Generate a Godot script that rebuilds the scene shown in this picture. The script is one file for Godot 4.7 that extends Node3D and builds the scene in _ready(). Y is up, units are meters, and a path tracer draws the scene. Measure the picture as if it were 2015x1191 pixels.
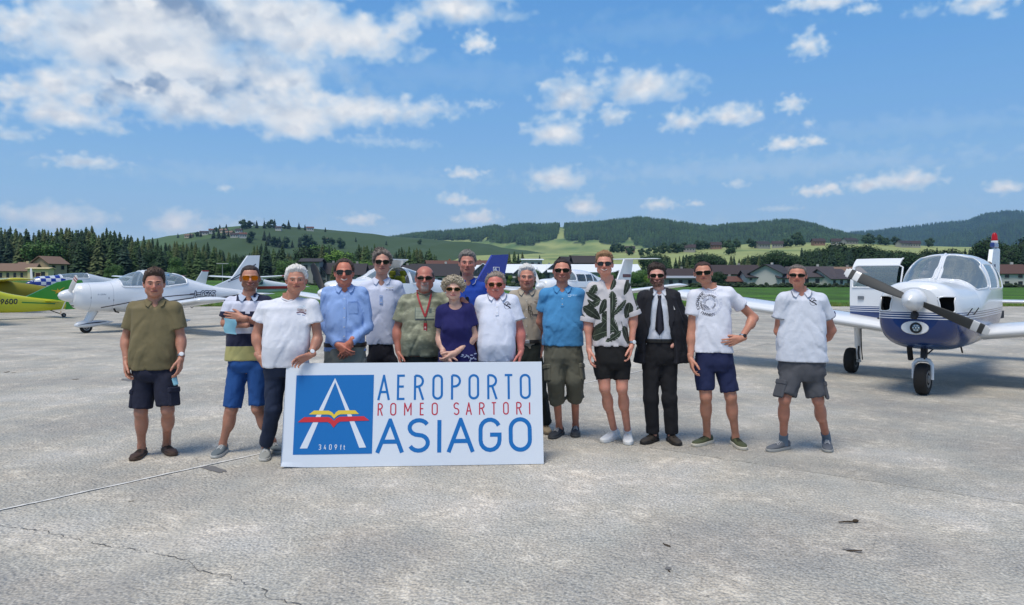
extends Node3D
func _ready()->void:
	var cam:=Camera3D.new()
	cam.name="camera"
	cam.projection=Camera3D.PROJECTION_FRUSTUM
	cam.near=0.1
	cam.size=0.1*1191.0/1455.0
	cam.frustum_offset=Vector2(0,-0.1*47.5/1455.0)
	cam.far=16000.0
	cam.position=Vector3(0,EYE,0)
	add_child(cam)
	cam.current=true
	var env:=Environment.new()
	env.background_mode=Environment.BG_SKY
	env.sky=make_sky()
	env.background_energy_multiplier=1.0
	env.tonemap_mode=Environment.TONE_MAPPER_LINEAR
	env.tonemap_exposure=1.0
	env.sdfgi_enabled=true
	env.ssao_enabled=true
	env.ssil_enabled=true
	env.fog_enabled=true
	env.fog_density=0.000065
	env.fog_light_color=Color(0.58,0.76,0.96)
	var we:=WorldEnvironment.new()
	we.name="environment"
	we.environment=env
	add_child(we)
	var sun:=DirectionalLight3D.new()
	sun.name="sun"
	sun.light_color=Color(1.0,0.965,0.91)
	sun.light_energy=1.0
	sun.light_angular_distance=24.0
	sun.shadow_enabled=true
	add_child(sun)
	sun.look_at_from_position(Vector3.ZERO,-Vector3(-0.22,1.0,0.42))
	build_ground()
	build_all()
const CLOUDS:=[[-24.64,18.42,10.74,3.94,2,1,0.6],[-29.03,15.87,6.92,3.27,0.9,0.95,0.8],[-21.99,14.23,11.17,4.02,1.2,0.7,0.8],[-14.91,17.89,7.91,2.59,0.35,1,1],[-11.93,17.64,4.9,1.93,0.25,1,1],[-4.23,20.03,4.9,1.81,0.35,1,0.9],[-17.81,19.06,4.28,2.25,0.5,0.95,1],[-24.97,14.93,5.66,2.68,0.35,1,0.9],[-25.93,13.08,6.05,2.12,1.9,0.95,0.8],[-31.67,12.47,3.14,2.08,0.35,1,1],[-31.09,10.67,3.7,1.42,0.3,1,0.9],[-23.33,11.87,7.64,1.63,0.45,0.85,1],[-17.1,14.12,3.96,1.96,0.4,0.95,1],[-16.01,12.05,6.91,1.97,0.35,1,0.9],[-10.61,12.57,6.28,1.39,0.3,0.95,0.9],[-16.37,11.04,2.72,1.44,0.2,1,0.8],[-5.79,12.83,2.73,0.71,0.2,0.5,1.1],[-33.89,16.01,2.03,1.63,0.3,0.95,1],[-34.57,11.61,1.2,1.04,0.3,0.8,1],[-34.16,9.14,1.62,0.59,0.3,0.6,1],[-27.5,15.92,6.2,2.1,0.5,0.7,1],[-30.07,7.79,2.8,0.58,0.3,0.8,1],[-31.67,4.02,3.71,1.14,0.25,0.9,0.8],[-24.48,3.79,2.02,1.29,0.2,1,0.8],[-21.31,6.5,0.62,0.33,0.1,0.7,0.8],[-11.56,4.47,1.7,0.62,0.15,0.9,1],[-2.66,17.63,1.49,1.02,0.15,0.95,1],[4.42,13.78,2.74,1.88,0.4,0.95,0.9],[10.04,14.28,4.12,1.78,0.3,1,0.9],[7.73,12.29,1.55,0.94,0.3,0.8,1],[3.44,11.1,2.59,1.57,0.25,1,0.9],[3.52,7.58,2.51,1.26,0.25,1,0.8],[5.48,5.55,1.56,1.02,0.25,1,0.8],[-3.76,8.08,1.76,0.55,0.15,0.9,0.9],[-4.5,6.1,1.41,0.63,0.15,0.9,0.9],[-3.25,5.88,1.77,0.28,0.1,0.5,1],[-2.66,4.71,1.89,0.71,0.15,1,0.9],[12.87,11.66,1.87,1.07,0.25,0.95,0.9],[16.55,11.9,2.75,1.06,0.25,1,0.9],[20.72,12.4,1.03,0.88,0.2,0.9,1],[21.82,11.05,0.51,0.4,0.1,0.6,1],[20.28,9.66,1.8,0.7,0.15,1,0.9],[22.22,9.78,0.88,0.51,0.15,1,0.8],[21.89,16.28,1.36,1.17,0.2,0.9,1],[22.83,19.01,3.68,0.8,0.2,0.9,1],[25.45,18.24,1.16,0.5,0.1,0.8,1],[32.38,17.49,2.25,0.8,0.2,0.9,1],[33.27,16.64,0.66,0.4,0.1,0.7,1],[29.03,17.54,1.14,0.48,0.1,0.4,1.2],[25.61,6.51,1.86,0.71,0.25,1,0.8],[28.27,6.7,2.32,0.9,0.25,1,0.8],[22.33,6.24,1.75,0.51,0.2,1,0.9],[23.23,6.49,0.93,0.51,0.15,1,0.8],[33.65,5.88,1.26,0.62,0.2,1,0.8],[16.81,7.01,0.9,0.45,0.1,0.6,1],[11.25,5.62,1.59,0.54,0.15,0.95,0.9],[13.92,5.64,0.74,0.31,0.1,0.8,0.9],[19.86,5.1,1.74,0.26,0.1,0.5,1],[5.01,16.62,1.09,0.55,0.1,0.5,1.1],[7.34,16.44,0.7,0.47,0.1,0.4,1.1],[-2.46,13.25,1.57,0.47,0.1,0.5,1.1],[-20.28,3.8,3.12,0.74,0.1,0.4,1],[-10.42,10.34,3.43,0.54,0.1,0.35,1.2],[-7.34,10.16,1.55,0.47,0.1,0.3,1.2]]
const VEILS:=[[18.7,8.08,17.67,1.12,0.22],[11.37,18.2,9.84,1.54,0.12],[-15.65,7.47,18.26,1.14,0.16],[28.58,10.2,10.63,1.04,0.14],[-4.23,15.26,11.75,1.57,0.12],[9.46,2.64,34.48,2.33,0.15]]
const CRACK:=[[-3.588,-4.89],[-3.345,-4.83],[-3.017,-4.733],[-2.609,-4.533],[-2.377,-4.447],[-2.161,-4.381],[-1.999,-4.293],[-1.857,-4.239],[-1.737,-4.106],[-1.574,-4.036],[-1.431,-3.948],[-1.286,-3.839],[-1.215,-3.741],[-1.02,-3.643],[-0.76,-3.482]]
const STAINS:=[[-2.531,-6.269,0.16,0.05],[2.029,-4.389,0.05,0.02],[-6.095,-11.786,0.2,0.1],[0.871,-4.121,0.02,0.02]]
const FOLK:=[
	{"id": "olive","at":Vector3(-3.244,0,-6.700),"head":Vector3(0.010,1.572,0.020),"size":1.050,"sh":[Vector3(-0.180,1.353,0.000),Vector3(0.193,1.353,0.000)],"el":[Vector3(-0.268,1.070,-0.020),Vector3(0.235,1.070,-0.020)],"wr":[Vector3(-0.222,0.867,0.060),Vector3(0.271,0.899,0.060)],"hand":[Vector3(-0.197,0.748,0.090),Vector3(0.271,0.784,0.090)],"hip":[Vector3(-0.087,0.713,0.000),Vector3(0.101,0.713,0.000)],"kn":[Vector3(-0.105,0.414,0.030),Vector3(0.138,0.433,0.030)],"heel":[Vector3(-0.158,0,-0.132),Vector3(-0.022,0,-0.253)],"toe":[Vector3(-0.110,0,0.171),Vector3(0.177,0,-0.015)],"rows":[[0.800,0.002,0.010,0.200,0.122],[0.966,0.000,0.020,0.198,0.126],[1.196,0.009,0.000,0.193,0.117],[1.353,0.005,0.000,0.221,0.090]],"hem":[0.450,0.473]},
	{"id": "stripe","at":Vector3(-2.427,0,-6.850),"head":Vector3(0.007,1.622,0.020),"size":0.960,"sh":[Vector3(-0.184,1.389,0.000),Vector3(0.151,1.403,0.000)],"el":[Vector3(-0.211,1.209,0.050),Vector3(0.195,1.190,0.050)],"wr":[Vector3(0.043,1.200,0.200),Vector3(-0.002,1.264,0.200)],"hand":[Vector3(0.153,1.209,0.200),Vector3(-0.116,1.290,0.190)],"hip":[Vector3(-0.113,0.777,0.000),Vector3(0.066,0.777,0.000)],"kn":[Vector3(-0.162,0.418,0.020),Vector3(0.071,0.415,0.000)],"heel":[Vector3(-0.263,0,-0.083),Vector3(0.130,0,-0.165)],"toe":[Vector3(-0.248,0,0.247),Vector3(0.274,0,0.018)],"rows":[[0.867,-0.035,0.010,0.181,0.113],[1.046,-0.035,0.010,0.177,0.113],[1.234,-0.028,0.000,0.184,0.113],[1.389,-0.024,0.000,0.202,0.090]],"hem":[0.434,0.448]},
	{"id": "tee","at":Vector3(-1.926,0,-6.600),"head":Vector3(0.006,1.606,0.020),"size":0.980,"sh":[Vector3(-0.290,1.357,0.000),Vector3(0.150,1.375,0.000)],"el":[Vector3(-0.358,1.112,0.000),Vector3(0.195,1.076,0.000)],"wr":[Vector3(-0.304,0.925,0.080),Vector3(0.151,0.943,0.120)],"hand":[Vector3(-0.246,0.854,0.120),Vector3(0.066,0.880,0.150)],"hip":[Vector3(-0.191,0.772,0.000),Vector3(-0.022,0.768,-0.030)],"kn":[Vector3(-0.202,0.462,0.020),Vector3(0.012,0.432,-0.100)],"heel":[Vector3(-0.338,0,-0.212),Vector3(-0.068,0,-0.415)],"toe":[Vector3(-0.228,0,0.212),Vector3(0.053,0,-0.154)],"rows":[[0.835,-0.086,0.020,0.200,0.122],[1.021,-0.086,0.030,0.204,0.135],[1.203,-0.077,0.010,0.204,0.126],[1.357,-0.077,0.000,0.245,0.095]],"hem":[0.114,0.141]},
	{"id": "blueshirt","at":Vector3(-1.579,0,-6.950),"head":Vector3(0.005,1.672,0.020),"size":1.070,"sh":[Vector3(-0.158,1.472,0.000),Vector3(0.167,1.477,0.000)],"el":[Vector3(-0.182,1.181,0.000),Vector3(0.225,1.166,0.000)],"wr":[Vector3(-0.024,1.009,0.160),Vector3(0.097,1.032,0.160)],"hand":[Vector3(0.066,0.942,0.190),Vector3(0.032,0.933,0.200)],"hip":[Vector3(-0.081,0.789,0.000),Vector3(0.100,0.789,0.000)],"kn":[Vector3(-0.067,0.420,0.020),Vector3(0.105,0.420,0.020)],"heel":[Vector3(-0.097,0,-0.107),Vector3(0.078,0,-0.107)],"toe":[Vector3(-0.053,0,0.215),Vector3(0.183,0,0.215)],"rows":[[0.942,0.014,0.000,0.191,0.117],[1.009,0.014,0.010,0.182,0.117],[1.181,0.012,0.020,0.179,0.126],[1.372,0.010,0.000,0.186,0.113],[1.467,0.007,0.000,0.193,0.090]],"hem":[0.082,0.082]},
	{"id": "tallpolo","at":Vector3(-1.308,0,-7.450),"head":Vector3(0.004,1.781,0.020),"size":1.004,"sh":[Vector3(-0.174,1.518,0.000),Vector3(0.154,1.533,0.000)],"el":[Vector3(-0.215,1.208,-0.050),Vector3(0.234,1.222,-0.080)],"wr":[Vector3(-0.225,0.985,0.000),Vector3(0.221,0.977,-0.100)],"hand":[Vector3(-0.225,0.883,0.000),Vector3(0.214,0.875,-0.080)],"hip":[Vector3(-0.087,0.765,0.000),Vector3(0.067,0.765,0.000)],"kn":[Vector3(-0.083,0.384,0.020),Vector3(0.070,0.384,0.020)],"heel":[Vector3(-0.089,0,-0.009),Vector3(0.065,0,-0.009)],"toe":[Vector3(-0.072,0,0.264),Vector3(0.145,0,0.264)],"rows":[[0.959,-0.020,0.000,0.143,0.108],[1.149,-0.018,0.000,0.146,0.108],[1.354,-0.015,0.000,0.164,0.108],[1.507,-0.015,0.000,0.189,0.086]],"hem":[0.048,0.048]},
	{"id": "bald","at":Vector3(-0.837,0,-7.100),"head":Vector3(0.002,1.620,0.020),"size":1.015,"sh":[Vector3(-0.190,1.400,0.000),Vector3(0.176,1.430,0.000)],"el":[Vector3(-0.264,1.117,0.000),Vector3(0.320,1.331,0.100)],"wr":[Vector3(-0.243,0.919,0.070),Vector3(0.398,1.395,0.270)],"hand":[Vector3(-0.214,0.812,0.100),Vector3(0.468,1.356,0.350)],"hip":[Vector3(-0.127,0.771,0.000),Vector3(0.059,0.771,0.000)],"kn":[Vector3(-0.124,0.394,0.020),Vector3(0.061,0.394,0.020)],"heel":[Vector3(-0.133,0,-0.043),Vector3(0.054,0,-0.043)],"toe":[Vector3(-0.132,0,0.208),Vector3(0.115,0,0.208)],"rows":[[0.883,-0.037,0.040,0.183,0.135],[1.049,-0.034,0.060,0.190,0.153],[1.220,-0.032,0.030,0.183,0.135],[1.396,-0.020,0.000,0.215,0.099]],"hem":[0.058,0.058]},
	{"id": "woman","at":Vector3(-0.540,0,-6.800),"head":Vector3(0.002,1.520,0.020),"size":0.841,"sh":[Vector3(-0.103,1.316,0.000),Vector3(0.136,1.330,0.000)],"el":[Vector3(-0.131,1.064,0.000),Vector3(0.201,1.078,0.000)],"wr":[Vector3(-0.068,0.928,0.130),Vector3(0.029,0.947,0.140)],"hand":[Vector3(-0.024,0.876,0.160),Vector3(-0.041,0.882,0.170)],"hip":[Vector3(-0.033,0.699,0.000),Vector3(0.122,0.699,0.000)],"kn":[Vector3(-0.022,0.399,0.020),Vector3(0.109,0.399,0.020)],"heel":[Vector3(-0.034,0,-0.133),Vector3(0.099,0,-0.133)],"toe":[Vector3(-0.035,0,0.142),Vector3(0.139,0,0.142)],"rows":[[0.746,0.044,0.000,0.185,0.126],[0.910,0.044,0.000,0.175,0.122],[1.040,0.035,0.000,0.152,0.108],[1.167,0.028,0.030,0.140,0.117],[1.312,0.016,0.000,0.152,0.081]],"hem":[0.442,0.442]},
	{"id": "backblue","at":Vector3(-0.472,0,-7.850),"head":Vector3(0.001,1.781,0.020),"size":1.036,"sh":[Vector3(-0.151,1.501,0.000),Vector3(0.156,1.512,0.000)],"el":[Vector3(-0.185,1.204,-0.020),Vector3(0.215,1.220,-0.020)],"wr":[Vector3(-0.158,0.977,0.050),Vector3(0.207,0.977,0.050)],"hand":[Vector3(-0.146,0.861,0.070),Vector3(0.197,0.861,0.070)],"hip":[Vector3(-0.081,0.773,0.000),Vector3(0.097,0.773,0.000)],"kn":[Vector3(-0.080,0.398,0.020),Vector3(0.098,0.398,0.020)],"heel":[Vector3(-0.081,0,-0.007),Vector3(0.097,0,-0.007)],"toe":[Vector3(-0.090,0,0.246),Vector3(0.140,0,0.246)],"rows":[[0.973,0.005,0.000,0.167,0.108],[1.232,0.005,0.000,0.173,0.108],[1.393,0.008,0.000,0.181,0.108],[1.491,0.008,0.000,0.186,0.086]],"hem":[0.055,0.055]},
	{"id": "whitepolo","at":Vector3(-0.154,0,-6.900),"head":Vector3(0.000,1.561,0.020),"size":0.929,"sh":[Vector3(-0.133,1.397,0.000),Vector3(0.161,1.407,0.000)],"el":[Vector3(-0.188,1.108,-0.060),Vector3(0.232,1.117,0.000)],"wr":[Vector3(-0.175,0.913,0.000),Vector3(0.236,0.938,0.060)],"hand":[Vector3(-0.175,0.814,0.000),Vector3(0.217,0.834,0.090)],"hip":[Vector3(-0.071,0.747,0.000),Vector3(0.100,0.747,0.000)],"kn":[Vector3(-0.070,0.400,0.020),Vector3(0.100,0.400,0.020)],"heel":[Vector3(-0.074,0,-0.094),Vector3(0.099,0,-0.094)],"toe":[Vector3(-0.097,0,0.185),Vector3(0.133,0,0.185)],"rows":[[0.856,0.009,0.030,0.175,0.135],[1.018,0.009,0.050,0.180,0.153],[1.207,0.014,0.030,0.175,0.140],[1.392,0.014,0.000,0.204,0.099]],"hem":[0.084,0.084]},
	{"id": "beige","at":Vector3(0.157,0,-7.750),"head":Vector3(-0.000,1.628,0.020),"size":1.044,"sh":[Vector3(-0.144,1.428,0.000),Vector3(0.133,1.434,0.000)],"el":[Vector3(-0.176,1.128,-0.030),Vector3(0.177,1.128,-0.030)],"wr":[Vector3(-0.144,0.890,0.000),Vector3(0.154,0.890,0.000)],"hand":[Vector3(-0.133,0.782,0.030),Vector3(0.143,0.782,0.030)],"hip":[Vector3(-0.069,0.730,0.000),Vector3(0.080,0.730,0.000)],"kn":[Vector3(-0.069,0.387,0.020),Vector3(0.132,0.387,0.020)],"heel":[Vector3(-0.068,0,-0.107),Vector3(0.184,0,-0.186)],"toe":[Vector3(-0.103,0,0.195),Vector3(0.222,0,0.146)],"rows":[[0.864,0.003,0.000,0.141,0.108],[0.960,0.003,0.000,0.141,0.113],[1.183,0.005,0.010,0.154,0.113],[1.343,0.000,0.000,0.160,0.108],[1.418,0.000,0.000,0.165,0.086]],"hem":[0.054,0.054]},
	{"id": "lightblue","at":Vector3(0.501,0,-7.400),"head":Vector3(-0.001,1.696,0.020),"size":0.976,"sh":[Vector3(-0.168,1.457,0.000),Vector3(0.173,1.467,0.000)],"el":[Vector3(-0.216,1.178,-0.080),Vector3(0.237,1.193,-0.080)],"wr":[Vector3(-0.078,0.990,-0.240),Vector3(0.132,1.000,-0.240)],"hand":[Vector3(0.012,0.957,-0.260),Vector3(0.051,0.965,-0.280)],"hip":[Vector3(-0.076,0.786,0.000),Vector3(0.107,0.786,0.000)],"kn":[Vector3(-0.068,0.607,0.030),Vector3(0.125,0.607,0.030)],"heel":[Vector3(0.015,0,-0.303),Vector3(0.172,0,-0.405)],"toe":[Vector3(-0.133,0,0.011),Vector3(0.118,0,0.102)],"rows":[[0.949,0.008,0.010,0.206,0.113],[1.152,0.005,0.020,0.203,0.122],[1.305,0.008,0.000,0.201,0.117],[1.452,0.008,0.000,0.211,0.090]],"hem":[0.369,0.389]},
	{"id": "leaf","at":Vector3(0.886,0,-7.100),"head":Vector3(-0.002,1.754,0.020),"size":0.917,"sh":[Vector3(-0.112,1.518,0.000),Vector3(0.190,1.542,0.000)],"el":[Vector3(-0.156,1.210,0.000),Vector3(0.283,1.269,0.000)],"wr":[Vector3(-0.153,0.943,0.060),Vector3(0.254,0.981,0.060)],"hand":[Vector3(-0.151,0.820,0.090),Vector3(0.220,0.830,0.090)],"hip":[Vector3(-0.010,0.771,0.000),Vector3(0.166,0.771,0.000)],"kn":[Vector3(0.001,0.570,0.030),Vector3(0.166,0.570,0.030)],"heel":[Vector3(0.185,0,-0.407),Vector3(0.281,0,-0.359)],"toe":[Vector3(-0.016,0,-0.153),Vector3(0.205,0,0.188)],"rows":[[0.971,0.059,0.000,0.181,0.113],[1.171,0.056,0.000,0.173,0.108],[1.342,0.049,0.000,0.176,0.108],[1.518,0.041,0.000,0.198,0.086]],"hem":[0.654,0.649]},
	{"id": "suit","at":Vector3(1.432,0,-7.300),"head":Vector3(-0.004,1.645,0.020),"size":0.883,"sh":[Vector3(-0.125,1.434,0.000),Vector3(0.171,1.444,0.000)],"el":[Vector3(-0.191,1.133,0.000),Vector3(0.286,1.128,0.000)],"wr":[Vector3(-0.149,0.910,0.020),Vector3(0.124,0.957,0.100)],"hand":[Vector3(-0.131,0.821,0.030),Vector3(0.070,0.909,0.120)],"hip":[Vector3(-0.055,0.797,0.000),Vector3(0.110,0.797,0.000)],"kn":[Vector3(-0.064,0.434,0.020),Vector3(0.121,0.434,0.020)],"heel":[Vector3(0.012,0,-0.089),Vector3(0.139,0,-0.089)],"toe":[Vector3(-0.157,0,0.092),Vector3(0.180,0,0.157)],"rows":[[0.958,0.015,0.000,0.151,0.108],[1.033,0.018,0.000,0.148,0.108],[1.158,0.020,0.000,0.156,0.108],[1.334,0.020,0.000,0.171,0.108],[1.429,0.023,0.000,0.188,0.090]],"rows2":[[0.787,0.045,-0.020,0.246,0.126],[1.018,0.045,-0.010,0.226,0.126],[1.209,0.038,0.000,0.208,0.122],[1.429,0.023,0.000,0.203,0.095]],"hem":[0.090,0.085]},
	{"id": "print","at":Vector3(1.837,0,-7.100),"head":Vector3(-0.005,1.671,0.020),"size":0.878,"sh":[Vector3(-0.088,1.449,0.000),Vector3(0.249,1.474,0.000)],"el":[Vector3(-0.112,1.098,0.000),Vector3(0.508,1.236,-0.060)],"wr":[Vector3(-0.136,0.856,0.060),Vector3(0.321,1.050,0.130)],"hand":[Vector3(-0.124,0.738,0.090),Vector3(0.160,0.974,0.190)],"hip":[Vector3(0.010,0.756,0.000),Vector3(0.210,0.756,0.000)],"kn":[Vector3(0.017,0.488,0.030),Vector3(0.255,0.488,0.030)],"heel":[Vector3(0.126,0,-0.198),Vector3(0.334,0,-0.153)],"toe":[Vector3(-0.103,0,0.000),Vector3(0.355,0,0.188)],"rows":[[0.912,0.090,0.010,0.193,0.113],[1.122,0.085,0.010,0.178,0.113],[1.293,0.081,0.000,0.183,0.113],[1.449,0.073,0.000,0.210,0.090]],"hem":[0.551,0.537]},
	{"id": "right","at":Vector3(2.643,0,-6.850),"head":Vector3(-0.008,1.646,0.020),"size":0.810,"sh":[Vector3(-0.132,1.427,0.000),Vector3(0.217,1.418,0.000)],"el":[Vector3(-0.153,1.126,-0.060),Vector3(0.346,1.136,-0.060)],"wr":[Vector3(0.049,0.967,-0.240),Vector3(0.292,0.952,-0.240)],"hand":[Vector3(0.154,0.926,-0.260),Vector3(0.221,0.924,-0.280)],"hip":[Vector3(-0.061,0.693,0.000),Vector3(0.146,0.693,0.000)],"kn":[Vector3(-0.129,0.500,0.030),Vector3(0.181,0.495,0.030)],"heel":[Vector3(-0.015,0,-0.186),Vector3(0.393,0,-0.293)],"toe":[Vector3(-0.268,0,-0.042),Vector3(0.207,0,0.229)],"rows":[[0.853,0.040,0.010,0.228,0.122],[1.046,0.035,0.010,0.219,0.122],[1.234,0.040,0.000,0.210,0.113],[1.418,0.042,0.000,0.226,0.090]],"hem":[0.547,0.528]},
]
const HILL_NEAR:=[[-1347.9,38.7],[-1038.7,51.1],[-884,61.4],[-791.2,71.7],[-729.4,82],[-688.1,89.2],[-626.3,96.5],[-585.1,103.7],[-543.8,106.8],[-482,106.8],[-420.1,102.7],[-378.9,100.6],[-337.6,97.5],[-286.1,92.3],[-242.8,86.2],[-191.2,83.6],[-152.1,80],[-110.8,75.8],[-69.6,70.7],[-7.7,61.4],[43.8,54.2],[74.7,50.1],[136.6,42.9],[250,25.3]]
const HILL_FAR:=[[-784.2,94],[-553.3,124.8],[-437.8,147.9],[-357,159.4],[-283.8,165.2],[-214.6,169],[-149.1,174.8],[-62.5,188.3],[-33.7,180.6],[4.8,190.2],[81.8,192.1],[178,196],[235.7,196],[332,201.8],[418.6,211.4],[485.9,219.1],[562.9,209.5],[639.9,199.8],[736.1,188.3],[764.9,184.4],[813.1,192.1],[909.3,197.9],[1005.5,207.5],[1063.2,207.5],[1140.2,194.1],[1217.2,171],[1294.2,151.7],[1428.9,124.8],[1621.3,94]]
const TREELINE:=[[-784.2,113.2],[-553.3,128.6],[-357,142.1],[-264.6,144],[-168.4,145.9],[-91.4,142.1],[-14.4,134.4],[62.5,124.8],[120.3,140.2],[168.4,151.7],[183.8,209.5],[195.3,209.5],[203,151.7],[235.7,130.6],[274.2,134.4],[316.6,149.8],[351.2,132.5],[389.7,124.8],[424.3,136.3],[447.4,151.7],[470.5,122.9],[524.4,117.1],[601.4,113.2],[755.3,109.4],[1332.6,94]]
const MOUNTAIN:=[[1703.1,186.4],[2126.5,244.1],[2434.4,298],[2588.3,328.8],[2742.3,340.3],[2896.2,359.6],[3050.2,378.8],[3242.6,401.9],[3435.1,417.3],[3589,471.2],[3743,494.3],[3896.9,490.4],[4204.8,471.2],[4782.1,417.3],[5744.3,301.8]]
const SPUR:=[[2046.6,143.5],[2283,187.8],[2430.8,214.4],[2637.6,258.7],[2814.9,300.1],[2992.3,329.7],[3228.7,350.3],[3819.8,320.8],[4410.8,261.7]]
const FIELDS:=[[-243,19.8],[-116.6,34.8],[-5.9,38.8],[73.1,40.3],[136.3,44.3],[191.7,47.5],[231.2,49.8],[310.2,51.4],[389.3,55.4],[468.3,56.9],[547.3,55.4],[626.4,52.2],[705.4,49.8],[796.3,48.3],[903,48.3],[1100.6,45.9]]
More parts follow.
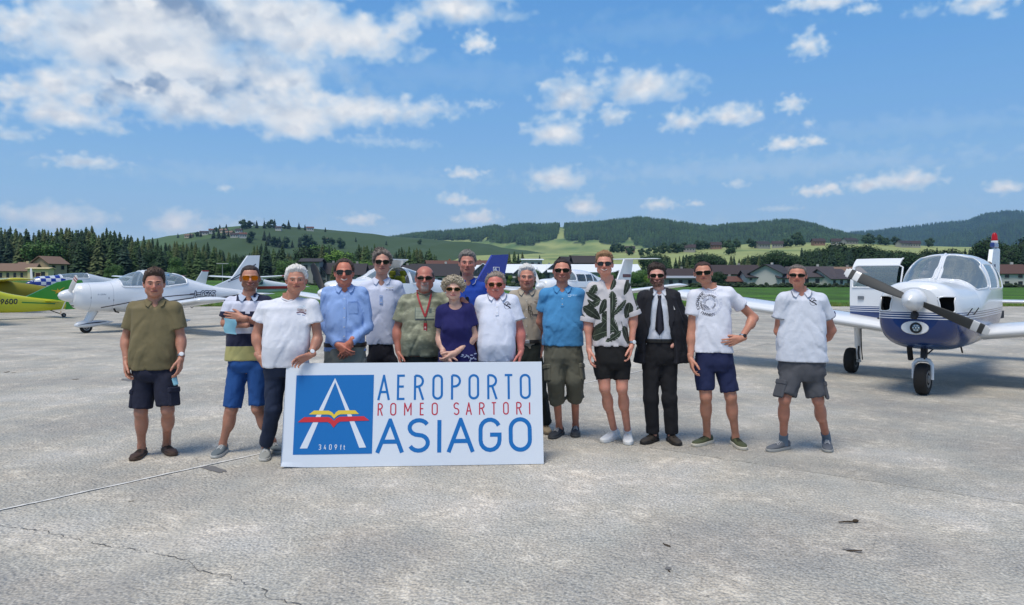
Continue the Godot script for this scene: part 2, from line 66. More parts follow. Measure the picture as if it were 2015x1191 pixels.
const TREES:={
	0:[[-175.2,247.5,15.6,0],[-169.7,242.8,16.4,0],[-168.8,247.7,14.6,0],[-168.8,248.9,13.9,0],[-161.8,243.6,15.6,0],[-165.2,250.5,13.8,0],[-158,245.3,13.5,0],[-153.3,242.6,12.9,1],[-153,246.1,14.8,0],[-154.6,250.9,15.5,0],[-149.9,248.1,12.7,0],[-147.7,246.8,12.5,0],[-142.1,243.4,15.3,0],[-144.5,249.6,12.6,1],[-141.8,250.5,16.6,0],[-136.4,244,15.5,0],[-132.2,243.7,12.9,0],[-132,244.9,15.1,0],[-127.9,243.8,14.9,0],[-126,246.2,11.8,0],[-126.7,251.3,12,0],[-120.7,243.6,11.5,0],[-118,245,9.6,1],[-114.3,240.7,12.1,0],[-115.4,248.5,10.5,0],[-114.1,251.6,12.5,0],[-109.3,244.4,10.2,0],[-106.8,244.5,10.2,0],[-103.2,243.7,11.3,0],[-102.4,245.2,9.8,0],[-101,250,11.6,0],[-98.1,247.8,9,0],[-94.2,246.4,6.5,1],[-92,243.3,5.8,0],[-178.6,253.6,16.2,0],[-179.8,257,16.9,0],[-174.1,252.1,16.8,0],[-178.9,263.4,15.3,0],[-174.5,260,17.6,0],[-168.3,252.8,17,0],[-172.7,262.8,13.8,1],[-167.9,258.9,14.4,0],[-167.6,260,16.4,0],[-162.2,256.1,16.3,0],[-160.6,256.2,15.6,0],[-161.9,261.5,16.5,0],[-157.4,259.5,14.2,1],[-154.7,258.3,18.3,0],[-149.9,252.7,13.8,1],[-154,262.3,18.4,0],[-148.5,256.2,17.1,0],[-145.3,255.9,16.8,0],[-142.4,253,16.2,0],[-142.3,256.6,16.9,0],[-139.9,258,16.2,0],[-136.4,254.9,15.8,0],[-135.7,257.1,15.6,0],[-135.4,261.5,14,0],[-133.5,259.9,15.1,0],[-129.7,258.8,12.8,0],[-130.2,261.3,14.3,0],[-124.7,254.1,14.3,0],[-125.5,260.1,12.9,0],[-118.5,252.4,10.9,0],[-120.5,261,9.5,1],[-118.5,261.9,13.5,0],[-117.2,261,13.1,0],[-113,257,12.2,0],[-113.2,261,11.3,0],[-109.8,258.2,10.7,0],[-105,253.2,10.5,0],[-105.6,260.6,10.6,0],[-102.5,255.8,11.9,0],[-102.2,260.5,9.1,0],[-97.5,254.6,8.4,0],[-96.7,256.3,9.5,0],[-194.4,274.8,19.2,0],[-192.6,275.7,19.5,0],[-192.2,277.8,18.9,0],[-189.3,277.6,19.5,0],[-183.4,271.3,17.3,0],[-187.8,279.8,20.1,0],[-184.4,277.7,18.2,0],[-179.6,273.3,19.6,0],[-177.4,274.2,18.3,0],[-175.2,273.7,19.2,0],[-171,270.4,19.2,0],[-170.4,273.5,18.3,0],[-170.6,276.8,18.7,0],[-168.7,277.1,19.9,0],[-167.4,277.6,20.2,0],[-164.5,276.6,19.2,0],[-165.4,280.2,18.3,0],[-160.7,275.7,19.6,0],[-154.5,269.8,18.9,0],[-154.4,273.3,18.3,0],[-154.1,275.1,14.9,1],[-151.4,273.8,18.3,0],[-147,270.3,17.9,0],[-149.4,277.7,19.2,0],[-148,278.8,18.7,0],[-141.2,271.3,16.7,0],[-143.1,278.4,16.7,0],[-139.5,273.6,15.1,0],[-138.4,277.2,15.5,0],[-137,277.7,14.7,0],[-134.3,275.3,14.3,0],[-131.4,275,10.5,1],[-131.2,279.7,14.7,0],[-127,273.3,13.3,0],[-124.6,272.9,14.9,0],[-123.1,276.2,13.6,0],[-122,278.7,13.1,0],[-118.3,274.8,12.7,0],[-115.9,270.9,14.1,0],[-115.8,276.8,13,0],[-111.7,271.2,13.3,0],[-110.4,275.4,12.7,0],[-110.1,278.4,12.1,0],[-105.9,271,11.2,0],[-103.5,271,10.7,0],[-102.4,273.9,10.5,0],[-204.8,290.3,22.2,0],[-203.4,292,21.7,0],[-206.5,298.7,22,0],[-201.4,293.6,20.9,0],[-199.6,294.1,22,0],[-194.9,290,20.5,0],[-193.3,290.6,15.4,1],[-193.4,295.7,19.9,0],[-189.6,293.7,15.3,1],[-192,300.2,20.4,0],[-191.2,301.1,21.4,0],[-186.1,296.6,20.6,0],[-184.2,299.4,21.7,0],[-181.5,297.3,21.7,0],[-179.7,298.5,21.8,0],[-174.3,291.2,21.2,0],[-177.2,300.5,21,0],[-171.1,294.4,20.4,0],[-171,296.8,21.9,0],[-165.2,290.6,22,0],[-164.2,292.8,15.8,1],[-164.2,299.4,21.9,0],[-158.7,292.1,20,0],[-162.6,301.6,15.5,1],[-155.4,292.7,19,0],[-156.2,300.5,19.1,0],[-154.6,300,18.7,0],[-149.7,295.6,17.5,0],[-144.9,290.9,18,0],[-146.2,297.3,16.9,0],[-143.6,295.2,17.5,0],[-143.3,298.7,17.1,0],[-138.7,296.4,15.2,0],[-137,295.8,15,0],[-133.1,293.5,16.1,0],[-130.7,293.5,15.7,0],[-129.1,293.3,15,0],[-127.2,293.4,15.7,0],[-124.9,291.8,15.4,0],[-125.2,300.5,15.1,0],[-122,296.3,15.8,0],[-119.2,295.6,14,0],[-118,299.7,12.8,0],[-114.3,292,12.2,0],[-115.8,301.8,12,0],[-108,290.2,10.9,0]],
	1:[[-107.9,236,7.1,1],[-125.4,234,5.1,1],[-129.4,236,3.9,1],[-108.8,300,9.8,1],[-101.7,290,8.2,1],[-70.7,280,9,1],[-62.2,285,10.2,1],[-52.8,282,9.1,1],[-77,282,8.3,1],[-65.4,278,8.4,1],[-88.6,288,8.6,1],[-83.8,292,9.8,1],[-54.5,276,9.3,1],[-111.6,303.1,8.4,0],[-116.5,318.7,9.6,0],[-118.3,325.1,7.5,0],[-117.7,325.8,10.5,0],[-126.9,354.8,10.9,0],[-109.4,308.1,12.1,0],[-116.5,330.5,12.3,0],[-110.8,316.8,13.7,0],[-118.2,338.6,16.7,0],[-113.1,328,14.1,0],[-119.6,348.8,15.1,0],[-112.7,331.1,16.4,0],[-115.6,341,17.8,0],[-108.5,324.5,16.2,0],[-116.1,348.2,17.3,0],[-102.3,309.3,13.2,0],[-106.7,324.7,14.5,0],[-115.6,355.9,13.4,0],[-108,334.5,15.4,0],[-101.5,316.8,13.6,0],[-97.3,306.1,12.3,0],[-104.3,330.9,15.2,0],[-105.7,338.6,14,0],[-96.8,310.9,13.2,0],[-98.4,319,13.1,0],[-109.2,356.6,13.4,0],[-96.2,316.9,13.1,0],[-108.2,358.8,14.5,0],[-93.4,312,12.2,0],[-102.3,344.6,11.6,0],[-102,349.1,10.8,0],[-88.6,304.2,8.9,0],[-95.9,332.8,12.3,0],[-88.4,308.7,9.8,1],[-96.7,340.5,10.9,1],[-97.3,345.6,14.6,0],[-98.3,352.5,12.7,0],[-88.7,322.9,13.2,0],[-86.6,316.8,11.8,0],[-87.2,321.1,14.8,1],[-96,356.4,16.3,1],[-85,321.3,15.3,1],[-83.9,318.8,13.9,0],[-90.6,346.9,15.1,1],[-84.3,326.5,15.4,1],[-85.5,335.7,17,1],[-90.3,357.8,17.7,1],[-78.5,312.1,15.3,0],[-87,352.4,16,0],[-85.8,347.6,14.2,1],[-84,346,14.8,0],[-74.3,308.8,13.4,1],[-76.9,322.4,13.5,0],[-84.7,358.8,14.4,1],[-73.7,317.2,12.1,1],[-76.3,330,14.7,1],[-72.5,316.9,12.6,1],[-74.9,331.9,13.5,1],[-72.5,326.5,13,1],[-77.8,350.8,14.1,1],[-70.8,323,11.8,1],[-71.9,332.9,14.7,0],[-74.7,352,16,0],[-66.8,318,15.5,0],[-67.1,322.4,16.2,0],[-68.8,335.1,15.4,0],[-65.8,322.3,16.9,0],[-61.1,304.9,16.5,0],[-60,301.8,16,0],[-65,332.1,15.3,0],[-67.5,350.3,16.4,0],[-64.7,340.9,17.4,0],[-61,322.7,15.3,0],[-58.9,317.2,14.6,0],[-61.8,335.9,15,0],[-58.4,321.1,16.2,0],[-55.8,311,12.7,0],[-58.3,330.7,14,0],[-58.9,339.6,13.7,0],[-61.3,358.7,16.4,0],[-54.8,326.5,15.3,0],[-50.2,304,11.9,0],[-53.5,325.3,14.2,0],[-51.1,319.9,13.2,0],[-55.9,353,15.2,0],[-47.8,305.3,14.2,0],[-54.4,356.1,17.5,0],[-46,305.1,13.8,0],[-52.3,351.4,15.9,0],[-52.3,358.9,17,0],[-44.6,312.1,14.4,0],[-43.5,308,13.2,0],[-44.4,321.3,14.7,0],[-47.5,351.5,14.9,0],[-40.3,303.6,15.2,0],[-40.8,311.6,15.1,0],[-44.5,349.4,16.8,0],[-44.2,354.8,17.3,0],[-38.4,311.2,15.1,0],[-39.4,323.1,14.7,0],[-35.6,303.4,12.8,0],[-36,310.7,14.3,0],[-38.9,341.6,15.8,0],[-34.8,313.2,15,0],[-34.1,314.7,12.9,0],[-35.8,340.2,14.1,0],[-35.5,345.1,13.7,0],[-33.9,335.9,11.7,0],[-29.7,303.4,10.4,0],[-31.3,329.4,9.5,0],[-101.9,306,17,0],[-95,306,16.2,0],[-105.5,306,15.4,0],[-78.6,306,16.8,0],[-75.6,306,16,0],[-63.4,306,17.2,0],[-60,306,16.8,0],[-56.9,306,17.4,0],[-45.7,306,16,0],[-42.6,306,16.4,0],[-39.4,306,15.8,0],[-34.2,306,15.6,0]],
	2:[[-55.2,228,6.9,0]],
	3:[[-1.2,227.8,3.8,1],[3.5,224.7,5,1],[6.4,231,5.4,1],[8.6,228.9,4.4,1],[29.7,224.2,4.4,1],[32.8,230.2,5.1,1],[35.8,231.9,5.4,1],[37.9,225.5,4.7,1],[40.6,232,5.4,1],[41.7,226.8,4.1,1],[57.3,223.8,3,1],[61,229.2,4.1,1],[62,225.4,4.7,1],[65,229.3,3.8,1],[-3.5,227.8,4.1,1],[26.4,223.1,3.7,1],[-1.6,420,18.1,0],[1.3,420,18.7,0],[3.6,420,17.5,0],[5.9,420,18.1,0],[15.7,420,16.4,0],[46.9,420,14.9,0]],
	4:[[64.7,363.4,12.5,0],[67.9,364.5,13.7,0],[64.6,336.5,13.5,1],[77.1,392.5,15,1],[78.7,388.5,12.7,0],[78.1,377.5,15.5,0],[78.9,369.7,13.8,0],[79.1,357,13.1,0],[86.3,380.7,14.6,0],[83.1,358.6,14.3,0],[85.9,363.8,14.9,0],[82.5,337.1,13.6,0],[92.7,366.1,12.5,0],[89.5,352,13.8,1],[94.7,363.4,12.2,0],[91.7,343,11.6,0],[95.1,345.6,13.8,1],[111.2,393.2,13.7,0],[99.7,345.8,12.3,0],[113.5,383.4,14.7,0],[109.8,365.6,14.3,0],[112.3,365.3,12.8,0],[108.2,348,12.2,0],[106,333.3,12.9,0],[124.2,383.1,15,0],[126.6,380.9,12.9,0],[127.2,382.2,13.9,1],[135.5,398.6,15.7,0],[118.4,340.5,12.1,0],[121.1,341.3,12.5,0],[122.5,339.7,11.7,0],[129.9,357.4,12.5,0],[130.7,348.4,12.7,0],[142.1,378.9,14.7,0],[66.5,320,11.5,0],[75.8,320,12,0],[80.2,320,11.8,0],[95.1,320,12.6,0],[102.2,320,13.3,0],[107.2,320,13.1,0],[109.2,300,13.7,1],[105.7,300,10.8,1],[112.9,300,11.2,1]],
	5:[[114.4,301.3,11.8,1],[116.9,305.3,11,0],[116.5,301.2,12.1,0],[117.8,302.4,12,0],[117.8,300.5,15.5,0],[118.1,298.9,13.4,0],[116.1,292.8,14.4,0],[127.7,319.1,13.5,0],[124.4,307.7,14.4,0],[126.6,312.5,13.3,0],[131.5,320.5,14.2,0],[119.6,290.9,11.2,0],[130.1,312.5,15.1,0],[128,306.9,11.1,0],[137.1,326.1,15.6,1],[137.4,323.9,15.9,0],[127.7,299.8,14,0],[147.1,342.7,17.4,0],[123.6,285.4,15.1,0],[136,313,13.9,0],[136.6,313.3,14.2,1],[142.1,324,17.3,1],[140.1,316.4,13.3,0],[125.6,281.9,12.3,0],[139.6,310.8,14.6,0],[148,328.3,13.4,1],[137.1,301.9,14.7,0],[145.8,319.7,13.6,0],[133.8,291.6,14.9,0],[146.3,316.7,12.3,0],[152.4,327.6,17,0],[139.3,297.7,12.7,0],[150.2,319.4,16,1],[156.5,329.8,16.5,0],[146.7,308.1,13.6,0],[156.4,326.5,13.3,1],[159.8,332,12,1],[160.7,330.5,15.3,1],[166.2,341.6,13.3,0],[151.5,308.3,10.6,0],[151.4,307.4,11,0],[147.1,296.5,10.4,0],[152.6,305.1,13.5,1],[169.3,337.7,15.9,0],[148.6,294.9,10.5,1],[149.1,294,13.4,0],[159.7,313,13.8,0],[169.1,328.9,11.8,1],[150.9,293.2,13.8,0],[176.5,339.4,12,1],[147.6,283.7,12.5,1],[178.8,341.5,14.9,0],[170.7,323.2,13.6,0],[160.6,302.4,12.2,1],[153.5,288.1,12.2,1],[161.5,302.3,9.7,0],[161.7,300.6,12.7,0],[161.7,298.9,12.1,0],[179.7,329.9,13,0],[182.8,335.1,14.7,0],[184,335,13.4,0],[154.9,280.7,12.6,0],[171.7,309.4,13.4,0],[192,343.8,16.7,0],[186.3,331.7,16.7,0],[188.1,334.5,15,1],[160.8,283.5,11.4,0],[175.7,309.3,13.2,1],[185.6,324,12.2,1],[194.3,337.9,17.1,0],[171.9,298.2,11.9,0],[189.1,326.5,15.6,0],[171.4,293.9,10.8,0],[193.5,329.8,13.1,0],[185,314.9,14.6,1],[170.4,288.3,11.6,0],[192.2,323.5,13.1,0],[200.8,335.9,12.5,0],[202.8,338.5,16,0],[196.1,325.4,14.2,0],[200,330.5,13.5,0],[198.8,327.4,12.9,0],[188.2,308,12.6,0],[195.6,319,16.1,0],[191.5,309.8,14.8,0],[193.5,312.2,15.2,0],[182.1,292.5,13.6,0],[177.9,284.7,13.4,0],[184.1,293.2,14.6,0],[200,317.5,16.5,0],[216.6,342.2,19.7,0],[205.6,322.9,18.4,0],[197.4,308.6,19.1,0],[192.7,300.7,15,0],[201.5,312.3,16.5,1],[184.1,284.2,16.3,0],[196.7,302.6,16.3,0],[186.6,286.1,17.2,1],[214.1,326.2,18.7,0],[193.9,294.9,14.7,1],[195.7,296.2,16.6,1],[192.8,289.7,14.7,0],[227,339.9,19.2,0],[214.9,320.1,14.9,1],[193.6,288,15.3,0],[222.2,328.4,18.2,0],[220.7,324.6,15.4,0],[206.7,304,17,0],[224.7,328.1,16.1,1],[215.2,313,18.6,0],[209.4,303.1,18.3,0],[193.7,280,15,0],[220.5,317.1,20,0],[222.5,318.1,16.8,1],[234.4,333.8,21.1,0],[215.4,305.5,16.8,0],[232.8,329.2,20.7,0],[212.9,299.7,18.5,1],[225.5,316.4,19.3,0],[213.6,298.6,17.7,1]],
}
const HAMLET:=[[-0.4368,0.0543,18],[-0.4162,0.05842,20],[-0.4052,0.06048,16],[-0.39,0.06186,18],[-0.3749,0.05498,18],[-0.3639,0.0543,16],[-0.3818,0.05842,16],[-0.3158,0.0646,14],[-0.2732,0.06392,16],[-0.2512,0.04948,8],[-0.3694,0.06117,14]]
const FARMS:=[[0.2402,0.03505,22],[0.2753,0.03918,20],[0.3385,0.04055,26],[0.3591,0.04124,20],[0.4141,0.04467,22],[0.4567,0.04605,28],[0.4381,0.04467,16],[0.1598,0.03436,16],[0.5309,0.04192,30],[0.5447,0.04124,18]]
const COPSES:=[[0.2959,0.03093,1.5],[0.2595,0.03918],[0.232,0.03505],[0.2251,0.03436],[0.2216,0.03368],[0.2498,0.03849],[0.2546,0.03849],[0.2643,0.03918],[0.2835,0.04055],[0.3055,0.04055],[0.3247,0.04055],[0.3694,0.04192],[0.3763,0.04192,1.3],[0.388,0.0433,1.4],[0.3935,0.04399],[0.4794,0.04605,1.5],[0.4863,0.04605],[0.5,0.04467,1.5],[0.5069,0.04399],[0.5206,0.0433,1.3],[0.5653,0.04192],[0.1495,0.03505],[0.1357,0.03436],[0.1426,0.03436],[0.1942,0.03299],[0.2024,0.0323],[0.2127,0.03368],[0.1598,0.03093],[0.1749,0.03024],[0.1838,0.03162]]
const HILL_TREES:=[[-0.4003,0.06254],[-0.3955,0.06323],[-0.3866,0.0646],[-0.3625,0.06667,1.3],[-0.3557,0.06735,1.3],[-0.3454,0.06735,1.3],[-0.3351,0.06735,1.4],[-0.3282,0.06735,1.4],[-0.3213,0.06735,1.4],[-0.3076,0.06667,1.2],[-0.3021,0.06667,1.2],[-0.2883,0.06598],[-0.2801,0.06529],[-0.2526,0.06323,0.7],[-0.4038,0.05361,1.2],[-0.3969,0.05361,1.2],[-0.39,0.05361,1.2],[-0.3838,0.05636],[-0.3522,0.05223,1.2],[-0.3543,0.04674,1.3],[-0.357,0.04948],[-0.3351,0.05086,1.2],[-0.3282,0.04811,1.4],[-0.3309,0.04399,1.4],[-0.3213,0.04192,1.4],[-0.3144,0.04124,1.3],[-0.3076,0.04055,1.3],[-0.2973,0.04055,1.2],[-0.2869,0.04124,1.2],[-0.2773,0.04192,1.4],[-0.2718,0.04399,1.5],[-0.2677,0.04124,1.4],[-0.2753,0.04811],[-0.2526,0.04674],[-0.2471,0.04742],[-0.2423,0.04536],[-0.2306,0.03986,1.2],[-0.2883,0.0488,0.8],[-0.3076,0.04948,0.7],[-0.421,0.05636,0.8],[-0.4258,0.05567,0.8],[-0.4354,0.05361,0.7],[-0.4519,0.05498,0.7],[-0.1254,0.04605,0.7],[-0.1701,0.04467,0.6],[-0.2113,0.04948,0.6]]
class MB:
	var v:=PackedVector3Array()
	var uv:=PackedVector2Array()
	var col:=PackedColorArray()
	var ix:=PackedInt32Array()
	var xf:=Transform3D()
	var c:=Color.WHITE
	func add(p:Vector3,t:=Vector2.ZERO)->int:
		v.append(xf*p)
		uv.append(t)
		col.append(c)
		return v.size()-1
	func tri(a:int,b:int,d:int)->void:
		ix.append(a)
		ix.append(b)
		ix.append(d)
	func quad(a:int,b:int,d:int,e:int)->void:
		tri(a,b,d)
		tri(a,d,e)
	func fix(i0:int)->void:
		var vol:=0.0
		var o:=Vector3.ZERO
		if ix.size()>i0:
			o=v[ix[i0]]
		for i in range(i0,ix.size(),3):
			vol+=(v[ix[i]]-o).dot((v[ix[i+2]]-o).cross(v[ix[i+1]]-o))
		if vol<0.0:
			for i in range(i0,ix.size(),3):
				var t:=ix[i+1]
				ix[i+1]=ix[i+2]
				ix[i+2]=t
	func poly(pts:Array,n:Vector3)->void:
		var a:Vector3=pts[0]
		var w:=Vector3.ZERO
		for i in range(1,pts.size()-1):
			w+=(pts[i+1]-a).cross(pts[i]-a)
		var flip:=w.dot(n)<0.0
		var k:=[]
		for p in pts:
			k.append(add(p))
		for i in range(1,pts.size()-1):
			if flip:
				tri(k[0],k[i+1],k[i])
			else:
				tri(k[0],k[i],k[i+1])
	func box(ce:Vector3,s:Vector3,b:=Basis(),bev:=0.0)->void:
		var h:=s*0.5
		var keep:=xf
		xf=xf*Transform3D(b,ce)
		if bev<=0.0:
			for ax in 3:
				for sg in [-1.0,1.0]:
					var n:=Vector3.ZERO
					n[ax]=sg
					var u:=Vector3.ZERO
					u[(ax+1)%3]=h[(ax+1)%3]
					var w:=Vector3.ZERO
					w[(ax+2)%3]=h[(ax+2)%3]
					var o:=n*h[ax]
					poly([o-u-w,o+u-w,o+u+w,o-u+w],n)
		else:
			var pt:=func(sx,sy,sz,k)->Vector3:
				var p:=Vector3(sx*h.x,sy*h.y,sz*h.z)
				var s3:=Vector3(sx,sy,sz)
				for m in 3:
					if m!=k:
						p[m]-=s3[m]*bev
				return p
			var sgn:=[-1.0,1.0]
			for ax in 3:
				var a1:=(ax+1)%3
				var a2:=(ax+2)%3
				for sg in sgn:
					var ps:=[]
					for q in [[-1.0,-1.0],[1.0,-1.0],[1.0,1.0],[-1.0,1.0]]:
						var s3:=Vector3.ZERO
						s3[ax]=sg
						s3[a1]=q[0]
						s3[a2]=q[1]
						ps.append(pt.call(s3.x,s3.y,s3.z,ax))
					var n:=Vector3.ZERO
					n[ax]=sg
					poly(ps,n)
				for q in [[-1.0,-1.0],[1.0,-1.0],[1.0,1.0],[-1.0,1.0]]:
					var sa:=Vector3.ZERO
					sa[ax]=-1.0
					sa[a1]=q[0]
					sa[a2]=q[1]
					var sb:=sa
					sb[ax]=1.0
					var n2:=sa
					n2[ax]=0.0
					poly([pt.call(sa.x,sa.y,sa.z,a1),pt.call(sb.x,sb.y,sb.z,a1),pt.call(sb.x,sb.y,sb.z,a2),pt.call(sa.x,sa.y,sa.z,a2)],n2)
			for sx in sgn:
				for sy in sgn:
					for sz in sgn:
						poly([pt.call(sx,sy,sz,0),pt.call(sx,sy,sz,1),pt.call(sx,sy,sz,2)],Vector3(sx,sy,sz))
		xf=keep
	func loft(rings:Array,caps:=true,closed:=true,uvs:=[])->void:
		var i0:=ix.size()
		var m:int=rings[0].size()
		var base:=v.size()
		for i in rings.size():
			for j in m:
				add(rings[i][j],uvs[i][j] if uvs else Vector2(float(i)/(rings.size()-1),float(j)/m))
		var jm:=m if closed else m-1
		for i in rings.size()-1:
			for j in jm:
				var a:=base+i*m+j
				var b:=base+i*m+(j+1)%m
				quad(a,b,b+m,a+m)
		if caps and closed:
			for e in [0,rings.size()-1]:
				var ce:=Vector3.ZERO
				var k:=[]
				for j in m:
					ce+=rings[e][j]
					k.append(add(rings[e][j],uvs[e][j] if uvs else Vector2.ZERO))
				var o:=add(ce/m,uvs[e][0] if uvs else Vector2.ZERO)
				for j in m:
					if e==0:
						tri(o,k[(j+1)%m],k[j])
					else:
						tri(o,k[j],k[(j+1)%m])
		if closed:
			fix(i0)
	func tube(path:Array,r,sides:=6,caps:=true)->void:
		var rings:=[]
		var n:=path.size()
		var up:=Vector3.UP
		var t0:Vector3=(path[1]-path[0]).normalized()
		if absf(t0.dot(up))>0.9:
			up=Vector3.RIGHT
		var x:=t0.cross(up).normalized()
		for i in n:
			var t:Vector3=(path[mini(i+1,n-1)]-path[maxi(i-1,0)]).normalized()
			x=(x-t*x.dot(t)).normalized()
			var y:=t.cross(x)
			var rr:float=r[i] if r is Array else r
			var ring:=PackedVector3Array()
			for k in sides:
				var a:=TAU*k/sides
				ring.append(path[i]+(x*cos(a)+y*sin(a))*rr)
			rings.append(ring)
		loft(rings,caps)
	func lathe(prof:Array,sides:int,o:=Vector3.ZERO,b:=Basis(),caps:=true)->void:
		var rings:=[]
		for p in prof:
			var ring:=PackedVector3Array()
			for k in sides:
				var a:=TAU*k/sides
				ring.append(o+b*Vector3(cos(a)*p[0],p[1],sin(a)*p[0]))
			rings.append(ring)
		loft(rings,caps)
	func ellip(o:Vector3,r:Vector3,b:=Basis(),nu:=12,nv:=8)->void:
		var rings:=[]
		for i in nv+1:
			var t:=-PI/2+PI*i/nv
			var ring:=PackedVector3Array()
			for k in nu:
				var a:=TAU*k/nu
				var q:=maxf(cos(t),0.02)
				ring.append(o+b*Vector3(cos(a)*q*r.x,sin(t)*r.y,sin(a)*q*r.z))
			rings.append(ring)
		loft(rings)
	func prism(pts:PackedVector2Array,d:float,t:=Transform3D())->void:
		var keep:=xf
		xf=xf*t
		var i0:=ix.size()
		var tr:=Geometry2D.triangulate_polygon(pts)
		var f:=[]
		var g:=[]
		for p in pts:
			f.append(add(Vector3(p.x,p.y,0)))
		for p in pts:
			g.append(add(Vector3(p.x,p.y,-d)))
		for i in range(0,tr.size(),3):
			tri(f[tr[i]],f[tr[i+1]],f[tr[i+2]])
			tri(g[tr[i]],g[tr[i+2]],g[tr[i+1]])
		var n:=pts.size()
		var cw:=Geometry2D.is_polygon_clockwise(pts)
		for i in n:
			var j:=(i+1)%n
			var a:=add(Vector3(pts[i].x,pts[i].y,0))
			var b:=add(Vector3(pts[j].x,pts[j].y,0))
			var e:=add(Vector3(pts[j].x,pts[j].y,-d))
			var h:=add(Vector3(pts[i].x,pts[i].y,-d))
			var nn:=Vector3(pts[j].y-pts[i].y,pts[i].x-pts[j].x,0)
			if cw:
				nn=-nn
			var w:Vector3=(v[e]-v[a]).cross(v[b]-v[a])
			if w.dot(xf.basis*nn)<0:
				quad(a,h,e,b)
			else:
				quad(a,b,e,h)
		var fn:Vector3=Vector3.ZERO
		if tr.size()>2:
			fn=(v[f[tr[2]]]-v[f[tr[0]]]).cross(v[f[tr[1]]]-v[f[tr[0]]])
		if fn.dot(xf.basis*Vector3(0,0,1))<0:
			for i in range(i0,i0+tr.size()*2,3):
				var q:=ix[i+1]
				ix[i+1]=ix[i+2]
				ix[i+2]=q
		xf=keep
	func mesh()->ArrayMesh:
		var n:=PackedVector3Array()
		n.resize(v.size())
		for i in range(0,ix.size(),3):
			var a:=ix[i]
			var b:=ix[i+1]
			var d:=ix[i+2]
			var w:=(v[d]-v[a]).cross(v[b]-v[a])
			n[a]+=w
			n[b]+=w
			n[d]+=w
		for i in n.size():
			n[i]=n[i].normalized() if n[i].length_squared()>1e-24 else Vector3.UP
		var arr:=[]
		arr.resize(Mesh.ARRAY_MAX)
		arr[Mesh.ARRAY_VERTEX]=v
		arr[Mesh.ARRAY_NORMAL]=n
		arr[Mesh.ARRAY_TEX_UV]=uv
		arr[Mesh.ARRAY_COLOR]=col
		arr[Mesh.ARRAY_INDEX]=ix
		var me:=ArrayMesh.new()
		me.add_surface_from_arrays(Mesh.PRIMITIVE_TRIANGLES,arr)
		return me
var names:={}
var M:={}
const EYE:=1.62
func numbered(called:String)->String:
	if not names.has(called):
		names[called]=0
		return called
	names[called]+=1
	return "%s_%03d"%[called,names[called]]
func tag(o:Node3D,label:String,category:="",group:="",kind:="")->void:
	if label:
		o.set_meta("label",label)
	if category:
		o.set_meta("category",category)
	if group:
		o.set_meta("group",group)
	if kind:
		o.set_meta("kind",kind)
func thing(called:String,label:String,category:String,at:=Vector3.ZERO,turn:=0.0,group:="")->Node3D:
	var o:=Node3D.new()
	o.name=numbered(called)
	add_child(o)
	o.position=at
	o.rotation.y=turn
	tag(o,label,category,group)
	return o
func part(called:String,me:Mesh,m:Material,parent:Node,label:="")->MeshInstance3D:
	var o:=MeshInstance3D.new()
	o.name=called
	o.mesh=me
	o.material_override=m
	parent.add_child(o,true)
	if label:
		o.set_meta("label",label)
	return o
func solo(called:String,me:Mesh,m:Material,label:="",category:="",group:="",kind:="")->MeshInstance3D:
	var o:=MeshInstance3D.new()
	o.name=numbered(called)
	o.mesh=me
	o.material_override=m
	add_child(o)
	tag(o,label,category,group,kind)
	return o
func dup(src:Node3D,at:Vector3,turn:float,scl:Vector3,label:="",group:="")->Node3D:
	var o:Node3D=src.duplicate()
	var b:=String(src.name).rstrip("0123456789")
	o.name=numbered(b.rstrip("_"))
	add_child(o)
	o.position=at
	o.rotation.y=turn
	o.scale=scl
	if label:
		o.set_meta("label",label)
	if group:
		o.set_meta("group",group)
	return o
func mat(c:Color,rough:=0.7,metal:=0.0,vc:=false)->StandardMaterial3D:
	var m:=StandardMaterial3D.new()
	m.albedo_color=c
	m.roughness=rough
	m.metallic=metal
	m.vertex_color_use_as_albedo=vc
	return m
func glass(c:Color,a:float)->StandardMaterial3D:
	var m:=StandardMaterial3D.new()
	m.albedo_color=Color(c,a)
	m.transparency=BaseMaterial3D.TRANSPARENCY_ALPHA
	m.roughness=0.04
	return m
func noise(sd:int,freq:float,oct:=4,kind:=FastNoiseLite.TYPE_SIMPLEX_SMOOTH)->FastNoiseLite:
	var n:=FastNoiseLite.new()
	n.seed=sd
	n.frequency=freq
	n.noise_type=kind
	n.fractal_type=FastNoiseLite.FRACTAL_FBM
	n.fractal_octaves=oct
	return n
func noise_tex(sd:int,freq:float,oct:int,size:int,ramp:=[],as_normal:=0.0,kind:=FastNoiseLite.TYPE_SIMPLEX_SMOOTH)->NoiseTexture2D:
	var t:=NoiseTexture2D.new()
	t.width=size
	t.height=size
	t.seamless=true
	t.noise=noise(sd,freq,oct,kind)
	if as_normal>0.0:
		t.as_normal_map=true
		t.bump_strength=as_normal
	if ramp:
		var g:=Gradient.new()
		g.offsets=PackedFloat32Array()
		g.colors=PackedColorArray()
		var offs:=PackedFloat32Array()
		var cols:=PackedColorArray()
		for r in ramp:
			offs.append(r[0])
			cols.append(r[1] if r[1] is Color else Color(r[1],r[1],r[1]))
		g.offsets=offs
		g.colors=cols
		t.color_ramp=g
	return t
func lin(c:Color)->Color:
	return c.srgb_to_linear()
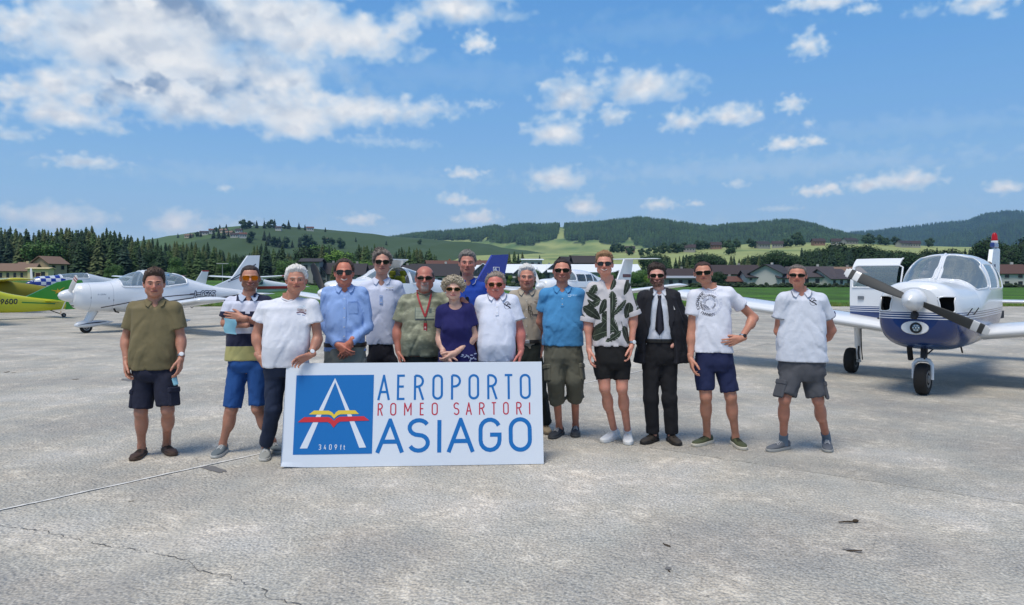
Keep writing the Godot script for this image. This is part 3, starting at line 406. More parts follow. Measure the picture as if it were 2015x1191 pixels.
func cloud(buf:PackedByteArray,W:int,H:int,az:float,el:float,hw:float,hh:float,grey:float,dens:float,rough:float,n1:FastNoiseLite,n2:FastNoiseLite)->void:
	var ppd:=W/360.0
	var mg:=1.45
	var x0:=int((az-hw*mg)*ppd)
	var x1:=int((az+hw*mg)*ppd)
	var y0:=int((90.0-el-hh*mg)*ppd)
	var y1:=int((90.0-el+hh*mg)*ppd)
	y0=maxi(y0,2)
	y1=mini(y1,H/2+int(1.2*ppd))
	var sc:=clampf(minf(hw*0.55,hh),0.25,4.0)
	for y in range(y0,y1):
		var e:=90.0-y/ppd
		var dy:=(e-el)/hh
		for x in range(x0,x1):
			var a:=x/ppd
			var dx:=(a-az)/hw
			var q:=e*1.35
			var wx:=n2.get_noise_2d(a*2.2/sc+31.0,q*2.2/sc)
			var f:=n1.get_noise_2d((a/sc+wx*0.3)*1.25,(q/sc+wx*0.2)*1.25)
			var big:=n2.get_noise_2d(a*0.9/sc,q*0.9/sc+70.0)
			var ddy:=dy if dy>0.0 else dy*1.35
			var r:=sqrt(dx*dx+ddy*ddy)
			var val:=1.06-r+(f*0.55+big*0.5)*rough*(0.25+0.75*minf(r*1.2,1.0))
			if val<=0.0:
				continue
			var t:=clampf(val/0.95,0.0,1.0)
			var al:=pow(t,1.15)*(1.0+0.35*(1.0-t))*dens
			var g:=clampf((0.42-dy*0.75+f*1.1-big*0.9)*clampf(val*1.3-0.1,0.0,1.0),0.0,1.0)
			g=minf(g*grey,1.0)
			var i:=(y*W+posmod(x,W))*3
			buf[i]=int(lerpf(buf[i],lerpf(243.0,136.0,g),al))
			buf[i+1]=int(lerpf(buf[i+1],lerpf(245.0,160.0,g),al))
			buf[i+2]=int(lerpf(buf[i+2],lerpf(247.0,192.0,g),al))
func make_sky()->Sky:
	var W:=4096
	var H:=2048
	var col:=Image.create(1,1024,false,Image.FORMAT_RGB8)
	var stops:=[[0.0,Color8(194,219,236)],[2.5,Color8(184,214,237)],[6.0,Color8(158,199,235)],[11.0,Color8(131,181,231)],[17.0,Color8(110,167,226)],[24.0,Color8(92,152,216)],[45.0,Color8(58,114,188)],[90.0,Color8(46,96,170)]]
	for y in 1024:
		var e:=90.0-180.0*(y+0.5)/1024.0
		var c:Color=stops[0][1]
		if e<0.0:
			c=Color8(120,124,122)
		else:
			for k in stops.size()-1:
				if e>=stops[k][0] and e<=stops[k+1][0]:
					c=stops[k][1].lerp(stops[k+1][1],(e-stops[k][0])/(stops[k+1][0]-stops[k][0]))
		col.set_pixel(0,y,c)
	col.resize(8,512,Image.INTERPOLATE_BILINEAR)
	col.resize(1024,512,Image.INTERPOLATE_NEAREST)
	var n1:=noise(11,0.62,5)
	n1.fractal_gain=0.44
	var n2:=noise(12,0.8,3)
	var low:=col.get_data()
	var rng:=RandomNumberGenerator.new()
	rng.seed=77
	for k in 70:
		var az:=rng.randf_range(40.0,320.0)
		var el:=pow(rng.randf(),1.5)*62.0+4.0
		var s:=rng.randf_range(0.5,1.0)*(1.0+el*0.09)
		cloud(low,1024,512,az,el,s*3.2,s*1.25,0.25+0.012*el,0.95,1.0,n1,n2)
	for k in 26:
		cloud(low,1024,512,rng.randf_range(-180.0,180.0),rng.randf_range(34.0,80.0),rng.randf_range(14.0,30.0),rng.randf_range(6.0,10.0),0.3,0.95,0.9,n1,n2)
	var wide:=Image.create_from_data(1024,512,false,Image.FORMAT_RGB8,low)
	wide.resize(W,H,Image.INTERPOLATE_CUBIC)
	wide.blit_rect(wide,Rect2i(8,0,8,H),Vector2i(0,0))
	wide.blit_rect(wide,Rect2i(W-16,0,8,H),Vector2i(W-8,0))
	var buf:=wide.get_data()
	for k in VEILS:
		cloud(buf,W,H,k[0],k[1],k[2],k[3],0.2,k[4],1.2,n2,n1)
	for k in CLOUDS:
		cloud(buf,W,H,k[0],k[1],k[2],k[3],k[4],k[5],k[6],n1,n2)
	var im:=Image.create_from_data(W,H,false,Image.FORMAT_RGB8,buf)
	var pm:=PanoramaSkyMaterial.new()
	pm.panorama=ImageTexture.create_from_image(im)
	var sky:=Sky.new()
	sky.sky_material=pm
	return sky
const ROW:=Vector2(-0.6,0.8)
const ACROSS:=Vector2(0.8,0.6)
const APRON_END:=-43.0
func land(x:float,z:float)->float:
	var d:=-z
	if d<43.0:
		return 0.0
	var y:=-0.9*smoothstep(43.0,78.0,d)
	var left:=smoothstep(-0.18,-0.42,x/maxf(d,1.0))
	y+=left*1.9*smoothstep(90.0,210.0,d)
	return y
func concrete_image()->Image:
	var S:=1024
	var big:=noise(3,0.006,4).get_seamless_image(S,S)
	var mid:=noise(4,0.03,4).get_seamless_image(S,S)
	var fine:=noise(5,0.22,3).get_seamless_image(S,S)
	var spot:=noise(6,0.075,2,FastNoiseLite.TYPE_CELLULAR).get_seamless_image(S,S)
	var b1:=big.get_data()
	var b2:=mid.get_data()
	var b3:=fine.get_data()
	var b4:=spot.get_data()
	var val:=PackedFloat32Array()
	val.resize(S*S)
	for i in S*S:
		var g:=b1[i]/255.0-0.5
		var m:=b2[i]/255.0-0.5
		var f:=b3[i]/255.0-0.5
		var k:=0.78+g*0.06+m*0.07+f*0.40
		if m+g*0.8>0.16:
			k+=(m+g*0.8-0.16)*0.2
		if b4[i]>205 and f<0.04:
			k-=(b4[i]-205)/50.0*0.3
		val[i]=k
	var rng:=RandomNumberGenerator.new()
	rng.seed=9
	for s in 1500:
		var a:=rng.randfn(0.93,0.5) if s%3 else rng.randfn(2.5,0.5)
		var l:=rng.randf_range(6,70)
		var x:=rng.randf()*S
		var y:=rng.randf()*S
		var bend:=rng.randfn(0.0,0.006)
		var str:=rng.randf_range(0.03,0.15)*(1.0 if s%4 else -1.3)
		for t in int(l):
			x+=cos(a)
			y+=sin(a)
			a+=bend
			var i:=posmod(int(y),S)*S+posmod(int(x),S)
			val[i]+=str*sin(PI*t/l)
	var out:=PackedByteArray()
	out.resize(S*S*3)
	for i in S*S:
		var k:=clampf(val[i],0.08,1.0)
		var warm:=(b1[i]/255.0-0.5)*0.04
		out[i*3]=int(clampf(k*(1.0+warm),0,1)*255)
		out[i*3+1]=int(k*255)
		out[i*3+2]=int(clampf(k*(0.99-warm),0,1)*255)
	return Image.create_from_data(S,S,false,Image.FORMAT_RGB8,out)
func build_ground()->void:
	var far:=MB.new()
	for k in 4:
		pass
	far.poly([Vector3(-9000,-2.5,600),Vector3(9000,-2.5,600),Vector3(9000,-2.5,-6800),Vector3(-9000,-2.5,-6800)],Vector3.UP)
	solo("ground",far.mesh(),mat(Color8(74,98,52),0.95),"","","","structure")
	var g:=MB.new()
	var rows:=[]
	var d:=42.5
	while d<620.0:
		var ring:=PackedVector3Array()
		for i in 90:
			var x:=lerpf(-1.0,1.0,i/89.0)*(70.0+d*1.05)
			ring.append(Vector3(x,land(x,-d)-0.012,-d))
		rows.append(ring)
		d*=1.06
	g.loft(rows,false,false)
	for i in range(0,g.ix.size(),3):
		var t:=g.ix[i+1]
		g.ix[i+1]=g.ix[i+2]
		g.ix[i+2]=t
	var gm:=mat(Color8(150,186,84),0.95)
	gm.albedo_texture=noise_tex(21,0.02,5,512,[[0.2,Color8(106,150,56)],[0.5,Color8(138,178,66)],[0.8,Color8(160,180,88)]])
	gm.uv1_triplanar=true
	gm.uv1_world_triplanar=true
	gm.uv1_scale=Vector3(0.14,0.14,0.14)
	gm.detail_enabled=true
	gm.detail_blend_mode=BaseMaterial3D.BLEND_MODE_MUL
	gm.detail_uv_layer=BaseMaterial3D.DETAIL_UV_2
	gm.uv2_triplanar=true
	gm.uv2_world_triplanar=true
	gm.uv2_scale=Vector3(0.012,0.012,0.012)
	gm.detail_albedo=noise_tex(22,0.012,4,512,[[0.25,0.72],[0.75,1.0]])
	gm.normal_enabled=true
	gm.normal_texture=noise_tex(23,0.2,3,512,[],8.0)
	gm.normal_scale=0.8
	M.grass=gm
	solo("airfield_grass",g.mesh(),gm,"","","","structure")
	var tuft:=MB.new()
	var rng:=RandomNumberGenerator.new()
	rng.seed=5
	for k in 9:
		var a:=rng.randf()*TAU
		var o:=Vector3(rng.randfn(0,0.05),0,rng.randfn(0,0.05))
		var lean:=Vector3(cos(a),0,sin(a))*rng.randf_range(0.03,0.1)
		var w:=Vector3(-sin(a),0,cos(a))*0.012
		var h:=rng.randf_range(0.08,0.22)
		var p0:=tuft.add(o-w)
		var p1:=tuft.add(o+w)
		var p2:=tuft.add(o+lean+Vector3(0,h,0))
		tuft.tri(p0,p1,p2)
	var mm:=MultiMesh.new()
	mm.transform_format=MultiMesh.TRANSFORM_3D
	mm.use_colors=true
	mm.mesh=tuft.mesh()
	mm.instance_count=9000
	for i in 9000:
		var x:=rng.randf_range(-46,46)
		var dd:=42.6+absf(rng.randfn(0,1.0))*(0.5 if i%3 else 14.0)
		mm.set_instance_transform(i,Transform3D(Basis(Vector3.UP,rng.randf()*TAU).scaled(Vector3.ONE*rng.randf_range(0.5,1.2)),Vector3(x,land(x,-dd)-0.02,-dd)))
		mm.set_instance_color(i,lin(Color8(84,122,44)).lerp(lin(Color8(140,150,76)),rng.randf()))
	var mi:=MultiMeshInstance3D.new()
	mi.name="grass_tufts"
	mi.multimesh=mm
	mi.material_override=mat(Color.WHITE,0.9,0,true)
	mi.set_meta("kind","stuff")
	mi.set_meta("label","uneven grass tufts along the edge of the concrete apron")
	mi.set_meta("category","grass")
	add_child(mi)
	var cm:=mat(Color8(246,239,227),0.85)
	cm.albedo_texture=ImageTexture.create_from_image(concrete_image())
	cm.uv1_triplanar=true
	cm.uv1_world_triplanar=true
	cm.uv1_scale=Vector3.ONE/4.7
	cm.detail_enabled=true
	cm.detail_blend_mode=BaseMaterial3D.BLEND_MODE_MUL
	cm.detail_uv_layer=BaseMaterial3D.DETAIL_UV_2
	cm.uv2_triplanar=true
	cm.uv2_world_triplanar=true
	cm.uv2_scale=Vector3.ONE/17.3
	cm.detail_albedo=noise_tex(31,0.008,6,1024,[[0.2,Color(0.86,0.86,0.86)],[0.45,Color(0.92,0.92,0.91)],[0.6,Color(0.95,0.95,0.94)],[0.8,1.0]])
	cm.normal_enabled=true
	cm.normal_texture=noise_tex(32,0.25,3,512,[],6.0)
	cm.normal_scale=0.5
	M.concrete=cm
	var bed:=MB.new()
	bed.box(Vector3(0,-0.2,-15.45),Vector3(140,0.36,54.9))
	var apron:=solo("apron",bed.mesh(),mat(Color8(66,65,64),0.95),"","","","structure")
	apron.set_meta("label","wide apron of pale worn concrete slabs under the group")
	var tones:=[]
	for k in 3:
		var t:=cm.duplicate()
		t.albedo_color=Color(cm.albedo_color).darkened(k*0.025)
		tones.append(t)
	var clip:=PackedVector2Array([Vector2(-69,APRON_END),Vector2(69,APRON_END),Vector2(69,12),Vector2(-69,12)])
	var n:=0
	for i in range(-7,8):
		for j in range(-7,6):
			var p0:=-5.94+i*12.0+0.006
			var p1:=p0+11.988
			var q0:=-6.45+j*12.0+0.006
			var q1:=q0+11.988
			var quad:=PackedVector2Array()
			for s in [[p0,q0],[p1,q0],[p1,q1],[p0,q1]]:
				quad.append(ACROSS*s[0]+ROW*s[1])
			for piece in Geometry2D.intersect_polygons(quad,clip):
				var mb:=MB.new()
				mb.prism(piece,0.14,Transform3D(Basis(Vector3(1,0,0),Vector3(0,0,1),Vector3(0,1,0)),Vector3.ZERO))
				for q in range(0,mb.ix.size(),3):
					var t2:=mb.ix[q+1]
					mb.ix[q+1]=mb.ix[q+2]
					mb.ix[q+2]=t2
				for q in mb.v.size():
					mb.v[q].y=0.0 if absf(mb.v[q].y)<0.01 else -0.14
				part("concrete_slab",mb.mesh(),tones[n%3],apron)
				n+=1
	var crack:=MB.new()
	rng.seed=14
	var way:=CRACK
	var rag:=noise(8,9.0,3)
	var pts:=[]
	for k in way.size()-1:
		var a:=Vector2(way[k][0],way[k][1])
		var b:=Vector2(way[k+1][0],way[k+1][1])
		var cnt:=int(a.distance_to(b)/0.02)
		for t in cnt:
			var p:=a.lerp(b,float(t)/cnt)
			p+=Vector2(rag.get_noise_2d(p.x,p.y),rag.get_noise_2d(p.y+40,p.x))*0.035
			pts.append(p)
	strip(crack,pts,func(i):return maxf(0.0,0.0022+0.004*rag.get_noise_1d(i*0.02+7.0)),0.004)
	part("crack",crack.mesh(),mat(Color8(96,93,90),0.95),apron)
	var seam:=MB.new()
	pts=[]
	for t in 300:
		var q:=-13.0+t*0.04
		pts.append(ACROSS*(-5.95+rag.get_noise_1d(q*0.3)*0.012)+ROW*q)
	strip(seam,pts,func(i):return 0.012+0.008*rag.get_noise_1d(i*0.06),0.005)
	part("joint_mortar",seam.mesh(),mat(Color8(222,220,214),0.9),apron)
	for s in STAINS:
		var mb:=MB.new()
		var c:=mb.add(Vector3(s[0],0.004,s[1]))
		var rim:=[]
		for k in 26:
			var a:=TAU*k/26
			var rr:=1.0+0.5*rag.get_noise_2d(cos(a)*0.2+s[0],sin(a)*0.2+s[1])
			var o:Vector2=ACROSS*cos(a)*s[2]*rr+ROW*sin(a)*s[3]*rr
			rim.append(mb.add(Vector3(s[0]+o.x,0.004,s[1]+o.y)))
		for k in 26:
			mb.tri(c,rim[k],rim[(k+1)%26])
		part("stain",mb.mesh(),mat(Color8(112,110,108),0.9),apron)
func strip(mb:MB,pts:Array,half:Callable,y:float)->void:
	var last:=-1
	for i in pts.size():
		var t:Vector2=(pts[mini(i+1,pts.size()-1)]-pts[maxi(i-1,0)]).normalized()
		var n:=Vector2(-t.y,t.x)*float(half.call(i))
		var a:=mb.add(Vector3(pts[i].x-n.x,y,pts[i].y-n.y))
		mb.add(Vector3(pts[i].x+n.x,y,pts[i].y+n.y))
		if last>=0:
			mb.quad(last,a,a+1,last+1)
		last=a
class Field:
	var o:Vector3
	var h:float
	var nx:int
	var ny:int
	var nz:int
	var g:=PackedFloat32Array()
	var v:=PackedVector3Array()
	var ix:=PackedInt32Array()
	func _init(lo:Vector3,hi:Vector3,cell:float)->void:
		h=cell
		o=lo
		nx=int((hi.x-lo.x)/h)+2
		ny=int((hi.y-lo.y)/h)+2
		nz=int((hi.z-lo.z)/h)+2
		g.resize(nx*ny*nz)
		g.fill(0.3)
	func span(lo:Vector3,hi:Vector3)->Array:
		return [maxi(0,int((lo.x-o.x)/h)),mini(nx-1,int((hi.x-o.x)/h)+1),maxi(0,int((lo.y-o.y)/h)),mini(ny-1,int((hi.y-o.y)/h)+1),maxi(0,int((lo.z-o.z)/h)),mini(nz-1,int((hi.z-o.z)/h)+1)]
	func limb(a:Vector3,b:Vector3,ra:float,rb:float,k:=0.02,flat:=false,cut:=false,squash:=1.0,side:=Vector3.ZERO)->void:
		var pad:=Vector3.ONE*(maxf(ra,rb)*maxf(1.0,squash)+k*0.6+h*2.0)
		var s:=span(a.min(b)-pad,a.max(b)+pad)
		var ab:=b-a
		var il:=1.0/maxf(ab.length_squared(),1e-9)
		var ln:=ab.length()
		var ik:=0.25/k
		var sq:=squash!=1.0
		for z in range(s[4],s[5]+1):
			for y in range(s[2],s[3]+1):
				var i:int=(z*ny+y)*nx+s[0]
				for x in range(s[0],s[1]+1):
					var p:=Vector3(o.x+x*h-a.x,o.y+y*h-a.y,o.z+z*h-a.z)
					var t:=p.dot(ab)*il
					var tc:=clampf(t,0.0,1.0)
					var w:=p-ab*tc
					if sq:
						w+=side*(w.dot(side)*(1.0/squash-1.0))
					var d:float
					if flat and t>1.0:
						var q:=p-ab*t
						d=maxf(q.length()-rb,(t-1.0)*ln)
					else:
						d=w.length()-lerpf(ra,rb,tc)
					if cut:
						d=-d
						var e:=k-absf(g[i]-d)
						g[i]=maxf(g[i],d)+(e*e*ik if e>0.0 else 0.0)
					else:
						var e:=k-absf(g[i]-d)
						g[i]=minf(g[i],d)-(e*e*ik if e>0.0 else 0.0)
					i+=1
	func ball(c:Vector3,r:Vector3,b:=Basis(),k:=0.02,cut:=false)->void:
		var m:=maxf(r.x,maxf(r.y,r.z))
		var pad:=Vector3.ONE*(m+k*0.6+h*2.0)
		var s:=span(c-pad,c+pad)
		var bt:=b.transposed()
		var mn:=minf(r.x,minf(r.y,r.z))
		var ik:=0.25/k
		for z in range(s[4],s[5]+1):
			for y in range(s[2],s[3]+1):
				var i:int=(z*ny+y)*nx+s[0]
				for x in range(s[0],s[1]+1):
					var q:=bt*Vector3(o.x+x*h-c.x,o.y+y*h-c.y,o.z+z*h-c.z)
					var l:=(q/r).length()
					var l2:=(q/(r*r)).length()
					var d:=l*(l-1.0)/maxf(l2,1e-6) if l>0.3 else -mn*0.7
					if cut:
						d=-d
						var e:=k-absf(g[i]-d)
						g[i]=maxf(g[i],d)+(e*e*ik if e>0.0 else 0.0)
					else:
						var e:=k-absf(g[i]-d)
						g[i]=minf(g[i],d)-(e*e*ik if e>0.0 else 0.0)
					i+=1
	func trunk(rows:Array,yaw:float,grow:float,k:=0.03)->void:
		var lo:=Vector3(1e9,1e9,1e9)
		var hi:=-lo
		for r in rows:
			var m:float=maxf(r[3],r[4])+grow+k+h*2.0
			lo=lo.min(Vector3(r[1]-m,r[0],r[2]-m))
			hi=hi.max(Vector3(r[1]+m,r[0],r[2]+m))
		lo.y-=h*2.0+k
		hi.y+=h*2.0+k
		var s:=span(lo,hi)
		var cy:=cos(yaw)
		var sy:=sin(yaw)
		var ik:=0.25/k
		var n:=rows.size()
		for y in range(s[2],s[3]+1):
			var py:=o.y+y*h
			var j:=0
			while j<n-2 and py>rows[j+1][0]:
				j+=1
			var t:float=clampf((py-rows[j][0])/(rows[j+1][0]-rows[j][0]),0.0,1.0)
			t=lerpf(t,t*t*(3.0-2.0*t),0.5)
			var cx:float=lerpf(rows[j][1],rows[j+1][1],t)
			var cz:float=lerpf(rows[j][2],rows[j+1][2],t)
			var a:float=lerpf(rows[j][3],rows[j+1][3],t)+grow
			var b:float=lerpf(rows[j][4],rows[j+1][4],t)+grow
			var mn:=minf(a,b)
			var ends:float=maxf(py-rows[n-1][0],rows[0][0]-py)
			for z in range(s[4],s[5]+1):
				var i:int=(z*ny+y)*nx+s[0]
				var pz:=o.z+z*h-cz
				for x in range(s[0],s[1]+1):
					var px:=o.x+x*h-cx
					var u:=(px*cy-pz*sy)/a
					var w:=(px*sy+pz*cy)/b
					var u2:=u*u
					var w2:=w*w
					var l:=0.5*sqrt(u2+w2)+0.5*sqrt(sqrt(u2*u2+w2*w2))
					var d:=maxf((l-1.0)*mn,ends)
					var e:=k-absf(g[i]-d)
					g[i]=minf(g[i],d)-(e*e*ik if e>0.0 else 0.0)
					i+=1
	func slice(p0:Vector3,n:Vector3)->void:
		for z in nz:
			for y in ny:
				var i:int=(z*ny+y)*nx
				var d:=(Vector3(o.x,o.y+y*h,o.z+z*h)-p0).dot(n)
				for x in nx:
					if d>g[i]:
						g[i]=d
					d+=h*n.x
					i+=1
	func folds(nse:FastNoiseLite,amp:float,f:Vector3,shear:float)->void:
		for z in nz:
			for y in ny:
				var i:int=(z*ny+y)*nx
				for x in nx:
					if absf(g[i])<0.03:
						var px:=o.x+x*h
						var py:=o.y+y*h
						var q:=nse.get_noise_3d(px*f.x,(py+shear*absf(px))*f.y,(o.z+z*h)*f.z)
						g[i]+=amp*(maxf(0.0,1.0-absf(q)*4.0)*0.62-0.14+0.3*q)
					i+=1
	func net()->void:
		var sy:=nx
		var sz:=nx*ny
		var at:={}
		var lim:=h*2.6
		var off:=PackedInt32Array([0,1,sy,sy+1,sz,sz+1,sz+sy,sz+sy+1])
		var ea:=PackedInt32Array([0,2,4,6,0,1,4,5,0,1,2,3])
		var eb:=PackedInt32Array([1,3,5,7,2,3,6,7,4,5,6,7])
		var cr:Array[Vector3]=[Vector3(0,0,0),Vector3(1,0,0),Vector3(0,1,0),Vector3(1,1,0),Vector3(0,0,1),Vector3(1,0,1),Vector3(0,1,1),Vector3(1,1,1)]
		var cells:=PackedInt32Array()
		for z in nz-1:
			for y in ny-1:
				var i:int=(z*ny+y)*nx
				for x in nx-1:
					var g0:=g[i]
					if g0<lim and g0>-lim:
						var m:=0
						for c in 8:
							if g[i+off[c]]<0.0:
								m+=1
						if m>0 and m<8:
							var sum:=Vector3.ZERO
							var cnt:=0
							for e in 12:
								var da:=g[i+off[ea[e]]]
								var db:=g[i+off[eb[e]]]
								if (da<0.0)!=(db<0.0):
									sum+=cr[ea[e]].lerp(cr[eb[e]],da/(da-db))
									cnt+=1
							at[i]=v.size()
							cells.append(i)
							v.append(o+(Vector3(x,y,z)+sum/cnt)*h)
					i+=1
		var steps:=[[1,sy,sz],[sy,sz,1],[sz,1,sy]]
		for i in cells:
			var a0:=g[i]<0.0
			for st in steps:
				if (g[i+st[0]]<0.0)!=a0:
					var q1=at.get(i-st[1])
					var q2=at.get(i-st[1]-st[2])
					var q3=at.get(i-st[2])
					if q1==null or q2==null or q3==null:
						continue
					var q0:int=at[i]
					if a0:
						ix.append_array([q0,q3,q2,q0,q2,q1])
					else:
						ix.append_array([q0,q1,q2,q0,q2,q3])
func into(mb:MB,f:Field,paint:Callable,xf:=Transform3D())->void:
	var n:=mb.v.size()
	for p in f.v:
		mb.v.append(xf*p)
		mb.col.append(paint.call(p))
		mb.uv.append(Vector2(p.x,p.y))
	for i in f.ix:
		mb.ix.append(n+i)
var grown:=[]
func dict(d:Dictionary,k:String,alt:Variant)->Variant:
	return d[k] if d.has(k) else alt
func frame_of(f:Dictionary,look:Dictionary)->void:
	var at:Vector3=f.at
	var to:=Vector3(-at.x,0,-at.z).normalized()
	f.yaw=atan2(to.x,to.z)*0.8+float(dict(look,"turn",0.0))
	var hy:float=atan2(to.x,to.z)+float(dict(look,"face",0.0))
	f.hb=Basis(Vector3.UP,hy)*Basis(Vector3(0,0,1),float(dict(look,"roll",0.0)))*Basis(Vector3(1,0,0),float(dict(look,"nod",0.02)))
	f.nb=(f.sh[0]+f.sh[1])*0.5+Vector3(0,0.06,-0.015)
	f.nb.y=maxf(f.nb.y,f.head.y-0.115*f.size-0.06)
	f.wd=1.07*(0.5+0.5*float(dict(look,"wide",1.0)))
	f.ank=[]
	for s in 2:
		var d:Vector3=f.toe[s]-f.heel[s]
		f.ank.append(f.heel[s]+d.normalized()*0.065+Vector3(0,0.085,0))
func trunk_rows(f:Dictionary,key:="rows")->Array:
	var r:Array=f[key].duplicate()
	var t:Array=r[r.size()-1].duplicate()
	var half:float=absf(f.sh[1].x-f.sh[0].x)*0.5
	t[3]=minf(t[3],half-0.004)
	r[r.size()-1]=t
	r.append([t[0]+0.05,lerpf(t[1],f.nb.x,0.6),t[2]-0.012,t[3]*0.42,t[4]*0.72])
	return r
func grow_body(f:Dictionary,look:Dictionary)->MB:
	var mb:=MB.new()
	var fat:float=float(dict(look,"limb",1.0))*(0.84 if float(dict(look.top,"sleeve",0.6))>1.0 or look.has("jacket") else 1.0)
	var slim:float=float(dict(look,"leg",1.0))*(0.78 if f.hem[0]<0.3 else 1.0)
	var lo:=Vector3(1e9,0,1e9)
	var hi:=-lo
	for k in ["sh","el","wr","hip","kn","ank"]:
		for p in f[k]:
			lo=lo.min(p-Vector3.ONE*0.13)
			hi=hi.max(p+Vector3.ONE*0.13)
	lo.y=0.02
	hi.y=f.nb.y+0.06
	for r in f.rows:
		lo.x=minf(lo.x,r[1]-r[3])
		hi.x=maxf(hi.x,r[1]+r[3])
		lo.z=minf(lo.z,r[2]-r[4]-0.03)
		hi.z=maxf(hi.z,r[2]+r[4]+0.03)
	var b:=Field.new(lo,hi,0.0145)
	var s:float=f.size
	b.trunk(trunk_rows(f),f.yaw,-0.022)
	var hm:Vector3=(f.hip[0]+f.hip[1])*0.5
	b.ball(hm+Vector3(0,0.075,-0.01),Vector3(0.13,0.10,0.10)*slim,Basis(Vector3.UP,f.yaw),0.05)
	b.limb(f.nb-Vector3(0,0.05,0),f.nb+Vector3(0,0.05,0.01),0.062*s,0.054*s,0.03)
	for i in 2:
		var sh:Vector3=f.sh[i]
		var el:Vector3=f.el[i]
		var wr:Vector3=f.wr[i]
		b.limb(f.nb-Vector3(0,0.035,0),f.nb.lerp(sh,0.85),0.038,0.036,0.04)
		b.limb(sh.lerp(el,0.12),el,0.044*fat,0.041*fat,0.02)
		b.limb(el,wr,0.041*fat,0.0275*fat,0.015)
		b.ball(el.lerp(wr,0.25),Vector3(0.043,0.06,0.043)*fat,Basis(),0.03)
		var hp:Vector3=f.hip[i]
		var kn:Vector3=f.kn[i]
		var an:Vector3=f.ank[i]
		b.limb(hp,kn,0.085*slim,0.056*slim,0.03)
		b.ball(kn+Vector3(0,0.0,0.008),Vector3(0.05,0.06,0.052)*slim,Basis(),0.02)
		b.limb(kn,an,0.051*slim,0.033,0.02)
		b.ball(kn.lerp(an,0.3)+Vector3(0,0,-0.014),Vector3(0.053,0.11,0.056)*slim,Basis(),0.035)
		b.limb(an,an-Vector3(0,0.06,0),0.036,0.036,0.02)
	b.net()
	var skin:Color=lin(look.skin)
	var tan:Color=lin(look.skin.darkened(0.1))
	var nse:=noise(41,9.0,3)
	into(mb,b,func(p:Vector3)->Color:return skin.lerp(tan,clampf(0.5+nse.get_noise_3dv(p)*1.2+(0.5 if p.y<0.7 else 0.0),0,1)))
	for i in 2:
		var hd:Dictionary=look.hands[i] if look.has("hands") and look.hands[i] else {}
		if not hd.has("hide"):
			into(mb,grow_hand(f,i,hd,float(dict(look,"palm",1.0))),func(p:Vector3)->Color:return skin.lerp(tan,0.35+0.5*nse.get_noise_3dv(p*4.0)))
	return mb
func grow_hand(f:Dictionary,i:int,hd:Dictionary,hs:float)->Field:
	var w:Vector3=f.wr[i]
	var d:Vector3=((f.hand[i]-w) as Vector3).normalized()
	if hd.has("dir"):
		d=hd.dir.normalized()
	var th:Vector3=dict(hd,"thumb",Vector3(0,0,1))
	th=(th-d*th.dot(d)).normalized()
	var n:=d.cross(th)
	if n.dot(dict(hd,"palm",Vector3(1 if i==0 else -1,0,-0.3)))<0:
		n=-n
	var curl:float=dict(hd,"curl",0.42)
	var bend:float=dict(hd,"bend",0.25)
	var c:=w+d*0.075*hs+n*0.02
	var b:=Field.new(c-Vector3.ONE*0.135,c+Vector3.ONE*0.135,0.0047)
	var at:=func(x:float,y:float,z:float)->Vector3:return w+(th*x+d*y+n*z)*hs
	b.limb(at.call(0,-0.035,0),at.call(0,0.01,0),0.0275,0.026*hs,0.01)
	var lat:=[0.031,0.0105,-0.011,-0.031]
	var fwd:=[0.09,0.095,0.09,0.081]
	var lens:=[[0.043,0.026,0.021],[0.047,0.03,0.022],[0.043,0.028,0.022],[0.034,0.021,0.019]]
	var spread:float=dict(hd,"spread",0.06)
	for k in 4:
		b.limb(at.call(lat[k]*0.45,0.005,0),at.call(lat[k],fwd[k],0),0.015*hs,0.0108*hs,0.014)
	b.limb(at.call(0.022,0.02,0.01),at.call(0.028,0.07,0.006),0.017*hs,0.012*hs,0.014)
	for k in 4:
		var p:Vector3=at.call(lat[k],fwd[k],0)
		var a:float=bend+0.05*k
		var dir0:Vector3=(d+th*lat[k]/0.031*spread).normalized()
		for j in 3:
			var dir:Vector3=dir0*cos(a)+n*sin(a)
			var q:Vector3=p+dir*lens[k][j]*hs
			b.limb(p,q,(0.0098-0.0011*j)*hs,(0.0088-0.0011*j)*hs,0.004)
			p=q
			a+=curl*(1.0+0.1*k)
	var tp:Vector3=at.call(0.03,0.028,0.012)
	var ta:float=dict(hd,"open",0.5)
	var tl:=[0.043,0.033,0.026]
	for j in 3:
		var dir:Vector3=(d*cos(ta)+th*sin(ta)+n*(0.35 if j else 0.5)).normalized()
		var q:Vector3=tp+dir*tl[j]*hs
		b.limb(tp,q,(0.0135-0.0016*j)*hs,(0.0118-0.0016*j)*hs,0.006)
		tp=q
		ta-=0.16
	b.net()
	return b
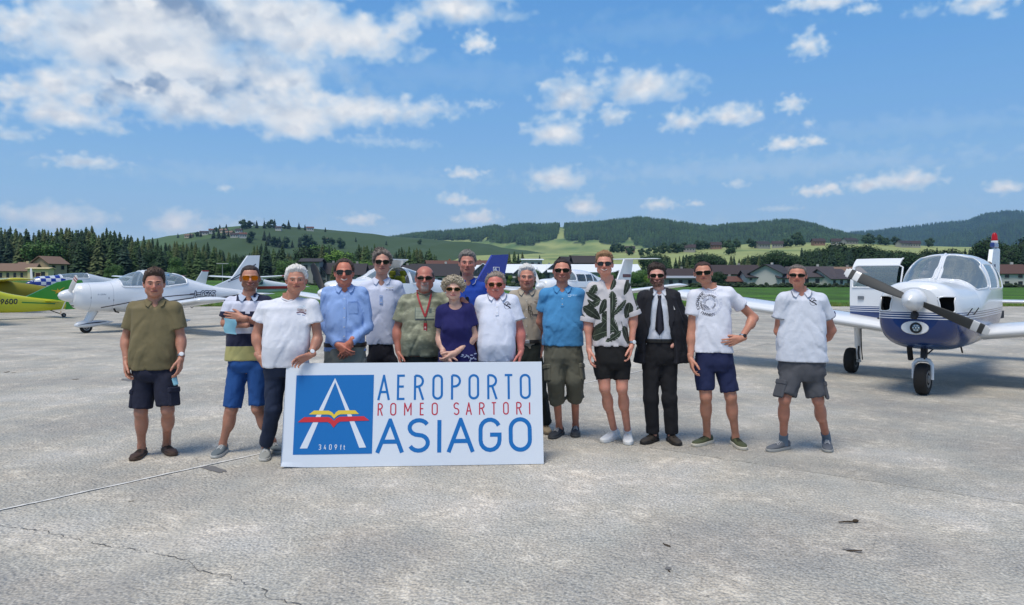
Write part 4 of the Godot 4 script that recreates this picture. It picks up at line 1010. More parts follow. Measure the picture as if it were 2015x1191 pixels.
func grow_head(f:Dictionary,look:Dictionary)->Field:
	var s:float=f.size
	var wd:float=f.wd
	var jaw:float=dict(look,"jaw",1.0)
	var nose:float=dict(look,"nose",1.0)
	var b:=Field.new(Vector3(-0.105,-0.24,-0.125)*maxf(s,f.wd),Vector3(0.105,0.135,0.135)*maxf(s,f.wd),0.0049)
	var V:=func(x:float,y:float,z:float)->Vector3:return Vector3(x*wd,y*s,z*s)
	b.ball(V.call(0,0.032,-0.014),V.call(0.075,0.083,0.095),Basis(),0.02)
	b.ball(V.call(0,-0.03,0.022),V.call(0.061*lerpf(1.0,jaw,0.5),0.082,0.066),Basis(),0.03*s)
	b.ball(V.call(0,-0.092,0.057),V.call(0.027*jaw,0.02,0.022),Basis(),0.03*s)
	for g in [-1.0,1.0]:
		b.ball(V.call(0.042*g*jaw,-0.062,0.018),V.call(0.023,0.026,0.03),Basis(),0.03*s)
		b.ball(V.call(0.037*g,-0.022,0.056),V.call(0.023,0.02,0.022),Basis(),0.02*s)
		b.ball(V.call(0.031*g,0.0,0.094),V.call(0.0155,0.0105,0.0135),Basis(),0.014*s,true)
		b.limb(V.call(0.006*g,0.019,0.084),V.call(0.043*g,0.021,0.07),0.0085*s,0.0075*s,0.014*s)
		b.ball(V.call(0.0115*g*nose,-0.034,0.091),Vector3(0.0095,0.008,0.0105)*s*nose,Basis(),0.008*s)
		b.ball(V.call(0.077*g,-0.008,-0.008),Vector3(0.009,0.031,0.019)*s,Basis(Vector3.UP,-0.45*g)*Basis(Vector3(1,0,0),-0.2),0.006*s)
		b.ball(V.call(0.083*g,-0.006,0.0),Vector3(0.006,0.017,0.009)*s,Basis(Vector3.UP,-0.45*g),0.005*s,true)
		b.limb(V.call(0.021*g,-0.036,0.094),V.call(0.033*g,-0.06,0.083),0.0035*s,0.0025*s,0.006*s,false,true)
	b.limb(V.call(0,0.012,0.082),V.call(0,-0.026,0.104+0.006*(nose-1.0)),0.0082*s*nose,0.012*s*nose,0.012*s)
	b.ball(V.call(0,-0.0645,0.083),V.call(0.022,0.0062,0.009),Basis(),0.008*s)
	b.ball(V.call(0,-0.0535,0.085),V.call(0.024,0.0045,0.008),Basis(),0.008*s)
	var bt:Basis=f.hb.transposed()
	var nb:Vector3=bt*(f.nb-f.head)
	b.limb(Vector3(0,-0.05,-0.022)*s,nb-bt*Vector3(0,0.03,0),0.055*s,0.062*s,0.025*s)
	if dict(look,"chin",0.0)>0.0:
		b.ball(V.call(0,-0.105,0.02),V.call(0.045,0.025,0.04)*look.chin,Basis(),0.03*s)
	b.net()
	return b
func grow_top(f:Dictionary,look:Dictionary,t:Dictionary,key:String)->MB:
	var grow:float=dict(t,"grow",0.001)
	var slack:float=dict(t,"slack",1.0)
	var sl:float=dict(t,"sleeve",0.6)
	var lo:=Vector3(1e9,1e9,1e9)
	var hi:=-lo
	for k in (["sh","el","wr"] if sl>1.0 else ["sh","el"]):
		for p in f[k]:
			lo=lo.min(p-Vector3.ONE*0.11)
			hi=hi.max(p+Vector3.ONE*0.11)
	for r in f[key]:
		lo=lo.min(Vector3(r[1]-r[3]-0.04,r[0]-0.04,r[2]-r[4]-0.05))
		hi=hi.max(Vector3(r[1]+r[3]+0.04,r[0]+0.04,r[2]+r[4]+0.05))
	hi.y=maxf(hi.y,f.nb.y+0.08)
	var b:=Field.new(lo,hi,0.011)
	b.trunk(trunk_rows(f,key),f.yaw,grow)
	for i in 2:
		var sh:Vector3=f.sh[i]
		var el:Vector3=f.el[i]
		var wr:Vector3=f.wr[i]
		b.limb(f.nb-Vector3(0,0.022,0),f.nb.lerp(sh,0.95),0.052,0.058,0.05)
		if sl<=1.0:
			b.limb(sh,sh.lerp(el,sl),0.057,0.062*slack,0.03,true)
		else:
			b.limb(sh,el,0.058*slack,0.052*slack,0.03)
			b.limb(el,el.lerp(wr,sl-1.0),0.053*slack,0.04*slack,0.02,true)
	b.folds(noise(int(abs(f.at.x)*100)+5,1.0,3),minf(dict(t,"fold",0.013),0.02),Vector3(3.4,2.6,3.4),1.3)
	var fw:=Basis(Vector3.UP,f.yaw)
	b.limb(f.nb+Vector3(0,0.02,-0.01),f.nb+Vector3(0,0.1,0.0),0.056,0.06,0.012,false,true)
	match String(dict(t,"neck","crew")):
		"crew":
			b.ball(f.nb+fw*Vector3(0,0.03,0.05),Vector3(0.064,0.05,0.055),fw,0.01,true)
		"scoop":
			b.ball(f.nb+fw*Vector3(0,0.02,0.07),Vector3(0.078,0.07,0.075),fw,0.008,true)
		"open":
			b.limb(f.nb+fw*Vector3(0,0.03,0.06),f.nb+fw*Vector3(0,-0.085,0.125),0.048,0.008,0.008,false,true)
		"deep":
			b.limb(f.nb+fw*Vector3(0,0.03,0.06),f.nb+fw*Vector3(0,-0.15,0.135),0.048,0.006,0.008,false,true)
		"jacket":
			for q in [[0.03,0.045,0.06],[-0.12,0.085,0.15],[-0.26,0.105,0.18],[-0.4,0.13,0.19],[-0.52,0.16,0.19]]:
				b.limb(f.nb+fw*Vector3(0.0,q[0],q[2]),f.nb+fw*Vector3(0.0,q[0]-0.13,q[2]+0.02),q[1],q[1]+0.02,0.01,false,true)
	b.net()
	var mb:=MB.new()
	var top:float=f.nb.y+0.06
	into(mb,b,func(_p:Vector3)->Color:return Color.WHITE)
	for i in mb.v.size():
		var p:Vector3=fw.transposed()*(mb.v[i]-Vector3(f.nb.x,0,0))
		mb.uv[i]=Vector2(0.5+p.x/0.7,(top-mb.v[i].y)/0.8)
	return mb
func grow_bottom(f:Dictionary,look:Dictionary)->MB:
	var t:Dictionary=look.bottom
	var r0:float=dict(t,"r0",0.098)
	var r1:float=dict(t,"r1",0.092)
	if f.hem[0]>f.kn[0].y-0.02:
		r1=minf(r1,absf(f.kn[1].x-f.kn[0].x)*0.5-0.004)
		r0=minf(r0,absf(f.hip[1].x-f.hip[0].x)*0.5+0.006)
	var waist:float=dict(t,"waist",f.rows[0][0]+0.05)
	var hm:Vector3=(f.hip[0]+f.hip[1])*0.5
	var lo:=Vector3(1e9,minf(f.hem[0],f.hem[1])-0.05,1e9)
	var hi:=Vector3(-1e9,waist+0.05,-1e9)
	for k in ["hip","kn","ank"]:
		for p in f[k]:
			lo.x=minf(lo.x,p.x-0.13)
			lo.z=minf(lo.z,p.z-0.15)
			hi.x=maxf(hi.x,p.x+0.13)
			hi.z=maxf(hi.z,p.z+0.14)
	var b:=Field.new(lo,hi,0.0125)
	var wr:Array=f.rows[0]
	var w:float=wr[3]-float(dict(t,"tight",0.014))
	b.trunk([[hm.y-0.02,hm.x,0.0,w*0.8,0.10],[hm.y+0.05,hm.x,0.0,w*1.0,0.122],[maxf(waist,hm.y+0.1),lerpf(hm.x,wr[1],0.8),wr[2]*0.6,w*0.97,wr[4]-0.012 if not t.has("tight") else wr[4]+0.008]],f.yaw,0.0,0.03)
	for i in 2:
		var hp:Vector3=f.hip[i]
		var kn:Vector3=f.kn[i]
		var an:Vector3=f.ank[i]
		var hem:float=f.hem[i]
		if hem>kn.y-0.02:
			b.limb(hp,hp.lerp(kn,(hp.y-hem)/(hp.y-kn.y)),r0,r1,0.014,true)
		else:
			var rk:float=dict(t,"rk",0.07)
			b.limb(hp,kn,r0,rk,0.03)
			b.limb(kn,kn.lerp(an,clampf((kn.y-hem)/(kn.y-an.y),0.0,1.0)),rk,r1,0.02,true)
			if t.has("cuff"):
				var q:=kn.lerp(an,(kn.y-hem-0.03)/(kn.y-an.y))
				b.ball(q,Vector3(r1+0.014,0.03,r1+0.014),Basis(),0.012)
	b.folds(noise(int(abs(f.at.x)*100)+55,1.0,3),dict(t,"fold",0.014),Vector3(4.5,3.2,4.5),0.7)
	b.net()
	var mb:=MB.new()
	into(mb,b,func(_p:Vector3)->Color:return Color.WHITE)
	return mb
func grow_one(i:int)->void:
	var f:Dictionary=FOLK[i].duplicate()
	var look:Dictionary=LOOKS[f.id]
	frame_of(f,look)
	f.body_mb=grow_body(f,look)
	f.head_field=grow_head(f,look)
	f.top_mb=grow_top(f,look,look.top,"rows")
	f.bottom_mb=grow_bottom(f,look)
	if look.has("jacket"):
		f.jacket_mb=grow_top(f,look,look.jacket,"rows2")
	grown[i]=f
func front_z(mb:MB,xf:Transform3D,x:float,y:float,rad:=0.012)->float:
	var inv:=xf.affine_inverse()
	var best:=-9.0
	var r2:=rad*rad
	for p in mb.v:
		var q:=inv*p
		var dx:=q.x-x
		var dy:=q.y-y
		if dx*dx+dy*dy<r2 and q.z>best:
			best=q.z
	return best
func hairs(f:Dictionary,look:Dictionary)->MB:
	var hr:Dictionary=look.hair
	var s:float=f.size
	var mb:=MB.new()
	var line:Array=hr.line
	var azs:=[0.0,42.0,78.0,115.0,180.0]
	var c0:=Vector3(0,0.03,-0.012)
	var r:=Vector3(0.0755,0.085,0.0975)
	var nse:=noise(int(abs(f.at.x)*77)+3,1.0,3)
	var col:Color=lin(hr.col)
	var col2:Color=lin(hr.col2)
	var NU:=88
	var NV:=44
	var keep:={}
	var th:={}
	for j in NV+1:
		var el:=lerpf(-62.0,90.0,float(j)/NV)
		for i in NU:
			var az:=360.0*i/NU
			var aa:=absf(az if az<=180.0 else az-360.0)
			var k:=0
			while k<3 and aa>azs[k+1]:
				k+=1
			var lim:float=lerpf(line[k],line[k+1],smoothstep(azs[k],azs[k+1],aa))
			lim+=nse.get_noise_2d(az*0.12,3.0)*5.0
			var m:=smoothstep(lim-2.0,lim+9.0,el)
			if hr.has("bald"):
				m*=1.0-smoothstep(hr.bald-14.0,hr.bald,el-(aa-90.0)*0.35)
			var up:=clampf(sin(deg_to_rad(el)),0.0,1.0)
			var t:float=lerpf(hr.side,hr.top,smoothstep(0.25,0.8,up))+float(dict(hr,"quiff",0.0))*up*clampf(cos(deg_to_rad(aa)),0.0,1.0)*1.6*smoothstep(0.3,0.7,up)
			if hr.has("part"):
				t+=0.006*sin(deg_to_rad(az))*hr.part*up
			var n:=nse.get_noise_3d(az*0.55,el*0.10,1.0)
			var n2:=nse.get_noise_3d(az*0.10,el*0.09,8.0)
			t*=1.0+0.55*n+0.5*n2*float(dict(hr,"messy",0.6))
			var e:=deg_to_rad(el)
			var a:=deg_to_rad(az)
			var dir:=Vector3(sin(a)*cos(e),sin(e),cos(a)*cos(e))
			var rr:=Vector3(r.x,r.y,r.z)
			var p:=c0+Vector3(dir.x*rr.x,dir.y*rr.y,dir.z*rr.z)
			if el<0.0 and aa>70.0:
				p.x*=lerpf(1.0,0.93,-el/60.0)
			p+=dir*(lerpf(-0.006,t,m))
			if hr.has("sweep"):
				p+=hr.sweep*up*up*m*(0.7+0.8*n2)
			mb.c=col.lerp(col2,clampf(0.5+n*1.5+n2*0.5,0.0,1.0))
			if hr.has("sides"):
				mb.c=mb.c.lerp(lin(hr.sides),(1.0-smoothstep(0.1,0.55,up))*0.9)
			mb.add(p*s)
			keep[j*NU+i]=m>0.02
	for j in NV:
		for i in NU:
			var q:=[j*NU+i,j*NU+(i+1)%NU,(j+1)*NU+(i+1)%NU,(j+1)*NU+i]
			if keep[q[0]] or keep[q[1]] or keep[q[2]] or keep[q[3]]:
				mb.quad(q[0],q[3],q[2],q[1])
	var rng:=RandomNumberGenerator.new()
	rng.seed=int(abs(f.at.x)*1000)+1
	for k in int(dict(hr,"curls",0)):
		var az:=rng.randf()*TAU
		var el:=deg_to_rad(rng.randf_range(-42.0,88.0))
		var aa:=absf(rad_to_deg(az if az<PI else az-TAU))
		if rad_to_deg(el)<lerpf(line[0]+2.0,line[1]-20.0,smoothstep(20.0,60.0,aa)):
			continue
		var dir:=Vector3(sin(az)*cos(el),sin(el),cos(az)*cos(el))
		var up:=clampf(dir.y,0.0,1.0)
		var p:=c0+dir*(r+Vector3.ONE*(lerpf(hr.side,hr.top,up)*rng.randf_range(0.5,1.05)))
		mb.c=col.lerp(col2,rng.randf())
		var b:=Basis.from_euler(Vector3(rng.randf()*6,rng.randf()*6,0))
		var loop:=[]
		var cr:=rng.randf_range(0.008,0.015)
		for t in 7:
			var w:=t*1.05
			loop.append((p+b*Vector3(cos(w)*cr,(t-3)*0.003,sin(w)*cr))*s)
		mb.tube(loop,[0.002*s,0.0045*s,0.0055*s,0.006*s,0.0055*s,0.0045*s,0.002*s],4)
	for k in int(dict(hr,"locks",40)):
		var az:=rng.randf()*TAU
		var el:=deg_to_rad(rng.randf_range(15.0,85.0))
		var dir:=Vector3(sin(az)*cos(el),sin(el),cos(az)*cos(el))
		if hr.has("bald") or cos(az)>0.3 and rad_to_deg(el)<line[0]+12.0:
			continue
		var up:=dir.y
		var p:=c0+Vector3(dir.x*r.x,dir.y*r.y,dir.z*r.z)+dir*lerpf(hr.side,hr.top,up)*0.9
		var sw:Vector3=dict(hr,"sweep",Vector3(0.0,0.0,0.0))
		p+=sw*up*up
		var flow:=(Vector3(rng.randfn(0,0.3),rng.randfn(0.0,0.25),rng.randfn(-0.2,0.4))+sw*30.0+dir*0.3).normalized()
		var ln:float=rng.randf_range(0.008,0.018)*(1.0+sw.length()*25.0)*float(dict(hr,"messy",0.6))*1.5
		mb.c=col.lerp(col2,rng.randf())
		mb.tube([p*s,(p+flow*ln*0.6+dir*0.003)*s,(p+flow*ln-dir*0.002)*s],[0.0045*s,0.0035*s,0.0006],4)
	return mb
func head_mesh(f:Dictionary,look:Dictionary)->MB:
	var hf:Field=f.head_field
	var s:float=f.size
	var skin:Color=lin(look.skin)
	var red:=lin(Color(look.skin).lerp(Color8(176,78,66),0.42))
	var lip:=lin(Color(look.skin).lerp(Color8(150,70,66),0.6))
	var beard:String=dict(look,"beard","")
	var bc:Color=lin(dict(look,"beard_col",Color8(48,34,28)))
	var bs:float=dict(look,"beard_str",0.8)
	var nse:=noise(55,60.0,2)
	var mb:=MB.new()
	var paint:=func(p:Vector3)->Color:
		var q:=Vector3(p.x/f.wd,p.y/s,p.z/s)
		var ax:=absf(q.x)
		var c:=skin
		var ck:=exp(-((ax-0.04)*(ax-0.04)+(q.y+0.024)*(q.y+0.024))/0.0006)*(0.7 if q.z>0.02 else 0.0)
		var ns:=exp(-(q.x*q.x+(q.y+0.028)*(q.y+0.028))/0.0003)*(0.75 if q.z>0.07 else 0.0)
		var ear:=0.5 if ax>0.075 else 0.0
		c=c.lerp(red,clampf(ck+ns+ear,0.0,0.9))
		if q.z>0.06 and ax<0.027 and absf(q.y+0.059)<0.0095-ax*0.12:
			c=c.lerp(lip,0.8)
		if beard:
			var m:=0.0
			var low:=smoothstep(-0.032,-0.05,q.y-ax*0.35+(0.035 if q.z<0.0 else 0.0))*smoothstep(-0.135,-0.112,q.y)
			var tash:=(1.0-smoothstep(0.024,0.034,ax))*smoothstep(-0.056,-0.052,q.y)*(1.0-smoothstep(-0.044,-0.038,q.y))*(1.0 if q.z>0.06 else 0.0)
			var side:=smoothstep(0.05,0.06,ax)*(1.0-smoothstep(0.01,0.02,q.y))*smoothstep(-0.07,-0.04,q.y)*(1.0 if q.z>-0.005 and q.z<0.05 else 0.0)
			if beard=="full":
				m=maxf(low,maxf(tash,side))
			elif beard=="goatee":
				m=maxf(low*(1.0-smoothstep(0.026,0.04,ax)),tash)
			else:
				m=tash
			if q.z<-0.03:
				m=0.0
			c=c.lerp(bc,clampf(m*bs*(0.9+0.6*nse.get_noise_3dv(q)),0.0,0.96))
		return c
	into(mb,hf,paint)
	return mb
func face_frame(f:Dictionary)->Transform3D:
	return Transform3D(f.hb*Basis().scaled(Vector3(f.wd/f.size,1,1)),f.head)
func outline(kind:String,w:float,h:float)->Array:
	var pts:=[]
	for k in 20:
		var a:=TAU*k/20
		var c:=cos(a)
		var n:=sin(a)
		var e:=0.62 if kind=="square" else (0.8 if kind=="aviator" else 1.0)
		var x:=signf(c)*pow(absf(c),e)*w*0.5
		var y:=signf(n)*pow(absf(n),e)*h*0.5
		if kind!="round" and n<0.0:
			x*=1.0-0.16*absf(n)
		pts.append(Vector2(x,y))
	return pts
func glasses(f:Dictionary,look:Dictionary,hm:MB,who:Node3D)->void:
	var g:Dictionary=look.glasses
	var s:float=f.size
	var fr:=MB.new()
	var le:=[MB.new(),MB.new()]
	var w:float=dict(g,"w",0.054)
	var h:float=dict(g,"h",0.04)
	var y0:float=dict(g,"y",0.003)
	var zf:=front_z(hm,Transform3D(),0.0,0.012*s,0.006)/s+0.004
	var zs:=front_z(hm,Transform3D(),0.034*f.wd,0.018*s,0.008)/s+0.007
	zs=maxf(zs,zf-0.012)
	for i in 2:
		var sg:=-1.0 if i==0 else 1.0
		var loop:=[]
		var poly:=PackedVector2Array()
		for p in outline(g.kind,w,h):
			poly.append(p*s)
			var q:Vector2=p*1.0
			var x:=0.0335*sg+q.x
			loop.append(Vector3(x,y0+q.y,zs-absf(x)*0.12+0.003)*s)
		loop.append(loop[0])
		loop.append(loop[1])
		fr.tube(loop,dict(g,"rim",0.0022)*s,5)
		var mid:=Vector3(0.0335*sg,y0,zs-0.0335*0.12+0.004)*s
		le[i].prism(poly,0.002,Transform3D(Basis(Vector3.UP,-sg*-0.12),mid))
		fr.tube([Vector3((0.0335+w*0.5)*sg,y0+h*0.28,zs-0.007)*s,Vector3(0.071*sg,y0+h*0.25,zs-0.02)*s,Vector3(0.079*sg,0.008,0.0)*s,Vector3(0.08*sg,-0.006,-0.02)*s],dict(g,"rim",0.0022)*s*1.1,5)
	fr.tube([Vector3(-0.0335+w*0.42,y0+h*0.18,zs)*s,Vector3(0,y0+h*0.24,zf+0.001)*s,Vector3(0.0335-w*0.42,y0+h*0.18,zs)*s],0.0022*s,5)
	if g.has("bar"):
		fr.tube([Vector3(-0.0335,y0+h*0.48,zs+0.001)*s,Vector3(0,y0+h*0.46,zf+0.001)*s,Vector3(0.0335,y0+h*0.48,zs+0.001)*s],0.002*s,5)
	var o:=part("sunglasses",fr.mesh(),M[dict(g,"frame","black_plastic")],who)
	o.transform=face_frame(f)
	for i in 2:
		part("lens",le[i].mesh(),M[dict(g,"lens","dark_lens")],o)
func face(f:Dictionary,look:Dictionary,hm:MB,who:Node3D)->void:
	var s:float=f.size
	var hx:=face_frame(f)
	var smile:String=dict(look,"smile","closed")
	var mo:=MB.new()
	var w:=0.025 if smile=="closed" else 0.029
	var rise:=0.002 if smile=="closed" else 0.008
	var up:=[]
	var dn:=[]
	var lip:=lin(Color(look.skin).lerp(dict(look,"lip",Color8(150,68,64)),0.62))
	var gap:=0.0 if smile=="closed" else (0.0032 if smile=="slight" else 0.010)
	for k in 9:
		var t:=k/4.0-1.0
		var y:=-0.0585+rise*t*t
		var z:=front_z(hm,Transform3D(),w*t*f.wd,y*s,0.006)/s-0.0022
		up.append(Vector3(w*t,y+gap*0.6*(1-t*t)+0.0018,z)*s)
		dn.append(Vector3(w*t,y-gap*(1-t*t)-0.002,z)*s)
	mo.c=lip
	mo.tube(up,[0.0012*s,0.0026*s,0.0032*s,0.0034*s,0.0034*s,0.0034*s,0.0032*s,0.0026*s,0.0012*s],5)
	mo.tube(dn,[0.0012*s,0.0028*s,0.0036*s,0.004*s,0.0042*s,0.004*s,0.0036*s,0.0028*s,0.0012*s],5)
	if gap>0.0:
		mo.c=lin(Color8(222,214,200))
		var r1:=PackedVector3Array()
		var r2:=PackedVector3Array()
		for k in 9:
			r1.append(up[k]+Vector3(0,-0.001,0.0016)*s)
			r2.append(dn[k]+Vector3(0,0.001,0.0016)*s)
		mo.loft([r2,r1],false,false)
	else:
		mo.c=lin(Color8(84,40,36))
		var md:=[]
		for k in 9:
			md.append((up[k]+dn[k])*0.5+Vector3(0,0,0.0026*s))
		mo.tube(md,0.0011*s,4)
	part("mouth",mo.mesh(),M.lips,who).transform=hx
	for g in [-1.0,1.0]:
		var eb:=MB.new()
		eb.c=lin(dict(look,"brow",Color8(60,46,40)))
		var path:=[]
		for k in 5:
			var x:float=lerpf(0.013,0.05,k/4.0)
			var y:float=0.021+0.006*sin(k/4.0*2.4)-0.001*k
			path.append(Vector3(x*g,y,front_z(hm,Transform3D(),x*g*f.wd,y*s,0.007)/s+0.0005)*s)
		eb.tube(path,[0.003*s,0.004*s,0.004*s,0.003*s,0.0012*s],5)
		part("eyebrow",eb.mesh(),M.hair,who).transform=hx
	if not look.has("glasses"):
		for g in [-1.0,1.0]:
			var e:=MB.new()
			var z:=front_z(hm,Transform3D(),0.031*g*f.wd,0.0,0.006)/s
			e.c=lin(Color8(214,204,196))
			e.ellip(Vector3(0.031*g,0.0,z-0.006)*s,Vector3(0.0125,0.0058,0.009)*s)
			e.c=lin(Color8(40,28,22))
			e.ellip(Vector3(0.031*g,0.0,z+0.0012)*s,Vector3(0.0055,0.0052,0.0028)*s)
			e.c=lin(Color(look.skin).darkened(0.15))
			e.tube([Vector3(0.0175*g,-0.001,z-0.002)*s,Vector3(0.031*g,0.0062,z+0.002)*s,Vector3(0.0445*g,-0.001,z-0.006)*s],[0.0016*s,0.0032*s,0.0016*s],5)
			e.tube([Vector3(0.0185*g,-0.002,z-0.002)*s,Vector3(0.031*g,-0.0062,z+0.001)*s,Vector3(0.0435*g,-0.002,z-0.005)*s],[0.0012*s,0.0026*s,0.0012*s],5)
			part("eye",e.mesh(),M.eye,who).transform=hx
func collar(f:Dictionary,col:Material,rim:Material,who:Node3D,spread:=0.05,drop:=0.062)->void:
	var fw:=Transform3D(Basis(Vector3.UP,f.yaw),f.nb)
	var mb:=MB.new()
	var a:=[]
	var b:=[]
	var c:=[]
	var e:=[]
	var edge:=[]
	var g:=0.30
	for k in 33:
		var ph:float=lerpf(g,TAU-g,k/32.0)
		var bk:=(1.0-cos(ph))*0.5
		var tip:=pow(1.0-bk,3.0)
		var x:=sin(ph)
		var z:=cos(ph)
		var yt:=-0.012+0.056*sqrt(bk)
		a.append(Vector3(x*0.059,yt-0.02,z*0.061))
		b.append(Vector3(x*0.063,yt,z*0.065))
		c.append(Vector3(x*0.067,yt+0.001,z*0.069))
		var lx:=x*lerpf(0.082,0.09,bk)+signf(x)*tip*spread*0.55
		var ly:=lerpf(0.01,0.004,bk)-tip*drop+(0.014 if absf(x)>0.8 else 0.0)
		var lz:=z*0.088
		if z>0.15:
			var q:=front_z(f.top_mb,fw,lx,ly,0.022)
			if q>-1.0:
				lz=maxf(lz,q+0.006)
		e.append(Vector3(lx,ly,lz))
		edge.append(Vector3(lx,ly,lz))
	var rings:=[PackedVector3Array(a),PackedVector3Array(b),PackedVector3Array(c),PackedVector3Array(e)]
	mb.loft(rings,false,false)
	var o:=part("collar",mb.mesh(),col,who)
	o.transform=fw
	if rim:
		var r:=MB.new()
		r.tube(edge,0.0028,4)
		part("trim",r.mesh(),rim,o)
	else:
		var r:=MB.new()
		r.tube(edge,0.0018,4)
		part("trim",r.mesh(),col,o)
func chest_strip(f:Dictionary,src:MB,pts:Array,w:float,lift:=0.003)->MB:
	var fw:=Transform3D(Basis(Vector3.UP,f.yaw),f.nb)
	var mb:=MB.new()
	var l:=PackedVector3Array()
	var r:=PackedVector3Array()
	for i in pts.size():
		var p:Vector2=pts[i]
		var t:Vector2=(pts[mini(i+1,pts.size()-1)]-pts[maxi(i-1,0)]).normalized()
		var n:=Vector2(-t.y,t.x)*w*0.5
		var z:=front_z(src,fw,p.x,p.y,maxf(0.014,w*0.6))+lift
		l.append(fw*Vector3(p.x+n.x,p.y+n.y,z))
		r.append(fw*Vector3(p.x-n.x,p.y-n.y,z))
	mb.loft([l,r],false,false)
	var back:=[]
	var q1:=PackedVector3Array()
	var q2:=PackedVector3Array()
	var off:=fw.basis.z*0.004
	for i in pts.size():
		q1.append(l[i]-off)
		q2.append(r[i]-off)
	mb.loft([q1,l],false,false)
	mb.loft([r,q2],false,false)
	return mb
func crew(f:Dictionary,m:Material,who:Node3D,scoop:=0.0)->void:
	var mb:=MB.new()
	var fw:=Transform3D(Basis(Vector3.UP,f.yaw),f.nb)
	var path:=[]
	for k in 25:
		var ph:=TAU*k/24
		var bk:=(1.0-cos(ph))*0.5
		path.append(Vector3(sin(ph)*(0.064+scoop*0.25),-0.014+0.045*sqrt(bk)-scoop*(1.0-bk),cos(ph)*(0.066+scoop*0.12*(1.0-bk))))
	path.append(path[1])
	mb.tube(path,0.0075 if scoop==0.0 else 0.005,6,false)
	part("neckband",mb.mesh(),m,who).transform=fw
func shoe(f:Dictionary,i:int,k:Dictionary,who:Node3D)->void:
	var h:Vector3=f.heel[i]
	var d:Vector3=f.toe[i]-h
	var L:=clampf(d.length(),0.27,0.31)
	d=d.normalized()
	var xf:=Transform3D(Basis(Vector3.UP,atan2(d.x,d.z)),h-d*0.012)
	var up:=MB.new()
	var so:=MB.new()
	var high:float=dict(k,"high",0.085)
	var th:float=dict(k,"sole_h",0.026)
	var st:=[[0.0,0.012,high*0.72],[0.03,0.028,high*0.98],[0.12,0.036,high],[0.26,0.037,high*1.02],[0.36,0.038,high*0.97],[0.46,0.041,high*0.86],[0.58,0.046,high*0.72],[0.72,0.048,0.055],[0.84,0.044,0.05],[0.93,0.034,0.045],[0.985,0.019,0.037],[1.0,0.008,0.03]]
	var rings:=[]
	for q in st:
		var ring:=PackedVector3Array()
		for j in 16:
			var a:=TAU*j/16
			var c:=cos(a)
			var n:=sin(a)
			var y:float=th*0.6+(q[2]-th*0.6)*(0.5+0.5*signf(n)*pow(absf(n),0.7))
			var nar:float=1.0-0.35*smoothstep(0.05,0.1,y)*smoothstep(0.5,0.35,q[0])
			ring.append(Vector3(signf(c)*pow(absf(c),0.75)*q[1]*nar,y,q[0]*L))
		rings.append(ring)
	up.loft(rings)
	var o:=part("shoe",up.mesh(),k.mat,who)
	o.transform=xf
	var srings:=[]
	for lev in [[0.0,0.94],[0.004,1.0],[th*0.9,1.03],[th,0.98]]:
		var ring:=PackedVector3Array()
		for j in 30:
			var a:=TAU*j/30
			var zz:=0.5-0.5*cos(a)
			var w:=0.0
			for q in st.size()-1:
				if zz>=st[q][0] and zz<=st[q+1][0]:
					w=lerpf(st[q][1],st[q+1][1],(zz-st[q][0])/(st[q+1][0]-st[q][0]))
			ring.append(Vector3((w+0.004)*lev[1]*signf(sin(a)+1e-6)*(1.0 if absf(sin(a))>0.02 else 0.3),lev[0]+0.001,(zz-0.5)*(L+0.008)*lev[1]+L*0.5))
		srings.append(ring)
	so.loft(srings)
	part("sole",so.mesh(),k.sole,o)
	var la:=MB.new()
	for j in 4:
		var t:=0.40+j*0.065
		var y:float=lerpf(high*0.95,0.06,(t-0.38)/0.32)+0.002
		la.tube([Vector3(-0.024,y-0.012,t*L),Vector3(-0.008,y+0.001,(t+0.02)*L),Vector3(0.008,y+0.001,(t-0.01)*L),Vector3(0.024,y-0.012,(t+0.01)*L)],0.0028,4)
	part("laces",la.mesh(),k.lace,o)
	if k.has("sock"):
		var sk:=MB.new()
		var an:Vector3=f.ank[i]
		var tp:Vector3=an.lerp(f.kn[i],float(dict(k,"sock_h",0.08)))
		sk.tube([an-Vector3(0,0.05,0),an,tp],[0.043,0.041,0.042],12)
		part("sock",sk.mesh(),k.sock,who)
func watch(f:Dictionary,i:int,band:Material,facem:Material,who:Node3D,facing:=Vector3(0,0,1))->void:
	var w:Vector3=f.wr[i]
	var d:Vector3=((w-f.el[i]) as Vector3).normalized()
	var c:=w-d*0.03
	var n:=(facing-d*facing.dot(d)).normalized()
	var b:=Basis(n.cross(d),d,n)*Basis().scaled(Vector3.ONE*(0.8 if f.id=="woman" else 1.0))
	var mb:=MB.new()
	mb.lathe([[0.031,-0.009],[0.034,-0.009],[0.034,0.009],[0.031,0.009]],18,c,b,false)
	var o:=part("watch",mb.mesh(),band,who)
	var fc:=MB.new()
	fc.lathe([[0.001,0.032],[0.019,0.032],[0.02,0.04],[0.017,0.0425],[0.001,0.0425]],18,c,Basis(b.x,n*(0.78 if f.id=="woman" else 1.0),d)*Basis().scaled(Vector3(0.75,1,0.75) if f.id=="woman" else Vector3.ONE))
	part("watch_face",fc.mesh(),facem,o)
func body_of(f:Dictionary,hm:MB)->MB:
	var mb:MB=f.body_mb
	var n:=mb.v.size()
	var xf:=Transform3D(f.hb,f.head)
	for i in hm.v.size():
		mb.v.append(xf*hm.v[i])
		mb.col.append(hm.col[i])
		mb.uv.append(hm.uv[i])
	for i in hm.ix:
		mb.ix.append(n+i)
	return mb
func arc(cx:float,cy:float,rx:float,ry:float,a0:float,a1:float,n:=8)->Array:
	var o:=[]
	for k in n+1:
		var a:=deg_to_rad(lerpf(a0,a1,float(k)/n))
		o.append(Vector2(cx+cos(a)*rx,cy+sin(a)*ry))
	return o
